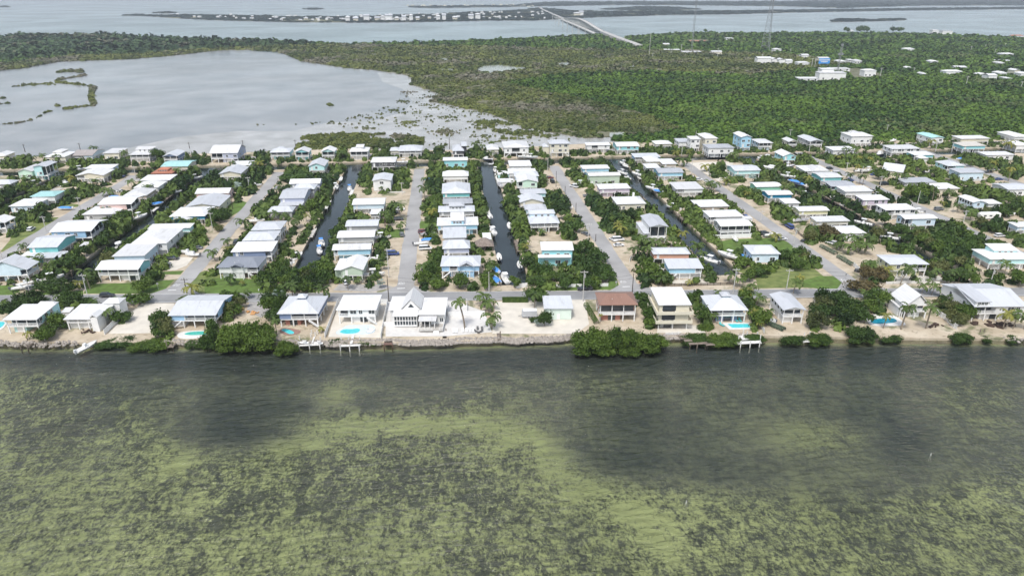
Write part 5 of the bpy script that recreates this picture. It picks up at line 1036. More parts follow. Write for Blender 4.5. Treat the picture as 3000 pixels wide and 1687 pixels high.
# palms: tile, crown x, crown y, base y, crown width, hue, options
for t, x, y, yb, w, hue, lean, fan in [
 ('B',460,190,300,220,0,0,0),('B',1125,350,580,190,0,1,0),('B',990,500,600,140,1,0,0),('B',1385,860,1020,180,0,1,0),('B',1490,700,800,160,0,0,0),('B',370,1130,1210,110,1,0,0),('B',760,670,760,150,0,0,0),('B',1200,730,800,140,0,0,0),('B',2400,560,680,210,1,0,0),('B',290,40,110,130,0,0,0),
 ('A',1175,145,230,110,0,0,0),('A',740,250,350,130,0,0,0),('A',300,510,600,110,0,0,0),('A',420,270,330,120,0,0,0),('A',540,230,300,110,0,0,0),('A',1570,200,310,110,0,0,0),('A',1655,560,660,120,0,0,0),('A',1340,680,740,180,0,0,0),('A',1870,630,740,130,0,0,0),('A',1220,540,640,120,0,0,0),('A',900,510,590,130,1,0,0),('A',2280,1040,1160,170,0,0,0),('A',2050,990,1110,160,0,0,0),('A',2160,1030,1140,130,0,0,0),('A',2420,1050,1150,140,0,0,0),('A',1340,900,990,130,0,0,0),('A',2230,420,520,120,0,0,0),('A',1460,450,530,140,0,0,0),('A',920,390,460,120,0,0,0),('A',2430,380,450,100,0,0,0),
 ('C',500,1050,1160,200,0,0,0),('C',730,970,1050,160,0,0,0),('C',860,960,1050,150,0,0,0),('C',980,980,1060,150,0,0,0),('C',1130,1030,1150,200,0,0,0),('C',1270,980,1060,100,1,0,0),('C',2010,1010,1140,160,0,0,0),('C',2250,960,1120,160,0,0,0),('C',2440,870,1020,150,0,1,0),('C',2340,870,980,150,0,0,0),('C',610,340,430,120,0,0,0),('C',700,330,420,130,1,0,0),('C',450,600,700,130,2,0,1),('C',50,600,680,110,0,0,0),('C',150,590,680,120,0,0,0),('C',240,770,850,120,0,0,0),('C',1730,200,300,130,0,0,0),('C',1690,220,300,100,0,0,0),('C',440,1400,1449,140,0,0,0),('C',940,620,690,120,0,0,0),('C',1080,620,690,110,0,0,0),('C',2140,600,660,60,0,0,0),('C',2210,640,690,60,0,0,0),('C',2260,600,660,60,0,0,0),('C',280,1290,1370,130,0,0,0),('C',340,330,400,100,0,0,0),('C',2440,1090,1180,140,0,0,0),
 ('D',130,110,230,170,0,0,0),('D',300,80,160,130,1,0,0),('D',430,90,170,140,0,0,0),('D',330,440,540,170,0,0,0),('D',1100,530,700,190,0,0,0),('D',1290,520,590,120,1,0,0),('D',1510,570,750,210,0,1,0),('D',1450,500,590,120,0,0,0),('D',1790,450,590,150,0,1,0),('D',1910,450,520,130,0,0,0),('D',2200,490,570,130,2,0,1),('D',2245,260,340,120,0,0,1),('D',550,620,700,130,0,0,1),('D',470,500,540,90,1,0,0),('D',900,960,1150,150,0,0,0),('D',1470,1070,1130,100,1,0,0),('D',50,860,970,170,0,0,0),('D',930,640,800,170,2,0,1),('D',2150,230,280,80,0,0,0),('D',620,120,160,100,0,0,0),
 ('E',200,530,600,120,0,0,0),('E',190,640,770,150,0,0,0),('E',160,890,980,110,0,0,1),('E',270,920,990,140,1,0,0),('E',450,520,570,100,0,0,0),('E',530,510,570,110,0,0,0),('E',600,510,570,110,0,0,0),('E',700,510,570,110,0,0,0),('E',810,90,170,100,0,0,0),('E',910,120,190,90,0,0,0),('E',1030,80,120,80,0,0,0),('E',1010,200,270,100,0,0,0),('E',1670,510,600,140,0,0,0),('E',1900,960,1030,120,0,0,1),('E',1450,1300,1400,120,0,0,0),('E',900,930,1010,150,0,0,0),('E',780,1380,1449,140,0,0,0),('E',1350,1010,1100,120,0,0,0),('E',480,970,1010,90,0,0,0),('E',590,700,760,100,0,0,0),('E',1650,1180,1240,120,0,0,0),('E',190,260,290,80,0,0,0),('E',380,130,200,90,0,0,0),('E',320,1230,1300,120,0,0,0),('E',800,940,1000,110,0,0,0),
 ('F',170,290,400,210,0,0,0),('F',290,310,380,130,1,0,0),('F',770,60,160,150,0,0,0),('F',1010,230,300,120,0,0,0),('F',1010,310,400,130,0,0,0),('F',920,660,780,210,0,0,0),('F',980,750,860,220,0,0,0),('F',1030,910,1080,250,0,0,0),('F',1560,640,830,190,0,0,0),('F',1480,200,290,170,0,0,0),('F',1450,30,130,120,1,0,0),('F',1690,250,310,90,0,0,0),('F',1770,280,330,90,0,0,0),('F',190,720,760,90,0,0,0),('F',1600,980,1050,130,2,0,1),('F',2380,900,1000,60,1,0,0),
 ('G',1170,570,660,150,0,0,0),('G',1230,590,690,140,0,0,0),('G',1120,370,440,130,1,0,0),('G',1390,550,610,130,1,0,0),('G',840,300,380,160,0,0,0),('G',920,190,250,90,1,0,0),('G',770,200,260,120,1,0,0),('G',1480,220,320,130,0,0,0),('G',740,550,620,140,0,0,0),('G',940,530,580,110,0,0,0),('G',2000,1230,1310,150,1,0,0),('G',1720,500,590,120,2,0,1),('G',2050,300,360,120,1,0,0),('G',2110,640,780,120,0,0,0),('G',2200,670,780,130,0,0,0),('G',2290,690,780,120,0,0,0),('G',1760,670,740,120,0,0,0),('G',1830,700,760,110,0,0,0),('G',960,900,990,160,0,0,0),('G',190,1130,1240,170,0,0,0),('G',350,1280,1400,200,0,0,0),('G',440,1320,1430,190,0,0,0),('G',60,1150,1280,160,1,0,0),('G',1030,1350,1449,180,0,0,0),('G',700,1280,1380,160,0,0,0),('G',840,1200,1300,150,1,0,0),('G',560,1290,1390,150,0,0,0),('G',40,1080,1180,130,1,0,0),('G',790,750,690,1,0,0,0),('G',2100,870,950,130,0,0,1),('G',1640,700,760,100,1,0,0),('G',2400,520,590,120,1,0,0),('G',2550,180,250,100,0,0,0),
 ('H',580,430,540,170,0,0,0),('H',400,60,240,150,0,0,0),('H',250,80,220,140,0,0,0),('H',1040,40,110,150,0,0,0),('H',1090,130,180,130,0,0,0),('H',880,160,200,110,0,0,0),('H',1430,390,510,150,0,0,0),('H',1560,470,560,150,0,0,0),('H',1640,600,720,170,1,0,0),('H',1730,520,650,160,0,0,0),('H',1770,670,800,180,0,0,0),('H',1800,90,200,140,0,0,0),('H',930,490,540,100,1,0,0),('H',1190,880,1000,200,0,0,0),('H',2230,480,640,170,0,0,0),('H',2300,420,520,140,1,0,0),('H',1760,860,980,150,1,0,0),('H',1290,620,660,100,0,0,0),('H',1930,850,930,130,0,0,0),('H',1790,1000,1080,120,1,0,0),('H',700,430,480,90,0,0,0),
 ('J',600,260,400,210,0,0,0),('J',810,320,440,160,1,0,0),('J',1010,330,530,240,0,3,0),('J',1480,230,330,190,0,0,0),('J',1440,350,500,140,0,1,0),('J',1630,370,520,150,0,0,0),('J',1790,150,230,130,1,0,0),('J',2310,270,400,190,0,0,0),('J',1280,530,640,160,0,0,0),('J',1400,540,660,170,0,0,0),('J',1680,670,790,180,0,0,0),('J',1020,770,1085,210,0,0,0),('J',1330,770,1075,230,0,0,0),('J',800,900,1075,130,1,0,0),('J',2290,870,1080,220,1,0,0),('J',2420,870,1080,200,0,0,0),('J',2550,940,1080,150,0,0,0),('J',730,710,830,160,0,0,0),('J',560,620,720,150,0,0,0),('J',1960,450,520,100,0,0,0),('J',350,60,150,170,0,0,0),('J',450,10,110,180,0,0,0),('J',570,30,150,190,0,0,0),('J',250,20,100,140,0,0,0),('J',1220,470,510,90,0,0,0),('J',1360,460,510,90,0,0,0),
 ('I',800,470,600,130,0,0,0),('I',930,480,600,130,0,0,0),('I',1040,480,590,110,0,0,0),('I',540,500,610,90,0,0,0),('I',500,500,600,90,0,0,0),('I',470,370,440,90,1,0,0),('I',540,360,440,90,0,0,0),('I',1390,300,400,110,0,0,0),('I',1500,290,400,100,0,0,0),('I',1640,340,450,110,0,0,0),('I',1770,310,390,100,0,0,0),('I',1890,300,380,110,0,0,0),('I',2360,410,560,110,1,0,0),('I',2160,320,460,110,1,0,0),('I',2120,350,460,90,0,0,0),('I',2340,80,190,160,1,0,0),('I',1390,60,160,120,1,0,0),('I',540,30,110,100,0,0,0),('I',660,20,100,100,0,0,0),('I',440,30,110,100,0,0,0),('I',640,50,130,90,0,0,0),('I',1600,680,770,150,0,0,0),('I',1410,640,800,110,0,0,0),('I',1720,860,950,130,0,0,0),('I',1880,930,1040,140,0,0,0),('I',1520,830,920,90,1,0,0),('I',1620,490,570,110,0,0,0),('I',1140,1010,1080,110,0,0,0),('I',630,810,880,80,0,0,0),('I',30,960,1000,90,1,0,0),('I',260,1250,1400,170,0,0,0),('I',420,1260,1400,180,0,0,0),('I',590,1260,1400,190,0,0,0),('I',1190,1140,1240,170,0,0,0),('I',560,880,930,100,1,0,0),('I',210,500,570,90,0,0,0),('I',380,470,540,110,0,0,0),('I',1700,1080,1150,120,0,0,0),('I',230,260,330,110,1,0,0),('I',470,260,320,120,1,0,0),('I',600,270,330,110,1,0,0),('I',320,160,260,110,0,0,0),('I',420,160,260,110,0,0,0),('I',20,700,800,120,0,0,0),('I',1060,960,1010,90,1,0,0)]:
    if w < 10: continue
    b = UT(t, x, yb, GZ); d = proj(b)[2]; h = (yb-y)/4.262*d/FPX/cp*.98; r = w/4.262*d/FPX/2*1.45
    palm(b.x, b.y, max(1.6, h), r, hue, lean if lean else None, None if not lean else R(180 if lean == 1 else 20), fan=bool(fan))
b = UT('F', 690, 1075, GZ); palm(b.x, b.y, 9.6, 3.4, 0, 2, R(180), label='leaning coconut palm beside the row of white loungers')

# ---------------------------------------------------------------- boats
HULLW = pmat('hull_white', (.78,.78,.77), .3, .04, .5, spec=.5); HULLB = pmat('hull_navy', (.03,.05,.14), .3, .1, .5, spec=.5); COVB = pmat('canvas_blue', (.08,.26,.62), .7, .1, 1); COVG = pmat('canvas_grey', (.30,.30,.31), .8, .1, 1)
DECK = pmat('boat_deck', (.62,.61,.58), .6, .06, 1); MOTOR = pmat('outboard_cowl', (.10,.105,.115), .3, .1, 1, spec=.5); ALU = pmat('aluminium', (.6,.6,.6), .35, .05, 1, metal=.7)
def hull_mesh(mat, b=.17):
    st = [(-.5,.85,.06,.42),(-.3,1,.03,.42),(0,1,.0,.44),(.25,.8,.02,.50),(.4,.45,.10,.56),(.5,.03,.30,.62)]; mb = MB(); V = []
    for y, w, k, s in st: V += [(-b*w, y, s*.28), (-b*w*.75, y, .28*(k+.12)), (0, y, .28*k), (b*w*.75, y, .28*(k+.12)), (b*w, y, s*.28)]
    F = [(5*i+j, 5*i+j+1, 5*i+j+6, 5*i+j+5) for i in range(5) for j in range(4)] + [(0,1,2,3,4)]
    return mb.add(V, F).mesh('hull', mat)
def deck_mesh(b=.155):
    st = [(-.49,.85,.36),(-.3,1,.36),(0,1,.37),(.25,.78,.42),(.4,.42,.48),(.48,.05,.54)]; V = []
    for y, w, s in st: V += [(-b*w, y, s*.28), (b*w, y, s*.28)]
    return MB().add(V, [(2*i, 2*i+1, 2*i+3, 2*i+2) for i in range(5)]).mesh('deck', DECK)
HU = hull_mesh(HULLW); HN = hull_mesh(HULLB); DK = deck_mesh()
def boat(t, x, y, ang, L, kind='console', z=.05, lab=None):
    z = GZ+.5 if z == 'land' else 1.6 if z == 'lift' else z
    p = UT(t, x, y, z+.6); root = bpy.data.objects.new('boat', None); col.objects.link(root); root.location = (p.x, p.y, z); root.rotation_euler = (0, 0, R(ang))
    link('hull', HN if 'navy' in kind else HU, root, (0,0,0), 0, (L, L, L*1.0)); link('deck', DK, root, (0,0,0), 0, (L, L, L*1.0))
    zz = .1*L
    if 'cover' in kind:
        m = COVG if 'grey' in kind else COVB
        MB().add([(-.16*L,-.48*L,zz),(.16*L,-.48*L,zz),(.17*L,.1*L,zz+.1),(0,.46*L,zz+.3),(-.17*L,.1*L,zz+.1),(0,-.3*L,zz+.9),(0,.15*L,zz+.9)], [(0,1,5),(1,2,6,5),(2,3,6),(3,4,6),(4,0,5,6)]).obj('canvas_cover', m, root)
    elif 'cruiser' in kind:
        mb = MB().add([(-.12*L,-.2*L,zz),(.12*L,-.2*L,zz),(.10*L,.28*L,zz),(-.10*L,.28*L,zz),(-.11*L,-.18*L,zz+1.5),(.11*L,-.18*L,zz+1.5),(.08*L,.08*L,zz+1.5),(-.08*L,.08*L,zz+1.5)], [(4,5,6,7),(0,1,5,4),(1,2,6,5),(2,3,7,6),(3,0,4,7)]); mb.obj('cabin', HULLW, root)
        MB().add([(-.102*L,.2*L,zz+.62),(.102*L,.2*L,zz+.62),(.088*L,.1*L,zz+1.35),(-.088*L,.1*L,zz+1.35)], [(0,1,2,3)]).obj('windscreen', GLASS, root)
        MB().box(-.1*L, .1*L, -.12*L, .04*L, zz+1.52, zz+1.62).obj('flybridge', HULLW, root)
    else:
        MB().add([(-.5,-.05*L-.7,zz),(.5,-.05*L-.7,zz),(.5,-.05*L+.6,zz),(-.5,-.05*L+.6,zz),(-.45,-.05*L-.5,zz+1.2),(.45,-.05*L-.5,zz+1.2),(.4,-.05*L+.2,zz+1.2),(-.4,-.05*L+.2,zz+1.2)], [(4,5,6,7),(0,1,5,4),(1,2,6,5),(2,3,7,6),(3,0,4,7)]).obj('console', HULLW, root)
        if 'top' in kind or L > 7:
            tp = MB().box(-.85, .85, -.05*L-1.2, -.05*L+1.1, zz+2.0, zz+2.1).obj('canopy', COVB if 'blue' in kind else HULLW, root)
            mb = MB(); [mb.bar((sx*.7, -.05*L+sy, zz), (sx*.7, -.05*L+sy, zz+2.0), .035) for sx in (-1, 1) for sy in (-.9, .8)]; mb.obj('canopy_frame', ALU, root)
    for sx in ((-.35, .35) if L > 7.5 else (0,)): MB().box(sx-.2, sx+.2, -.5*L-.75, -.5*L-.05, .08*L, .08*L+.9).box(sx-.08, sx+.08, -.5*L-.45, -.5*L-.2, -.1, .08*L).obj('outboard_motor', MOTOR if rnd.random() < .6 else HULLW, root)
    what = {'cover': 'covered boat', 'cruiser': 'cabin cruiser'}.get(kind.split()[-1], 'open boat')
    tag(root, lab or near_label(p.x, p.y, f"{'navy' if 'navy' in kind else 'white'} {what}{' ashore' if z > 1.2 else ''}"), 'boat', 'boats on the canals and lots'); return root
boat('B',1085,1300,-26,7,'console',.05,'white open boat moored at the shore beside the mangrove thicket')
boat('D',2175,195,-84,7,'console','land'); boat('D',2115,400,-84,8,'console','land','white boat on a trailer near the silvery palm'); boat('D',1150,185,-18,9,'top',.05); boat('D',1080,280,-10,6.5,'console',.05)
for a in [('B',650,450,-50,8,'console','lift'),('B',330,510,-60,6.5,'console','land'),('B',270,560,-70,6.5,'console','land'),('B',1500,50,-30,6,'top',.05),('B',2330,120,70,6.5,'console','land'),('B',2400,150,80,6,'console','land'),
 ('F',1115,175,0,6.5,'console',.6),('F',1192,450,8,9,'console',.05),('F',1370,275,0,6,'console','lift'),('F',1080,460,15,7,'blue cover','lift'),('F',1075,335,15,6.5,'blue cover','lift'),('F',1410,330-300,10,6,'console',.05),
 ('E',1000,990,5,7,'console','lift'),('E',1040,1185,8,8,'console','lift'),('E',1245,1110,0,7,'console','lift'),('E',1088,510,5,7,'console',.05),('E',1068,425,5,7.5,'top',.05),('E',1125,600,8,8,'grey cover','lift'),('E',950,285,75,8,'navy cruiser',.05),('E',1040,345,85,6,'console',.05),('E',1440,255,-95,9,'console','land'),('E',1520,260,-100,8.5,'top','land'),('E',2120,180,-10,7,'console','land'),('E',150,1330,-80,6.5,'console','land'),
 ('C',1635,630,5,9.5,'top',.05),('C',1700,530,0,6.5,'console','lift'),('C',1808,650,8,7.5,'blue top',.05),('C',1455,1330,12,8,'blue top',.05),('C',1430,1420,12,7,'blue top',.05),('C',2210,1260,-82,8,'console','land'),('C',2490,325,-88,9,'console','lift'),('C',650,1050,-85,7,'console','land'),('C',640,605,-80,6,'console','land'),
 ('A',1745,1005,-30,8.5,'top','lift'),('A',430,595,-40,7,'top',.05),('A',330,640,-60,7,'console',.05),('A',1000,410,-50,7,'top','lift'),('A',810,590,-80,9,'cruiser',.05),('A',840,620,-80,8,'console',.05),('A',2440,520,-60,8,'console',.05),('A',2210,690,-40,6,'console',.05),('A',1500,1390,-50,7,'top',.05),('A',1960,840,-50,6.5,'blue cover','lift'),
 ('G',110,340,20,8,'console',.05),('G',150,375,30,7,'console',.05),('G',278,470,30,8,'console','lift'),('G',92,455,25,8,'console',.05),('G',158,520,30,7,'console',.05),('G',470,650,40,8.5,'console','lift'),('G',535,680,40,6,'blue cover','lift'),('G',728,890,32,9,'console',.05),('G',1860,305,15,12,'cruiser',.05),('G',1900,260,50,9,'cruiser',.05),('G',1945,405,48,13,'cruiser',.05),('G',2150,495,55,8,'console','lift'),('G',2170,375,-75,10,'navy console','land'),
 ('G',2235,560,40,7,'blue cover','lift'),('G',2300,595,40,8,'blue cover',.05),('G',2350,730,50,8,'console',.05),('G',1500,1170+100,0,5,'console','land'),('G',2340,1045,-85,8,'cover grey','land'),
 ('H',1420,165,38,9.5,'console','lift'),('H',1180,225,40,8,'console','lift'),('H',540,325,30,6.5,'console','land'),('H',1870,930,25,8,'cover grey','land'),('H',1615,180,10,6,'blue cover','land'),
 ('I',620,430,-85,10.5,'console','land'),('I',500,430,-85,6,'console','land'),('I',365,885,38,9,'blue top',.05),('I',765,220,-60,10,'navy cruiser',.05),('I',1010,580,-80,8,'navy console','land'),('I',535,1085,42,9,'top',.05),('I',180,770,10,6,'console','land'),('I',860,1265,60,8,'console',.05),('I',1380,440,-80,7,'console',.05),('I',2480,930,-30,7,'console','land'),('I',2400,970,-70,6,'console','land'),('I',930,50,-60,7,'console','land')]:
    boat(*a)
# ---------------------------------------------------------------- cars
def car(t, x, y, ang, c, kind='suv', lab=None):
    p = UT(t, x, y, GZ+.7); L, Wd, Hh = dict(suv=(4.7,1.9,1.7), sedan=(4.6,1.8,1.4), pickup=(5.6,2.0,1.8), van=(5.4,2.0,2.1))[kind]
    m = pmat('car_paint_'+c, dict(black=(.02,.02,.022), grey=(.16,.165,.17), white=(.72,.72,.72), red=(.16,.02,.025), blue=(.03,.06,.22), silver=(.42,.43,.44))[c], .28, .05, 1, spec=.6)
    root = bpy.data.objects.new('parked_car', None); col.objects.link(root); root.location = (p.x, p.y, GZ+.06); root.rotation_euler = (0, 0, R(ang))
    prof = [(-.5,.32),(-.5,.58),(-.47,.66),(-.2,.68),(.24,.66),(.45,.58),(.5,.50),(.5,.32)]; V = []
    for sx, k in ((-1, 1), (-.93, 1), (.93, 1), (1, 1)):
        for q, z in prof: V.append((sx*Wd/2, q*L*(.98 if abs(sx) == 1 else 1), (z if abs(sx) < 1 else min(z, .6))*Hh*.86))
    n_ = len(prof); F = [(i*n_+j, i*n_+(j+1) % n_, (i+1)*n_+(j+1) % n_, (i+1)*n_+j) for i in range(3) for j in range(n_)] + [tuple(range(n_)), tuple(range(3*n_, 4*n_))[::-1]]
    MB().add(V, F).obj('body', m, root)
    y0, y1, t0, t1 = dict(suv=(-.47,.26,-.43,.10), sedan=(-.38,.26,-.22,.08), pickup=(-.14,.28,-.10,.14), van=(-.48,.36,-.46,.22))[kind]; zb, zt = Hh*.57, Hh*.93; a, b = Wd*.46, Wd*.38
    MB().add([(-a,y0*L,zb),(a,y0*L,zb),(a,y1*L,zb),(-a,y1*L,zb),(-b,t0*L,zt),(b,t0*L,zt),(b,t1*L,zt),(-b,t1*L,zt)], [(0,1,5,4),(1,2,6,5),(2,3,7,6),(3,0,4,7)]).obj('window', GLASS, root)
    MB().add([(-b-.02,t0*L,zt),(b+.02,t0*L,zt),(b+.02,t1*L,zt),(-b-.02,t1*L,zt),(-b,t0*L+.1,zt+.07),(b,t0*L+.1,zt+.07),(b,t1*L-.1,zt+.07),(-b,t1*L-.1,zt+.07)], [(4,5,6,7),(0,1,5,4),(1,2,6,5),(2,3,7,6),(3,0,4,7)]).obj('roof', m, root)
    for sx in (-1, 1):
        for sy in (-.31, .32): MB().bar((sx*(Wd/2-.22), sy*L, .3), (sx*(Wd/2+.01), sy*L, .3), .33, 12).obj('wheel', MOTOR, root)
        MB().box(sx*Wd*.36-.15, sx*Wd*.36+.15, .49*L, .503*L, .36*Hh, .44*Hh).obj('headlight', TRIM, root)
    if kind == 'pickup': MB().box(-Wd*.4, Wd*.4, -.48*L, -.17*L, Hh*.585, Hh*.60).obj('load_bed', MOTOR, root)
    tag(root, lab or near_label(p.x, p.y, f"{c} {'SUV' if kind == 'suv' else kind}"), kind if kind != 'suv' else 'car', 'parked cars'); return root
car('B',1335,660,-90,'black','suv','black SUV driving on the coast road at the left'); car('B',2040,270,-85,'grey','pickup','grey pickup parked on sand above the flatbed trailer'); car('B',2150,198,-88,'black','suv','black SUV parked on sand beyond the grey pickup')
car('F',2190,575,90,'black','pickup','black pickup parked on the verge of the coast road'); car('B',415,565,-50,'grey','suv')
for a in [('E',170,1185,-80,'red','suv'),('E',305,1175,-75,'silver','sedan'),('F',195,75,-85,'white','van'),('F',230,350,-85,'white','van'),('G',55,1350,-88,'white','sedan'),('G',45,1285,-88,'white','van'),('G',2400,1305,50,'black','suv'),('G',945,515,60,'white','suv'),('G',1050,535,-88,'white','suv'),('G',1880,1205,-85,'black','suv'),('G',2090,1272,-88,'white','sedan'),
 ('E',2050,620,35,'white','pickup'),('I',130,398,-70,'black','suv'),('I',688,472,-85,'blue','sedan'),('I',2245,530,-88,'blue','sedan'),('I',2200,412,-70,'silver','suv'),('J',525,355,50,'black','suv'),('E',2195,1208,30,'grey','sedan'),('C',2460,1220,10,'grey','suv'),('I',150,1325,40,'white','suv'),('C',2360,945,-88,'black','sedan'),('E',2540,1280,20,'white','sedan'),('I',2115,440,-80,'black','pickup'),('E',2175,185,-80,'grey','suv'),('D',1755,490,20,'white','sedan'),('G',600,625,-88,'silver','suv'),('I',870,1010-700,-60,'white','suv')]:
    car(*a)

# more cars and trailered boats standing in the side yards along the streets
rc = random.Random(21); n0 = 0
for d in [q for q in HOUSES if q['row'] == 'block' and 250 < q['y'] < 405]:
    s_ = min(ROADS, key=lambda q: abs(q-d['x'])); sg = 1 if d['x'] > s_ else -1
    if rc.random() < .42:
        x = s_+sg*(RW+rc.uniform(3.2, 5.2)); y = d['y']+rc.uniform(-d['D']/2, d['D']/2)
        if free(x, y, 1.2):
            px_, py_, _ = proj((x, y, GZ+.7)); t_ = 'A'; X_, Y_ = (px_-0)*4.262, (py_-400)*4.262
            if rc.random() < .7: car('A', X_, Y_, rc.choice((90, -88, 4, -86)), rc.choice(('white','grey','silver','black','white','blue','red')), rc.choice(('suv','sedan','pickup','van')))
            else: boat('A', X_, Y_, rc.choice((88, -86)), rc.uniform(6, 7.5), rc.choice(('console','cover','grey cover')), 'land')

# ---------------------------------------------------------------- poles and wires
POLEC = pmat('pole_concrete', (.50,.49,.47), .8, .08, 1); POLED = pmat('pole_timber', (.07,.055,.045), .85, .2, 1); WIRE = pmat('wire', (.05,.05,.05), .6, .05, 1)
def pole(t, xt, yt, xb, yb, dark=0, arm=1, trans=0, lab=None):
    b = UT(t, xb, yb, GZ); d = proj(b)[2]; h = (yb-yt)/(2.576 if t in 'KLM' else 4.262)*d/FPX/cp; m = POLED if dark else POLEC
    root = bpy.data.objects.new('utility_pole', None); col.objects.link(root); root.location = b; root.rotation_euler = (0, 0, R(-4))
    lean = (xt-xb)/(2.576 if t in 'KLM' else 4.262)*d/FPX*.0
    r = .15 if b.length < 420 else .2
    MB().bar((0,0,-.1), (lean,0,h), r*1.15, 8, r*.75).obj('pole', m, root)
    if arm:
        MB().box(-1.3, 1.3, -.06, .06, h-.75, h-.6).obj('crossarm', m, root)
        mb = MB(); [mb.bar((x, 0, h-.6), (x, 0, h-.3), .06) for x in (-1.2, -.5, .5, 1.2)]; mb.obj('insulators', TRIM, root)
    if trans: MB().bar((.35, 0, h-2.6), (.35, 0, h-1.5), .28, 10).obj('transformer', ALU, root)
    tag(root, lab or near_label(b.x, b.y, f"{'dark timber' if dark else 'pale concrete'} utility pole"), 'utility pole', 'utility poles'); return b, h
tops = []
for a in [('B',345,415,385,655,0,1,0,'pale concrete pole on the far left verge of the coast road'),('B',1035,395,1090,655,0,1,1,'pale concrete pole with transformer beside the coast road lawn'),('B',2310,445,2335,640,1,1,0,'dark timber pole at the foot of the second street'),('D',2270,420,2300,740,1,0,0,'tall dark timber pole left of the glass-fronted house'),
 ('F',990,370,993,630,0,0,0,'slim pale pole on the verge by the middle canal'),('F',2165,355,2165,735,0,1,1,'tall pale pole in front of the brown-roofed house'),('H',228,390,222,630,1,0,0,'dark timber pole behind the brown-roofed house'),('H',1500,325,1480,640,0,1,1,'pale concrete pole behind the cupola-roofed house'),('H',2160,335,2145,600,0,1,0,'pale concrete pole behind the end-on house'),('J',2165,310,2125,550,0,1,1,'pale concrete pole on the coast road, far right')]:
    b, h = pole(*a); tops.append((b, h))
for a in [('A',530,1000,580,1190,0,1,1),('A',970,765,1010,940),('A',1680,380,1700,520),('B',0,60,25,200),('C',545,515,560,680,0,1,1),('C',65,955,100,1165),('C',2460,580,2465,720),('C',2515,380,2520,470,0,0),('C',345,740,350,905,1,0),('E',1825,445,1828,630,1,0),('E',2075,835,2075,945,1,0),('E',2230,1090,2228,1300,0,1,1),('E',2320,1220,2322,1310,1,0),
 ('E',1765,195,1768,350),('E',1722,280,1725,430,0,0),('G',965,290,958,480),('G',1840,930,1825,1070),('G',2260,1150,2230,1395,0,1,1),('G',840,120,838,240,0,0),('I',760,500,757,630),('I',345,330,340,425),('I',1250,690,1225,845,0,0),('I',1815,925,1800,1070,0,1,1),('I',535,380,530,480,0,0),('N',2195,175,2190,270),('N',2440,330,2430,450),
 ('O',380,190,365,370,0,0),('O',855,115,845,195),('O',1465,310,1450,440,0,0),('O',1665,340,1655,445,0,0),('A',295,105,315,195,1),('A',990,90,1005,175,1),('A',2355,80,2368,150,1),('C',465,60,490,195,1),('C',1125,50,1135,140,1),('E',497,20,500,160,1,0),('E',1740,0,1740,85,1,0),('N',1017,195,1015,272,0,0),('N',393,245,395,330,1,0),('D',2315,80,2300,440,0,0),('E',1937,625,1940,720,1,0)]: pole(*a)
tops.sort(key=lambda q: q[0].x)
for (a, h), (b, g_) in zip(tops, tops[1:]):
    if (b-a).length > 110: continue
    mb = MB()
    for off in (0, -1.2):
        p = [a.lerp(b, i/8) + Vector((0, off*.4, (h+(g_-h)*i/8)-.3+off-1.6*(1-(2*i/8-1)**2))) for i in range(9)]
        for u, v in zip(p, p[1:]): mb.bar(u, v, .03, 4)
    tag(mb.obj('power_line', WIRE), f"thin black wires over the coast road from the {ORD[tops.index((a, h))+1]} to the next pole", 'power line', 'wires along the coast road')

# ---------------------------------------------------------------- docks
DKW = pmat('dock_white', (.66,.65,.62), .7, .08, 1.5)
def dock(lab, parts, m, piles=(), h=1.0, tall=2.0, name='dock'):
    """parts: (tile, x0, y0, x1, y1) plan corners seen at deck height"""
    root = None; 
    for i, (t, x0, y0, x1, y1) in enumerate(parts):
        a, b = UT(t, x0, y1, h), UT(t, x1, y0, h)
        if root is None: root = bpy.data.objects.new(name, None); col.objects.link(root); root.location = (a.x, a.y, 0); o = a.copy()
        mb = MB(); n_ = max(2, int((b.y-a.y)/.5)) if True else 2
        for k in range(n_):
            ya = a.y-o.y+(b.y-a.y)*k/n_; mb.box(a.x-o.x, b.x-o.x, ya+.02, ya+(b.y-a.y)/n_-.03, h-.12, h)
        mb.obj('deck', m, root)
        mb = MB()
        for x in (a.x-o.x+.15, b.x-o.x-.15): mb.box(x-.08, x+.08, 0, b.y-a.y, h-.35, h-.13)
        mb.obj('beam', m, root, (0, a.y-o.y, 0))
    pm = MB().bar((0,0,-1.4), (0,0,1), .16, 8).mesh('piling', m)
    for t, x, y, hh in piles:
        p = UT(t, x, y, 0); q = link('piling', pm, root, (p.x-o.x, p.y-o.y, 0), 0, (1, 1, hh))
    tag(root, lab, 'dock'); return root, o
r0, o0 = dock('white T-shaped dock with two jet skis below the kidney pool', [('D',1175,1262,1450,1292),('D',1330,1175,1378,1255)], DKW, [('D',x,y,2.2) for x, y in ((1178,1318),(1310,1330),(1440,1325),(1190,1245),(1330,1210),(1385,1200),(1450,1260),(1340,1170),(1410,1175))])
dock('white T-shaped dock reached from the curved pool deck', [('D',1695,1268,1945,1300),('D',1810,1150,1870,1262)], DKW, [('D',x,y,2.2) for x, y in ((1695,1350),(1812,1360),(1932,1355),(1708,1255),(1800,1250),(1940,1250))])
dock('white dock with ladder and railings below the rectangular pool', [('H',1545,1222,1812,1268),('H',1600,1140,1640,1215)], DKW, [('H',x,y,2.3) for x, y in ((1545,1250),(1572,1312),(1690,1312),(1808,1305),(1815,1240),(1650,1190),(1778,1200),(1602,1170))])
dock('dark flat boathouse platform at the waterline right of the pool dock', [('D',2235,1195,2350,1280)], pmat('rust_deck', (.16,.10,.08), .9, .2, 1), [('D',2240,1310,1),('D',2345,1310,1)], h=.8)
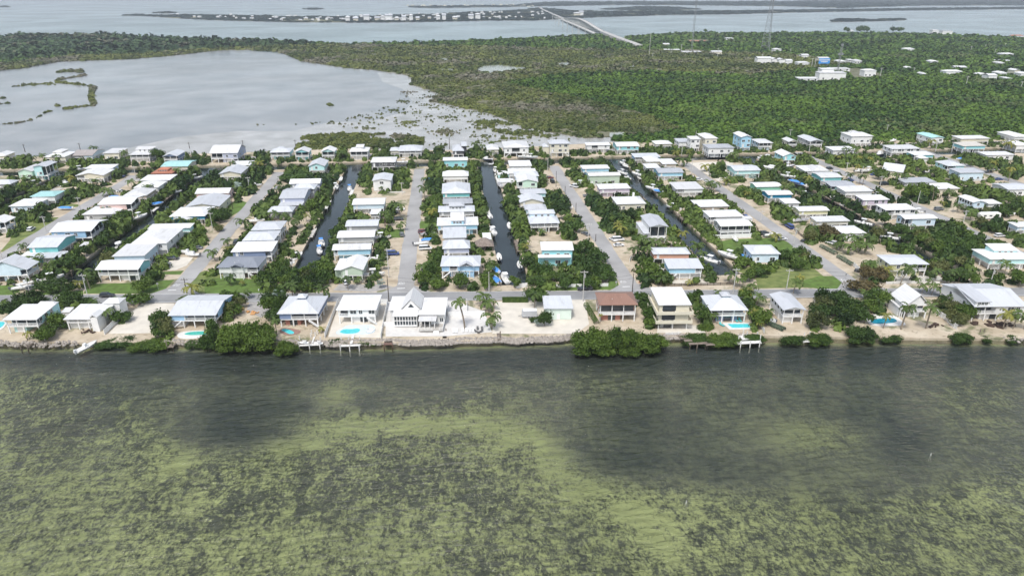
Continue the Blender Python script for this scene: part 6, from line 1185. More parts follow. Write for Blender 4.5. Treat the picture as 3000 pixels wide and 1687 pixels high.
dock('weathered brown dock with a boat lift, far left shore', [('B',350,1222,430,1300)], WOOD, [('B',265,1330,1.6),('B',350,1330,1.6),('B',355,1250,1.6),('B',430,1230,1.6)], h=.9)
dock('dark little landing with two white posts below the bare lot', [('B',2090,1255,2200,1310)], WOOD, [('B',2090,1320,2),('B',2158,1318,2)], h=.7)
dock('short landing stage at the rock wall with white end', [('F',412,1140,462,1198),('F',362,1203,488,1228)], WOOD, [('F',370,1235,1.1),('F',482,1235,1.1),('F',455,1130,1.6)], h=.8)
dock('narrow wooden steps over the rock wall', [('F',1100,1130,1135,1215)], WOOD, [('F',1133,1230,3.4),('F',1100,1215,1.2)], h=1.0)
dock('long grey zigzag dock with a ladder', [('H',940,1240,1150,1275),('H',880,1205,960,1236),('H',830,1170,910,1202),('H',780,1135,860,1167),('H',1150,1255,1240,1285)], WOOD, [('H',945,1300,1),('H',1030,1325,1.3),('H',1140,1290,1),('H',1160,1290,1)], h=.9)
dock('low white boat slip between mangrove bushes', [('H',2360,1198,2557,1245)], DKW, [('H',2365,1190,1.8),('H',2430,1180,1.8),('H',2545,1255,1)], h=.6)
dock('dark sunken raft off the steep-gabled house', [('J',1150,1155,1410,1205),('J',1180,1100,1240,1150)], DARKW, [('J',1160,1200,.5),('J',1400,1200,.5)], h=.35)
dock('broken grey dock with leaning posts', [('J',1920,1130,2060,1185),('J',1925,1070,1970,1125)], WOOD, [('J',1925,1220,1.3),('J',2000,1150,2),('J',2050,1150,2),('J',2060,1200,1.2)], h=.7)
dock('brown deck at the end of the left canal', [('B',780,350,900,400)], WOOD, [('B',800,420,1),('B',900,410,1)], h=.9)
dock('white finger pier in the left canal', [('A',1880,880,1990,935)], DKW, [('A',1895,960,2),('A',1990,880,2)], h=1)
dock('brown wooden quay on the canal left of the mangroves', [('D',1010,210,1090,300)], WOOD, [('D',1090,240,1.6)], h=1.1)
dock('grey canal quay with posts below the left street', [('A',600,640,800,672)], CONC, [('A',x,y,1.8) for x, y in ((600,660),(630,640),(660,625),(690,610),(720,595),(560,670))], h=1)
def canal_quay(c, sg, y0, y1, m, lab, h=1.05):
    root = bpy.data.objects.new('dock', None); col.objects.link(root); root.location = (c+sg*(CW-.5), y0, 0); mb = MB(); n_ = int((y1-y0)/1.0)
    for k in range(n_): mb.box(-.8, .8, k*(y1-y0)/n_, (k+.92)*(y1-y0)/n_, h-.12, h)
    mb.obj('deck', m, root); pm = MB().bar((0,0,-1.2), (0,0,h+.7), .12, 6).mesh('piling', m)
    for k in range(4): link('piling', pm, root, (-sg*.8, (y1-y0)*(k+.2)/3.5, 0))
    tag(root, lab, 'dock', 'quays along the canals')
for i, (c, sg, a, b, m) in enumerate([(-56,-1,288,300,CONC),(-56,-1,330,345,DKW),(-56,1,352,364,DKW),(23.2,-1,282,296,DKW),(23.2,1,262,276,WOOD),(23.2,-1,312,322,DKW),(23.2,1,365,392,DKW),(104.3,-1,330,344,WOOD),(104.3,1,296,306,WOOD),(104.3,1,372,384,DKW),(190.5,1,292,330,WOOD),(190.5,1,345,372,CONC),(190.5,-1,300,312,WOOD),(-140.5,1,300,312,DKW),(-140.5,-1,352,364,WOOD),(278,-1,330,350,WOOD)]):
    canal_quay(c, sg, a, b, m, near_label(c+sg*6, (a+b)/2, 'plank quay' if m is not CONC else 'concrete quay'))
JW = HULLW
for t, x, y, nm in (('D',1230,1245,'left'),('D',1412,1250,'right')):
    p = UT(t, x, y, 1.4); root = link('jet_ski', None, None, p, R(80)); link('hull', HU, root, (0,0,-.4), 0, (3.4,3.0,2.4)); MB().box(-.2, .2, -.9, .2, .1, .6).obj('seat', MOTOR if False else DKW, root); MB().bar((-.35,.4,.75), (.35,.4,.75), .05).bar((0,.3,.2), (0,.4,.75), .06).obj('handlebar', MOTOR, root)
    tag(root, f'white jet ski on the {nm} side of the T-shaped dock', 'jet ski')

# ---------------------------------------------------------------- pools
POOLW = MATS.setdefault('x', None) or watermat('pool_liquid', (.50,.93,.96), .15, .04); PTILE = pmat('pool_tile', (.38,.80,.82), .5, .05, 1); PDEEP = pmat('pool_tile_deep', (.04,.30,.42), .5, .1, 1)
MATS.pop('x', None)
def pool(lab, t, water, deck, tile=PTILE, dm=None, z=GZ+.14):
    W_ = [UT(t, x, y, z) for x, y in water]; D_ = [UT(t, x, y, z) for x, y in deck]
    def smooth(P, n=2):
        for _ in range(n): P = [q for a, b in zip(P, P[1:]+P[:1]) for q in (a*.75+b*.25, a*.25+b*.75)]
        return P
    if len(W_) > 4: W_ = smooth(W_)
    if len(D_) > 4: D_ = smooth(D_)
    c = sum(W_, Vector())/len(W_); root = link('swimming_pool', None, None, c)
    L_ = lambda P: [(p.x-c.x, p.y-c.y) for p in P]
    for nm, P, zz, m, sk in (('deck', D_, 0, dm or DKW, .12), ('basin', W_, .02, tile, 0), ('water', W_, .06, POOLW, 0)):
        o = sheet(nm, L_(P), zz, m, sk, kind=None); o.parent = root
    tag(root, lab, 'swimming pool')
pool('kidney-shaped turquoise pool with a brick rim', 'D', [(945,1095),(985,1078),(1050,1085),(1120,1120),(1110,1142),(1050,1145),(1010,1120)], [(925,1100),(980,1062),(1090,1075),(1200,1095),(1190,1125),(1110,1155),(1010,1155),(950,1125)], dm=pmat('brick_rim', (.28,.17,.14), .8, .15, 1))
pool('curved turquoise pool in a large pale blue deck', 'D', [(1685,1112),(1740,1080),(1850,1085),(1900,1072),(1945,1085),(1925,1120),(1860,1138),(1760,1140),(1690,1128)], [(1640,1110),(1720,1070),(1780,1030),(1960,1035),(2100,1020),(2135,1080),(2110,1130),(1960,1145),(1700,1150),(1640,1138)], dm=pmat('pool_deck_blue', (.56,.66,.72), .7, .05, 1))
pool('rectangular turquoise pool with a float, white deck', 'H', [(1410,1018),(1670,1018),(1702,1062),(1470,1066)], [(1340,1000),(1700,1000),(1760,1080),(1440,1085)])
pool('free-form pale green pool in a white oval deck', 'B', [(2290,1150),(2330,1125),(2440,1112),(2600,1110),(2660,1125),(2560,1150),(2400,1160)], [(2200,1170),(2240,1120),(2400,1100),(2640,1095),(2720,1120),(2640,1165),(2420,1200),(2260,1200)], tile=pmat('pool_tile_green', (.30,.62,.50), .5, .05, 1))
pool('deep blue L-shaped pool beside the steep-gabled house', 'J', [(640,960),(860,945),(940,945),(992,1000),(700,1020),(640,1000)], [(560,900),(880,890),(980,930),(1090,1020),(1060,1035),(680,1045),(600,1000)], tile=PDEEP)
pool('turquoise pool at the left edge of the waterfront', 'B', [(-60,1000),(30,988),(65,1000),(40,1040),(0,1070),(-60,1080)], [(-80,985),(40,975),(85,1000),(55,1060),(0,1095),(-80,1100)])
pool('small raised rectangular pool beside the teal house', 'B', [(895,120),(925,78),(1020,75),(985,118)], [(880,130),(915,68),(1035,68),(1000,128)])
pool('small round pool behind the white pool fence', 'C', [(1560,440),(1570,420),(1605,420),(1610,440),(1585,446)], [(1540,470),(1530,405),(1650,405),(1640,470)])

# ---------------------------------------------------------------- fences and walls
def fence(t, pts, h, m, lab, post=2.4, solid=True, name='fence', z=GZ):
    P = [UT(t, x, y, z) for x, y in pts]; root = link(name, None, None, P[0])
    pm = MB().box(-.07, .07, -.07, .07, 0, h+.12).mesh('post', m)
    for a, b in zip(P, P[1:]):
        L = (b-a).length; ang = math.atan2(b.y-a.y, b.x-a.x); mb = MB()
        if solid: mb.box(0, L, -.03, .03, .08, h)
        else:
            mb.box(0, L, -.03, .03, h-.15, h).box(0, L, -.03, .03, .15, .27)
            for i in range(int(L/.3)): mb.box(i*.3, i*.3+.14, -.025, .025, .05, h-.02)
        mb.obj('panel', m, root, a-P[0], ang)
        for i in range(int(L/post)+1): link('post', pm, root, a-P[0]+(b-a)*(i*post/L), ang)
    tag(root, lab, 'fence' if name == 'fence' else 'wall')
for a in [('B',[(562,1222),(690,1110),(800,1020)],1.5,TRIM,'low white fence running inland between the two left waterfront houses'),('B',[(1310,1155),(1425,1045),(1508,985)],1.9,TRIM,'tall white fence along the left edge of the bare lot'),('B',[(1508,985),(1400,965)],1.9,TRIM,'short white fence behind the blue kayak'),
 ('D',[(1502,1192),(1590,960),(1672,755)],1.8,TRIM,'long white wall left of the curved pool'),('D',[(2200,1205),(2245,960),(2285,770)],1.8,TRIM,'long white wall right of the curved pool'),('D',[(2190,765),(2290,770)],1.8,TRIM,'white gate wall by the dark timber pole'),('D',[(2235,1050),(2370,1055)],1.7,TRIM,'short white fence left of the glass sun room'),
 ('F',[(480,925),(690,920),(940,915)],1.8,TRIM,'white panel fence behind the leaning palm'),('F',[(480,790),(480,920)],1.6,TRIM,'white side fence right of the glass-fronted house'),('F',[(715,755),(720,860)],1.4,TRIM,'white driveway fence beside the parked cars'),('F',[(1335,575),(1470,560)],1.8,TRIM,'white fence at the end of the middle canal'),('F',[(1740,565),(2100,560),(2480,550)],1.3,TRIM,'white fence below the trees at the fourth street'),
 ('E',[(2120,628),(2370,622)],1.2,DKW,'low pale wall right of the fourth street'),('G',[(1232,1285),(1500,1270),(1755,1262)],2.0,TRIM,'long white wall in front of the grey porch house'),('J',[(830,525),(1100,515),(1500,520)],1.1,DKW,'low white wall along the coast road near the pale yellow house'),('J',[(1460,900),(1560,960),(1680,1070),(1725,1095)],1.8,TRIM,'white picket fence right of the steep-gabled house',2.4,False),
 ('J',[(425,300),(500,370)],1.7,TRIM,'white gate wall at the foot of the fifth street'),('H',[(590,548),(1000,540),(1500,530)],1.0,DARKW,'long low dark fence along the coast road',2.4,False),('H',[(640,1160),(830,1150)],.9,TRIM,'small white railing above the stony beach',2,False),('H',[(1835,1080),(1870,1140)],1.6,TRIM,'short white fence right of the rectangular pool'),
 ('I',[(1900,560),(2190,545)],1.3,TRIM,'white railing fence in front of the flat pale house',2,False),('I',[(2170,1090),(2380,1330)],1.1,DARKW,'thin dark fence') if False else ('G',[(2180,1110),(2380,1290)],1.1,WOOD,'thin brown rail fence right of the fifth street',3,False),('C',[(2150,505+205),(2500,700)],.7,DKW,'low pale wall beside the white two-storey house'),
 ('D',[(2110,105),(2330,100)],.6,DKW,'low concrete kerb wall beside the sky blue house'),('H',[(190,250),(215,200)],1.5,TRIM,'small white screen wall beside the fourth street')]:
    fence(*a)

# ---------------------------------------------------------------- rocks, beach furniture and odd things
ROCK = pmat('rock', (.30,.27,.24), .9, .3, 1.2, bump=.3); g = np.random.RandomState(8)
ico = np.array([(0,0,1),(.9,0,.2),(.28,.85,.2),(-.72,.53,.2),(-.72,-.53,.2),(.28,-.85,.2),(.5,.5,-.5),(-.5,.5,-.5),(-.5,-.5,-.5),(.5,-.5,-.5)])
icf = [(0,1,2,2),(0,2,3,3),(0,3,4,4),(0,4,5,5),(0,5,1,1),(1,9,6,2),(2,6,7,3),(3,7,8,4),(4,8,9,5),(5,9,1,1)]
V, F = [], []
for x0, x1, dn, wd in ((-38, 74, 30, 2.2), (-90, -38, 16, 1.9), (-190, -115, 9, 1.8), (84, 92, 14, 1.6), (170, 200, 3, 2)):
    for _ in range(int((x1-x0)*dn)):
        x = g.uniform(x0, x1); f = g.rand(); y = coast(x)+.5*math.sin(x*.21)+.3*math.sin(x*.57)-1.1+f*wd; r = g.uniform(.2, .6); k = len(V)
        q = ico*r*(.7+.6*g.rand(10, 3))+np.array([x, y, .15+f*.75]); V += [tuple(v) for v in q]; F += [tuple(dict.fromkeys(j+k for j in t)) for t in icf]
mb = MB(); mb.v, mb.f = V, F; tag(mb.obj('riprap', ROCK), 'grey and tan boulders piled along the shore', 'riprap', None, 'stuff')
WEED = pmat('seaweed', (.07,.045,.035), .95, .3, 1)
def lounger(t, x, y, ang, m, lab, chair=0):
    p = UT(t, x, y, GZ+.3); root = link('beach_chair' if not chair else 'garden_chair', None, None, (p.x, p.y, GZ), R(ang)); L = 1.3 if not chair else .6
    MB().box(-.36, .36, -L*.7, L*.4, .32, .42).obj('seat', m, root)
    MB().add([(-.36,L*.4,.34),(.36,L*.4,.34),(.36,L*.4+.55,.95),(-.36,L*.4+.55,.95),(-.36,L*.4+.08,.3),(.36,L*.4+.08,.3),(.36,L*.4+.63,.9),(-.36,L*.4+.63,.9)], [(0,1,2,3),(7,6,5,4),(0,4,5,1),(2,6,7,3),(1,5,6,2),(3,7,4,0)]).obj('backrest', m, root)
    lm = MB().box(-.04, .04, -.04, .04, 0, .32).mesh('leg', m)
    for sx in (-.3, .3):
        for yy in (-L*.6, L*.35): link('leg', lm, root, (sx, yy, 0))
    tag(root, lab, 'beach chair' if not chair else 'garden chair', 'chairs on the white beach')
for i, x in enumerate((548, 584, 665, 712, 755, 793)): lounger('F', x, 1112-(i > 1)*8, 0, TRIM, f"{ORD[i+1]} white lounger from the left on the beach by the rock wall")
for i, (x, y, a) in enumerate(((850,1080,0),(905,1082,0),(838,1112,60),(885,1112,-60),(862,1122,150))): lounger('F', x, y, a, DARKW if False else pmat('chair_grey', (.12,.12,.12), .7, .1, 1), f"dark grey garden chair, {ORD[i+1]} of the ring round the fire pit", 1)
for i, (x, y) in enumerate(((2060,1075),(2085,1090),(2070,1105),(2050,1118))): lounger('D', x, y, 90, TRIM, f"{ORD[i+1]} white lounger from the house on the pale blue pool deck")
lounger('H', 1345, 1030, 30, PALML and pmat('chair_teal', (.10,.45,.45), .6, .1, 1), 'teal lounger at the corner of the rectangular pool')
for i, x in enumerate((1525, 1570)): lounger('H', x, 975, 0, MATS['chair_teal'], f"teal lounger under the porch, {('left','right')[i]} one of two")
def trailer():
    p = UT('F', 1490, 930, GZ); root = link('cargo_trailer', None, None, p, R(-3)); m = pmat('trailer_grey', (.42,.43,.45), .4, .05, 1)
    MB().add([(-2.2,-1.1,.55),(2.6,-1.1,.55),(2.6,1.1,.55),(-2.2,1.1,.55),(-2.0,-1.1,2.6),(2.6,-1.1,2.6),(2.6,1.1,2.6),(-2.0,1.1,2.6),(-2.5,0,.55),(-2.3,0,2.5)], [(4,5,6,7,9),(0,1,5,4),(1,2,6,5),(2,3,7,6),(8,0,4,9),(3,8,9,7)]).obj('body', m, root)
    MB().box(-1.9, 2.5, -1.0, 1.0, 2.6, 2.68).obj('roof', TRIM, root); MB().bar((-3.6,0,.5), (-2.2,0,.6), .08).obj('tow_bar', MOTOR, root)
    for x in (-.1, .9): MB().bar((x,-1.15,.35), (x,-.9,.35), .35, 12).obj('wheel', MOTOR, root)
    tag(root, 'grey enclosed cargo trailer on the sandy lot', 'trailer')
trailer()
def flatbed():
    p = UT('B', 1975, 325, GZ); root = link('flatbed_trailer', None, None, p, R(-4)); MB().box(-3.6, 2.6, -1.1, 1.1, .6, .75).obj('bed', pmat('rusty_planks', (.30,.17,.10), .85, .2, 1), root)
    for x in (-.6, .4): MB().bar((x,-1.2,.35), (x,-.95,.35), .35, 12).obj('wheel', MOTOR, root)
    MB().bar((2.6,0,.6), (4.2,0,.5), .07).obj('tow_bar', MOTOR, root); tag(root, 'rust brown flatbed trailer on the sandy drive', 'trailer')
flatbed()
def camper():
    p = UT('O', 2110, 1285, GZ); root = link('camper_van', None, None, p, R(-6)); m = pmat('camper_white', (.74,.74,.72), .4, .05, 1)
    MB().add([(-4.6,-1.25,.5),(4.6,-1.25,.5),(4.6,1.25,.5),(-4.6,1.25,.5),(-4.8,-1.2,2.6),(4.6,-1.2,3.0),(4.6,1.2,3.0),(-4.8,1.2,2.6),(-3.6,-1.1,3.1),(4.2,-1.1,3.3),(4.2,1.1,3.3),(-3.6,1.1,3.1)], [(0,1,5,4),(1,2,6,5),(2,3,7,6),(3,0,4,7),(4,5,9,8),(5,6,10,9),(6,7,11,10),(7,4,8,11),(8,9,10,11)]).obj('body', m, root)
    for x in (-2.6, 0, 2.4): MB().box(x-.6, x+.6, -1.27, -1.22, 1.6, 2.2).obj('window', GLASS, root)
    for x in (-3, 2.6): MB().bar((x,-1.25,.45), (x,-1.0,.45), .45, 12).obj('wheel', MOTOR, root)
    tag(root, 'long white camper with dark windows parked under trees', 'camper')
camper()
def tiki():
    a, b = UT('E', 822, 1378, 3), UT('E', 1055, 1372, 3); c = (a+b)/2; w = (b-a).length; root = link('thatched_hut', None, None, (c.x, c.y+2.8, GZ)); TH = pmat('thatch', (.26,.22,.19), .95, .3, 2, c2=(.13,.10,.085))
    V, F = [], []; g = np.random.RandomState(2); roof_mb(MB(), 'p', w, 6.2, 2.4).obj('roof', TH, root, (0, 0, 2.3))
    for _ in range(500):
        u, v = g.uniform(-1, 1), g.rand(); leaf_quad(V, F, np.array([u*w/2*(1-v*.85), -3.15*(1-v*.8), 2.45+2.4*v]), np.array([0,-.6,.8]), .3, g, .3)
    mb = MB(); mb.v, mb.f = V, F; mb.obj('thatch_fringe', TH, root); pm = MB().bar((0,0,0), (0,0,2.4), .1, 6).mesh('post', WOOD)
    for x in (-w/2+.6, 0, w/2-.6):
        for y in (-2.6, 2.6): link('post', pm, root, (x, y, 0))
    tag(root, 'thatched hut on the left bank of the middle canal', 'hut')
tiki()
def sign(t, x, y, h, kind):
    p = UT(t, x, y, GZ); root = link('road_sign', None, None, p); MB().bar((0,0,0), (0,0,h), .05, 6).obj('post', ALU, root)
    MB().add([(.42*math.cos(R(22.5+45*i)), yy, h+.1+.42*math.sin(R(22.5+45*i))) for yy in (-.04, 0) for i in range(8)], [tuple(range(8)), tuple(range(8, 16))[::-1]] + [(i, i+8, (i+1) % 8+8, (i+1) % 8) for i in range(8)]).obj('plate', ALU, root)
    tag(root, kind, 'road sign')
sign('B', 1980, 595, 2.4, 'grey-backed stop sign on the lawn corner, left'); sign('J', 322, 470, 2.2, 'grey-backed stop sign at the foot of the fifth street'); sign('H', 20, 560, 2.0, 'grey-backed stop sign at the foot of the fourth street')
def hydrant(t, x, y, m, lab):
    p = UT(t, x, y, GZ); root = link('fire_hydrant', None, None, p); MB().bar((0,0,0), (0,0,.7), .14, 8, .11).bar((0,0,.7), (0,0,.85), .12, 8, .03).obj('barrel', m, root); MB().bar((-.22,0,.5), (.22,0,.5), .07, 6).obj('nozzle', m, root); tag(root, lab, 'fire hydrant')
hydrant('H', 308, 505, pmat('hydrant_red', (.5,.05,.03), .5, .1, 1), 'red hydrant at the corner of the fourth street'); hydrant('D', 675, 605, TRIM, 'white hydrant on the grass verge of the coast road')
def shed(t, x0, x1, y0, y1, h, wall, roof, lab, name='shed'):
    a, b = UT(t, x0, y1, h), UT(t, x1, y1, h); D = UT(t, x0, y0, h).y-a.y; root = link(name, None, None, ((a.x+b.x)/2, a.y+D/2, GZ)); w = b.x-a.x
    MB().box(-w/2+.2, w/2-.2, -D/2+.2, D/2-.2, 0, h-GZ).obj('wall', WM(wall), root); roof_mb(MB(), 'f', w, D, .3).obj('roof', RM(roof), root, (0, 0, h-GZ)); MB().box(-.5, .5, -D/2+.12, -D/2+.18, 0, 2).obj('door', TRIM, root); tag(root, lab, name)
shed('B', 200, 430, 128, 215, 3, 'white', 'white', 'low white carport roof in front of the teal house'); shed('B', 520, 760, 130, 200, 3, 'white', 'silver', 'low silver annex roof under the teal house'); shed('B', 980, 1090, 10, 60, 3.2, 'gray', 'white', 'small grey shed beside the raised pool'); shed('B', 760, 865, 830, 880, 3.2, 'white', 'white', 'small white shed between the two left waterfront houses')
shed('E', 920, 1030, 1215, 1310, 3.0, 'white', 'white', 'white canopy beside the thatched hut'); shed('E', 1130, 1310, 535, 575, 3.0, 'white', 'white', 'low white canal-side cabana roof'); shed('E', 1100, 1250, 440, 480, 3.0, 'aqua', 'white', 'white-topped canal cabana by the pool terrace'); shed('N', 1600, 1735, 1262, 1290, 3, 'white', 'white', 'low white carport beside the grey porch house')
def clutter(t, x, y, s, m, lab, nm, cat):
    p = UT(t, x, y, GZ+.2); V, F = [], []; g = np.random.RandomState(int(x)); root = link(nm, None, None, (p.x, p.y, GZ+.12))
    for i in range(9): 
        q = g.rand(3); mb = MB().box(-s*.25*(.3+q[0]), s*.25*(.3+q[0]), -s*.2*(.3+q[1]), s*.2*(.3+q[1]), 0, .15+.5*q[2]*s*.3); mb.obj('board' , m, root, (g.uniform(-s, s), g.uniform(-s*.6, s*.6), 0), g.rand()*3)
    tag(root, lab, cat)
clutter('D', 590, 880, 2.2, pmat('lumber', (.55,.30,.13), .8, .15, 2), 'stack of orange lumber behind the largest mangroves', 'lumber_pile', 'lumber'); clutter('D', 370, 860, 3, MATS['lumber'], 'rusty orange boards on the building lot', 'lumber_pile', 'lumber'); clutter('J', 2060, 1020, 3.4, WEED, 'brown heap of seaweed on the right beach', 'seaweed_heap', 'seaweed')
clutter('J', 1440, 1030, 2.6, WEED, 'thin brown seaweed strewn by the steep-gabled house', 'seaweed_heap', 'seaweed'); clutter('B', 1100, 1105, 2.2, WEED, 'reddish brown seaweed in front of the balcony gable', 'seaweed_heap', 'seaweed'); clutter('J', 2330, 1040, 3, WEED, 'brown seaweed line under the right-hand palms', 'seaweed_heap', 'seaweed')
p = UT('F', 430, 1280, .1); o = MB(); [o.add([(math.cos(a)*.3*math.cos(e), math.sin(a)*.3*math.cos(e), .3*math.sin(e)) for a in [i*.785 for i in range(8)]], []) for e in (-1.2,-.5,.3,.9,1.45)]
o.f = [(8*j+i, 8*j+(i+1) % 8, 8*j+8+(i+1) % 8, 8*j+8+i) for j in range(4) for i in range(8)]; tag(o.obj('mooring_buoy', TRIM, None, p, smooth=True), 'small white ball buoy off the short landing stage', 'buoy')
for x, y, nm in ((2724,1335,'right-hand'),(2008,1475,'central')):
    p = U(x, y, 0); root = link('channel_stake', None, None, p); MB().bar((0,0,-1.4), (.15,0,.9), .04, 6).obj('pole', TRIM, root); MB().bar((.5,0,-1.4), (.2,0,.6), .04, 6).obj('brace', TRIM, root); tag(root, f'pair of thin white stakes standing in open water, {nm}', 'stake')

# ---------------------------------------------------------------- behind: commercial buildings, towers, bridge, far houses
def block(t, x0, x1, yt, yb, lab, h=5, ty='f', wall='white', roof='white', D=14, nm='building', cat='building', grp=None, win=3, z=.4):
    a, b = UT(t, x0, yb, z), UT(t, x1, yb, z); w = (b-a).length; c = (a+b)/2; root = link(nm, None, None, (c.x, c.y+D/2, z), math.atan2(b.y-a.y, b.x-a.x))
    MB().box(-w/2+.5, w/2-.5, -D/2+.5, D/2-.5, 0, h).obj('wall', WM(wall), root); roof_mb(MB(), ty, w, D, 1.5 if ty != 'f' else .4).obj('roof', RM(roof), root, (0, 0, h))
    for i in range(win): MB().box(-.9, .9, -D/2+.42, -D/2+.48, 1, 2.6).obj('window', GLASS, root, (-w/2+w*(i+.5)/win, 0, 0))
    tag(root, lab, cat, grp)
for a in [(dict(t='M',x0=563,x1=672,yt=440,yb=485),'largest white warehouse of the roadside row',8,'x'),(dict(t='M',x0=674,x1=722,yt=447,yb=488),'second white warehouse of the roadside row',7,'y'),(dict(t='M',x0=724,x1=778,yt=452,yb=492),'third white warehouse of the roadside row',7,'y'),(dict(t='M',x0=780,x1=832,yt=457,yb=494),'fourth white warehouse of the roadside row',6,'x'),
 (dict(t='M',x0=1030,x1=1235,yt=565,yb=606),'long white building at the forest clearing edge',8,'f'),(dict(t='M',x0=880,x1=1030,yt=592,yb=616),'low white yard building left of the forest clearing',3,'f'),(dict(t='M',x0=1045,x1=1140,yt=562,yb=598),'white upper block on the forest clearing edge',11,'f'),(dict(t='M',x0=1370,x1=1462,yt=533,yb=580),'hip-roofed white building with open ground floor in woods',7,'h'),
 (dict(t='M',x0=900,x1=955,yt=422,yb=445),'small white gabled building beyond the warehouses',5,'x'),(dict(t='M',x0=1025,x1=1108,yt=450,yb=475),'cream shop building above the blue sign',6,'x'),(dict(t='M',x0=1170,x1=1238,yt=465,yb=486),'low white shop building right of the blue sign',4,'h'),(dict(t='M',x0=1300,x1=1357,yt=468,yb=484),'small white house right of the tall thin mast',4,'h'),(dict(t='M',x0=1118,x1=1270,yt=515,yb=540),'wide pale yard building behind the thin mast',3,'f'),
 (dict(t='M',x0=870,x1=960,yt=480,yb=505),'white tent-like building in front of the shops',5,'h'),(dict(t='M',x0=690,x1=750,yt=380,yb=398),'white hall beside the lattice tower',5,'h'),(dict(t='M',x0=0,x1=145,yt=378,yb=408),'pale yard sheds left of the lattice tower',3,'f'),(dict(t='M',x0=220,x1=300,yt=390,yb=418),'cream building at the quarry road end',5,'x'),(dict(t='M',x0=328,x1=384,yt=292,yb=318),'white two-storey house in the woods left of the tower',7,'f'),
 (dict(t='M',x0=60,x1=210,yt=305,yb=325),'rust-roofed sheds in the woods near the highway',3,'f'),(dict(t='M',x0=1675,x1=1752,yt=376,yb=390),'isolated white roof in the middle of the forest',4,'h'),(dict(t='M',x0=2408,x1=2500,yt=410,yb=430),'white roof in the forest, far right upper',4,'h'),(dict(t='M',x0=1872,x1=1932,yt=472,yb=488),'small white roof right of the isolated forest roof',4,'h'),
 (dict(t='M',x0=2055,x1=2148,yt=515,yb=535),'white L-shaped house in the right-hand woods',4,'x'),(dict(t='M',x0=1985,x1=2112,yt=550,yb=574),'long white hip-roofed house in the right-hand woods',5,'h'),(dict(t='M',x0=2305,x1=2374,yt=584,yb=612),'white stilted house in the right-hand woods',6,'x'),(dict(t='M',x0=2245,x1=2305,yt=570,yb=584),'low white roof left of the stilted woods house',3,'h'),
 (dict(t='M',x0=2380,x1=2450,yt=562,yb=578),'low white roof right of the stilted woods house',4,'h'),(dict(t='M',x0=2500,x1=2545,yt=545,yb=572),'cream gabled house at the right edge of the woods',6,'y'),(dict(t='M',x0=2378,x1=2430,yt=487,yb=500),'small pale roof in the far right woods',4,'h'),(dict(t='M',x0=2440,x1=2490,yt=604,yb=614),'flat pale roof in the right woods',3,'f'),(dict(t='M',x0=2550,x1=2620,yt=570,yb=590),'white roof cut by the right frame edge',5,'h'),
 (dict(t='M',x0=2370,x1=2490,yt=462,yb=478),'pair of pale roofs in the far right woods',3,'f'),(dict(t='M',x0=1880,x1=1932,yt=238,yb=270),'white waterfront block on the far north shore',12,'f'),(dict(t='M',x0=1955,x1=2035,yt=236,yb=274),'grey-roofed white villa on the far north shore',11,'h'),(dict(t='M',x0=1258,x1=1295,yt=236,yb=250),'small white house among pines on the north shore',5,'h'),(dict(t='M',x0=2490,x1=2576,yt=262,yb=290),'pinkish houses on the far north-east shore',5,'h'),
 (dict(t='M',x0=1258,x1=1300,yt=460,yb=472),'low pale roof beyond the tall thin mast',3,'f'),(dict(t='M',x0=1700,x1=1735,yt=520,yb=534),'tiny pale roof in the central woods',3,'h'),(dict(t='M',x0=1810,x1=1840,yt=570,yb=580),'tiny white roof left of the long hip roof',3,'h'),(dict(t='L',x0=2440,x1=2560,yt=376,yb=392),'white yard by the highway left of the masts',3,'f'),(dict(t='L',x0=2430,x1=2480,yt=340,yb=358),'tan shed by the highway bend',5,'x')]:
    block(**a[0], lab=a[1], h=a[2], ty=a[3], roof='terra' if 'rust' in a[1] or 'pinkish' in a[1] else 'gray' if 'grey-roofed' in a[1] else 'white', wall='cream' if 'cream' in a[1] or 'tan' in a[1] else 'white')
p = UT('M', 1062, 505, .4); root = link('billboard', None, None, p); MB().box(-8, 8, -.3, .3, 4, 11).obj('panel', pmat('sign_blue', (.05,.28,.70), .5, .1, 1), root); MB().box(-7.9, 7.9, -.34, -.305, 8.2, 9.4).box(-5, 5, -.34, -.305, 6, 7).obj('lettering_bands', TRIM, root); [MB().box(x-.3, x+.3, -.2, .2, 0, 4).obj('post', ALU, root) for x in (-6, 6)]
tag(root, 'blue advertising board among the white shop buildings', 'billboard')
STEEL = pmat('tower_steel', (.30,.31,.32), .6, .1, .5, metal=.3)
def lattice(t, xb, yb, yt, w, lab, guy=False, ext=0):
    b = UT(t, xb, yb, .4); d = proj(b)[2]; h = (yb-yt)/2.576*d/FPX/cp*1.02+ext; root = link('radio_mast', None, None, b, .3); n_ = 14; mb = MB(); r = .35 if not guy else .22
    C = [(math.cos(2.094*i+.5), math.sin(2.094*i+.5)) for i in range(3)]; f = lambda k: w*(1-k*.82) if not guy else w
    for j in range(n_):
        for i in range(3):
            a0, a1 = f(j/n_), f((j+1)/n_); A0 = (C[i][0]*a0, C[i][1]*a0, h*j/n_); B1 = (C[i][0]*a1, C[i][1]*a1, h*(j+1)/n_); k = (i+1) % 3; D1 = (C[k][0]*a1, C[k][1]*a1, h*(j+1)/n_)
            mb.bar(A0, B1, r, 4); mb.bar(A0, D1, r*.55, 4)
            if not guy: mb.bar(B1, D1, r*.5, 4)
    mb.obj('lattice', STEEL, root)
    mb = MB(); [mb.box(-1.6+x, 1.6+x, -.5, .5, h*z, h*z+2.5) for z, x in ((.97, 0), (.66, 2.5), (.66, -2.5))]; mb.obj('antennas', STEEL, root); tag(root, lab, 'radio mast')
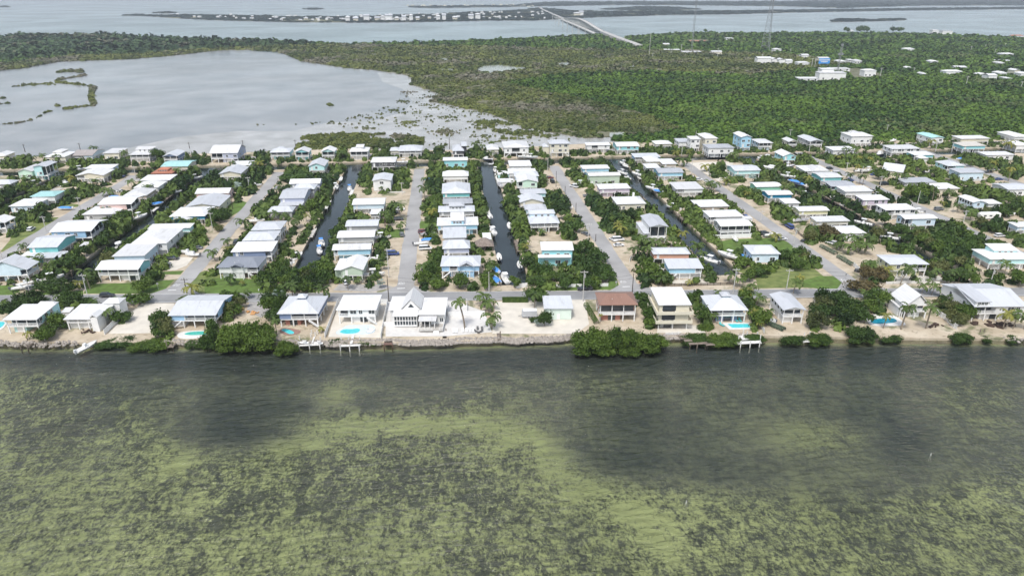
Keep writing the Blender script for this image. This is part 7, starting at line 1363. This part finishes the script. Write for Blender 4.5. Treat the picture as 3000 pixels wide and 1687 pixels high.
lattice('M', 628, 378, 22, 9, 'tall tapering lattice radio mast in the forest'); lattice('M', 68, 390, 0, 1.4, 'slim guyed mast running out of the top of the picture', True, 60); lattice('M', 1165, 565, 375, 1.1, 'thin pale mast beside the shop buildings', True)
for i, (t, x, yb, yt) in enumerate([('M',262,440,375),('M',595,480,420),('M',993,525,465),('M',970,520,450),('M',1490,580,520),('M',2135,655,585),('M',1742,550,515),('M',2352,415,375),('M',2430,362,332),('M',2280,372,342),('M',2172,395,355),('M',2110,325,305),('M',714,275,255),('M',910,268,248),('M',1123,262,244),('M',812,400,372),('M',2552,668,620),('L',2322,435,280),('L',2348,440,405),('L',2135,345,288),('L',2036,315,275),('L',1905,280,245),('L',2563,405,345),('L',2487,415,392),('L',2168,300,282),('L',1617,320,285)]):
    b = UT(t, x, yb, .4); d = proj(b)[2]; h = (yb-yt)/2.576*d/FPX/cp; root = link('utility_pole', None, None, b); MB().bar((0,0,0), (0,0,h), .35, 6, .25).obj('pole', POLEC, root); MB().box(-2, 2, -.12, .12, h-1.2, h-.9).obj('crossarm', POLEC, root)
    tag(root, f'distant pale pole above the forest, {ORD[i+1]} counted in the wood', 'utility pole', 'poles above the forest')
# highway and bridges
BR = pmat('bridge_concrete', (.50,.485,.46), .8, .08, .1); HWY = [U(1648, 54, 1), U(1690, 62, 1), U(1730, 76, 1), U(1757, 92, 1), U(1800, 113, 1), U(1869, 139, 1)]
def bridge(lab, A, B, hgt, wd, n_, name='bridge'):
    root = link(name, None, None, A); d = B-A; L = d.length; u = d/L; s = Vector((-u.y, u.x, 0))*wd/2; prof = lambda f: 3+hgt*math.sin(math.pi*min(1, max(0, f)))**1.5
    mb = MB(); P = [u*(L*i/30)+Vector((0, 0, prof(i/30))) for i in range(31)]
    for a, b in zip(P, P[1:]):
        for z0, z1, s0, s1 in ((-1.2, 0, -1, 1), (0, 1.0, -1, -.94), (0, 1.0, .94, 1)):
            v = [a+s*s0+Vector((0,0,z0)), a+s*s1+Vector((0,0,z0)), b+s*s1+Vector((0,0,z0)), b+s*s0+Vector((0,0,z0))]; v += [q+Vector((0,0,z1-z0)) for q in v]; mb.add(v, [(0,3,2,1),(4,5,6,7),(0,1,5,4),(1,2,6,5),(2,3,7,6),(3,0,4,7)])
    mb.obj('deck', BR, root)
    for i in range(1, n_):
        q = u*(L*i/n_); MB().box(-wd*.38, wd*.38, -.9, .9, -3, prof(i/n_)-1.2).obj('pier', BR, root, q, math.atan2(u.y, u.x)+math.pi/2)
    tag(root, lab, 'bridge')
bridge('long highway bridge rising over the channel on tall piers', U(1650, 56, .5), U(1768, 98, .5), 13, 10, 34)
bridge('low older bridge beside the highway bridge', U(1644, 60, .5), U(1745, 104, .5), 1, 9, 20)
def ribbon(name, pts, w, z, m):
    L_, R_ = [], []
    for i, p in enumerate(pts):
        d = (pts[min(i+1, len(pts)-1)]-pts[max(i-1, 0)]); d.z = 0; d.normalize(); n_ = Vector((-d.y, d.x, 0))*w/2; L_.append(p+n_); R_.append(p-n_)
    return sheet(name, R_+L_[::-1], z, m, 5)
ribbon('highway', [U(1766, 98, 1), U(1790, 108, 1), U(1820, 120, 1), U(1850, 131, 1), U(1872, 140, 1)], 13, 5.5, pmat('highway_concrete', (.42,.41,.39), .85, .08, .1))
ribbon('highway', [U(1650, 57, 1), U(1620, 44, 1), U(1590, 30, 1), U(1578, 22, 1)], 12, 4.2, MATS['highway_concrete'])
for i, (x, y, yt) in enumerate([(1625,60,53),(1633,70,60),(1643,75,64),(1655,82,68),(1669,90,74),(1685,98,80),(1705,107,92)]):
    b = U(x, y, 0); d = proj(b)[2]; h = (y-yt)*d/FPX/cp*1.6; root = link('power_pylon', None, None, b)
    for sx in (-7, 7): MB().bar((sx,0,-2), (sx,0,h), .8, 6, .5).obj('leg', POLEC, root)
    MB().box(-11, 11, -.5, .5, h-2, h-1).obj('crossarm', POLEC, root); tag(root, f'twin-legged pylon in the channel, {ORD[i+1]} from the far shore', 'pylon', 'pylons across the channel')
# far island houses
rq = random.Random(3); fw = W2(FAR['far_island'], .5); made = 0
spots_ = [(rq.uniform(470, 1600), 0) for _ in range(170)]
fa = MB().box(-1, 1, -1, 1, 0, 1).mesh('wall', WM('white')); fr = roof_mb(MB(), 'h', 2.3, 2.3, .45).mesh('roof', RM('white')); fc = MB().box(-1, 1, -1, 1, 0, 1).mesh('wall', WM('cream')); fs = roof_mb(MB(), 'x', 2.3, 2.3, .5).mesh('roof', RM('silver'))
for px_, _ in spots_:
    py_ = rq.uniform(36, 63); p = U(px_, py_, .5)
    if not inpoly(p.x, p.y, fw): continue
    if px_ < 760 and rq.random() < .4: continue
    s = rq.uniform(3, 7); root = link('distant_house', None, None, p, rq.uniform(-.3, .3)); k = rq.random() < .25
    hh_ = rq.uniform(3, 6)
    link('wall', fc if k else fa, root, (0,0,0), 0, (s, s*.7, hh_)); link('roof', fs if k else fr, root, (0,0,hh_-.05), 0, (s, s*.7, 3.5))
    tag(root, 'small cream house with silver roof on the far island' if k else 'small white house among dark trees on the far island', 'house', 'cream far-island houses' if k else 'white far-island houses'); made += 1
for i, (x, y, w) in enumerate([(1106,62,14),(1122,62,12),(1140,62,20),(1163,62,12),(1184,62,11),(1205,62,10),(1224,62,10),(1284,61,11),(1301,60,11),(1333,60,14),(1380,58,14),(1400,58,14),(1043,63,14),(1020,64,12),(1075,63,16),(1690,47,18),(1702,46,12)]):
    p = U(x, y, .5); d = proj(p)[2]; s = w/2*d/FPX; root = link('distant_house', None, None, p); hh_ = 9+4*(i % 3)
    link('wall', fa if i % 3 else fc, root, (0,0,0), 0, (s, 9, hh_)); link('roof', fr if i % 2 else fs, root, (0,0,hh_-.05), 0, (s, 9, 7)); tag(root, f"{'pale' if i % 3 else 'cream'} shorefront house on the far island, {ORD[i+1]} counted along the beach" , 'house', 'shorefront houses on the far island')
for i in range(34):
    x = 1195+i*11+rq.uniform(-3, 3); p = U(x, rq.uniform(17, 21), .5); root = link('distant_house', None, None, p); s = rq.uniform(6, 12); link('wall', fc, root, (0,0,0), 0, (s, 12, rq.uniform(4, 9))); tag(root, 'faint white building on the hazy horizon island', 'building', 'faint buildings on the horizon island')
# tall pines on the north shore
for i, (x, y, r) in enumerate([(1225,250,14),(1240,250,12),(1315,250,15),(1345,250,17),(1370,250,17),(1395,250,13),(1585,250,15),(1637,250,15),(170,250,9)]):
    p = UT('M', x, y, .4); broad(p.x, p.y, r*.6, 0, r*1.1, name='pine_tree', label=f'tall dark pine on the north shore, {ORD[i+1]} from the centre' if i < 8 else 'small dark pine on the shore near the highway', group='pines on the north shore')

# ---------------------------------------------------------------- labels: tell look-alikes apart by which stands nearer
by = {}
for o in col.objects:
    if o.parent is None and 'label' in o and not o['label'].startswith(('small white house', 'small cream house', 'faint white')): by.setdefault(o['label'], []).append(o)
for lab, L_ in by.items():
    if len(L_) > 1:
        L_.sort(key=lambda o: o.location.length)
        for i, o in enumerate(L_): o['label'] = ('nearest ' if i == 0 else ORD[i+1].replace('-', '') + '-nearest ') + lab
for o in col.objects:
    if o.parent is None and 'label' in o and len(o['label'].split()) > 16: print('LONG', o['label'])

# ---------------------------------------------------------------- sea air that fades the far islands
def haze():
    m = bpy.data.materials.new('haze'); n, l = nodes(m)
    v = n.new('ShaderNodeVolumePrincipled'); v.inputs['Color'].default_value = (.86, .93, 1, 1)
    v.inputs['Density'].default_value = .00011; v.inputs['Anisotropy'].default_value = .2
    o = n.new('ShaderNodeOutputMaterial'); l.new(v.outputs[0], o.inputs['Volume'])
    b = MB().box(-39000, 39000, -2900, 59000, -6, 190)
    o = b.obj('haze', m); tag(o, 'thin grey sea haze', 'haze', None, 'stuff')
haze()
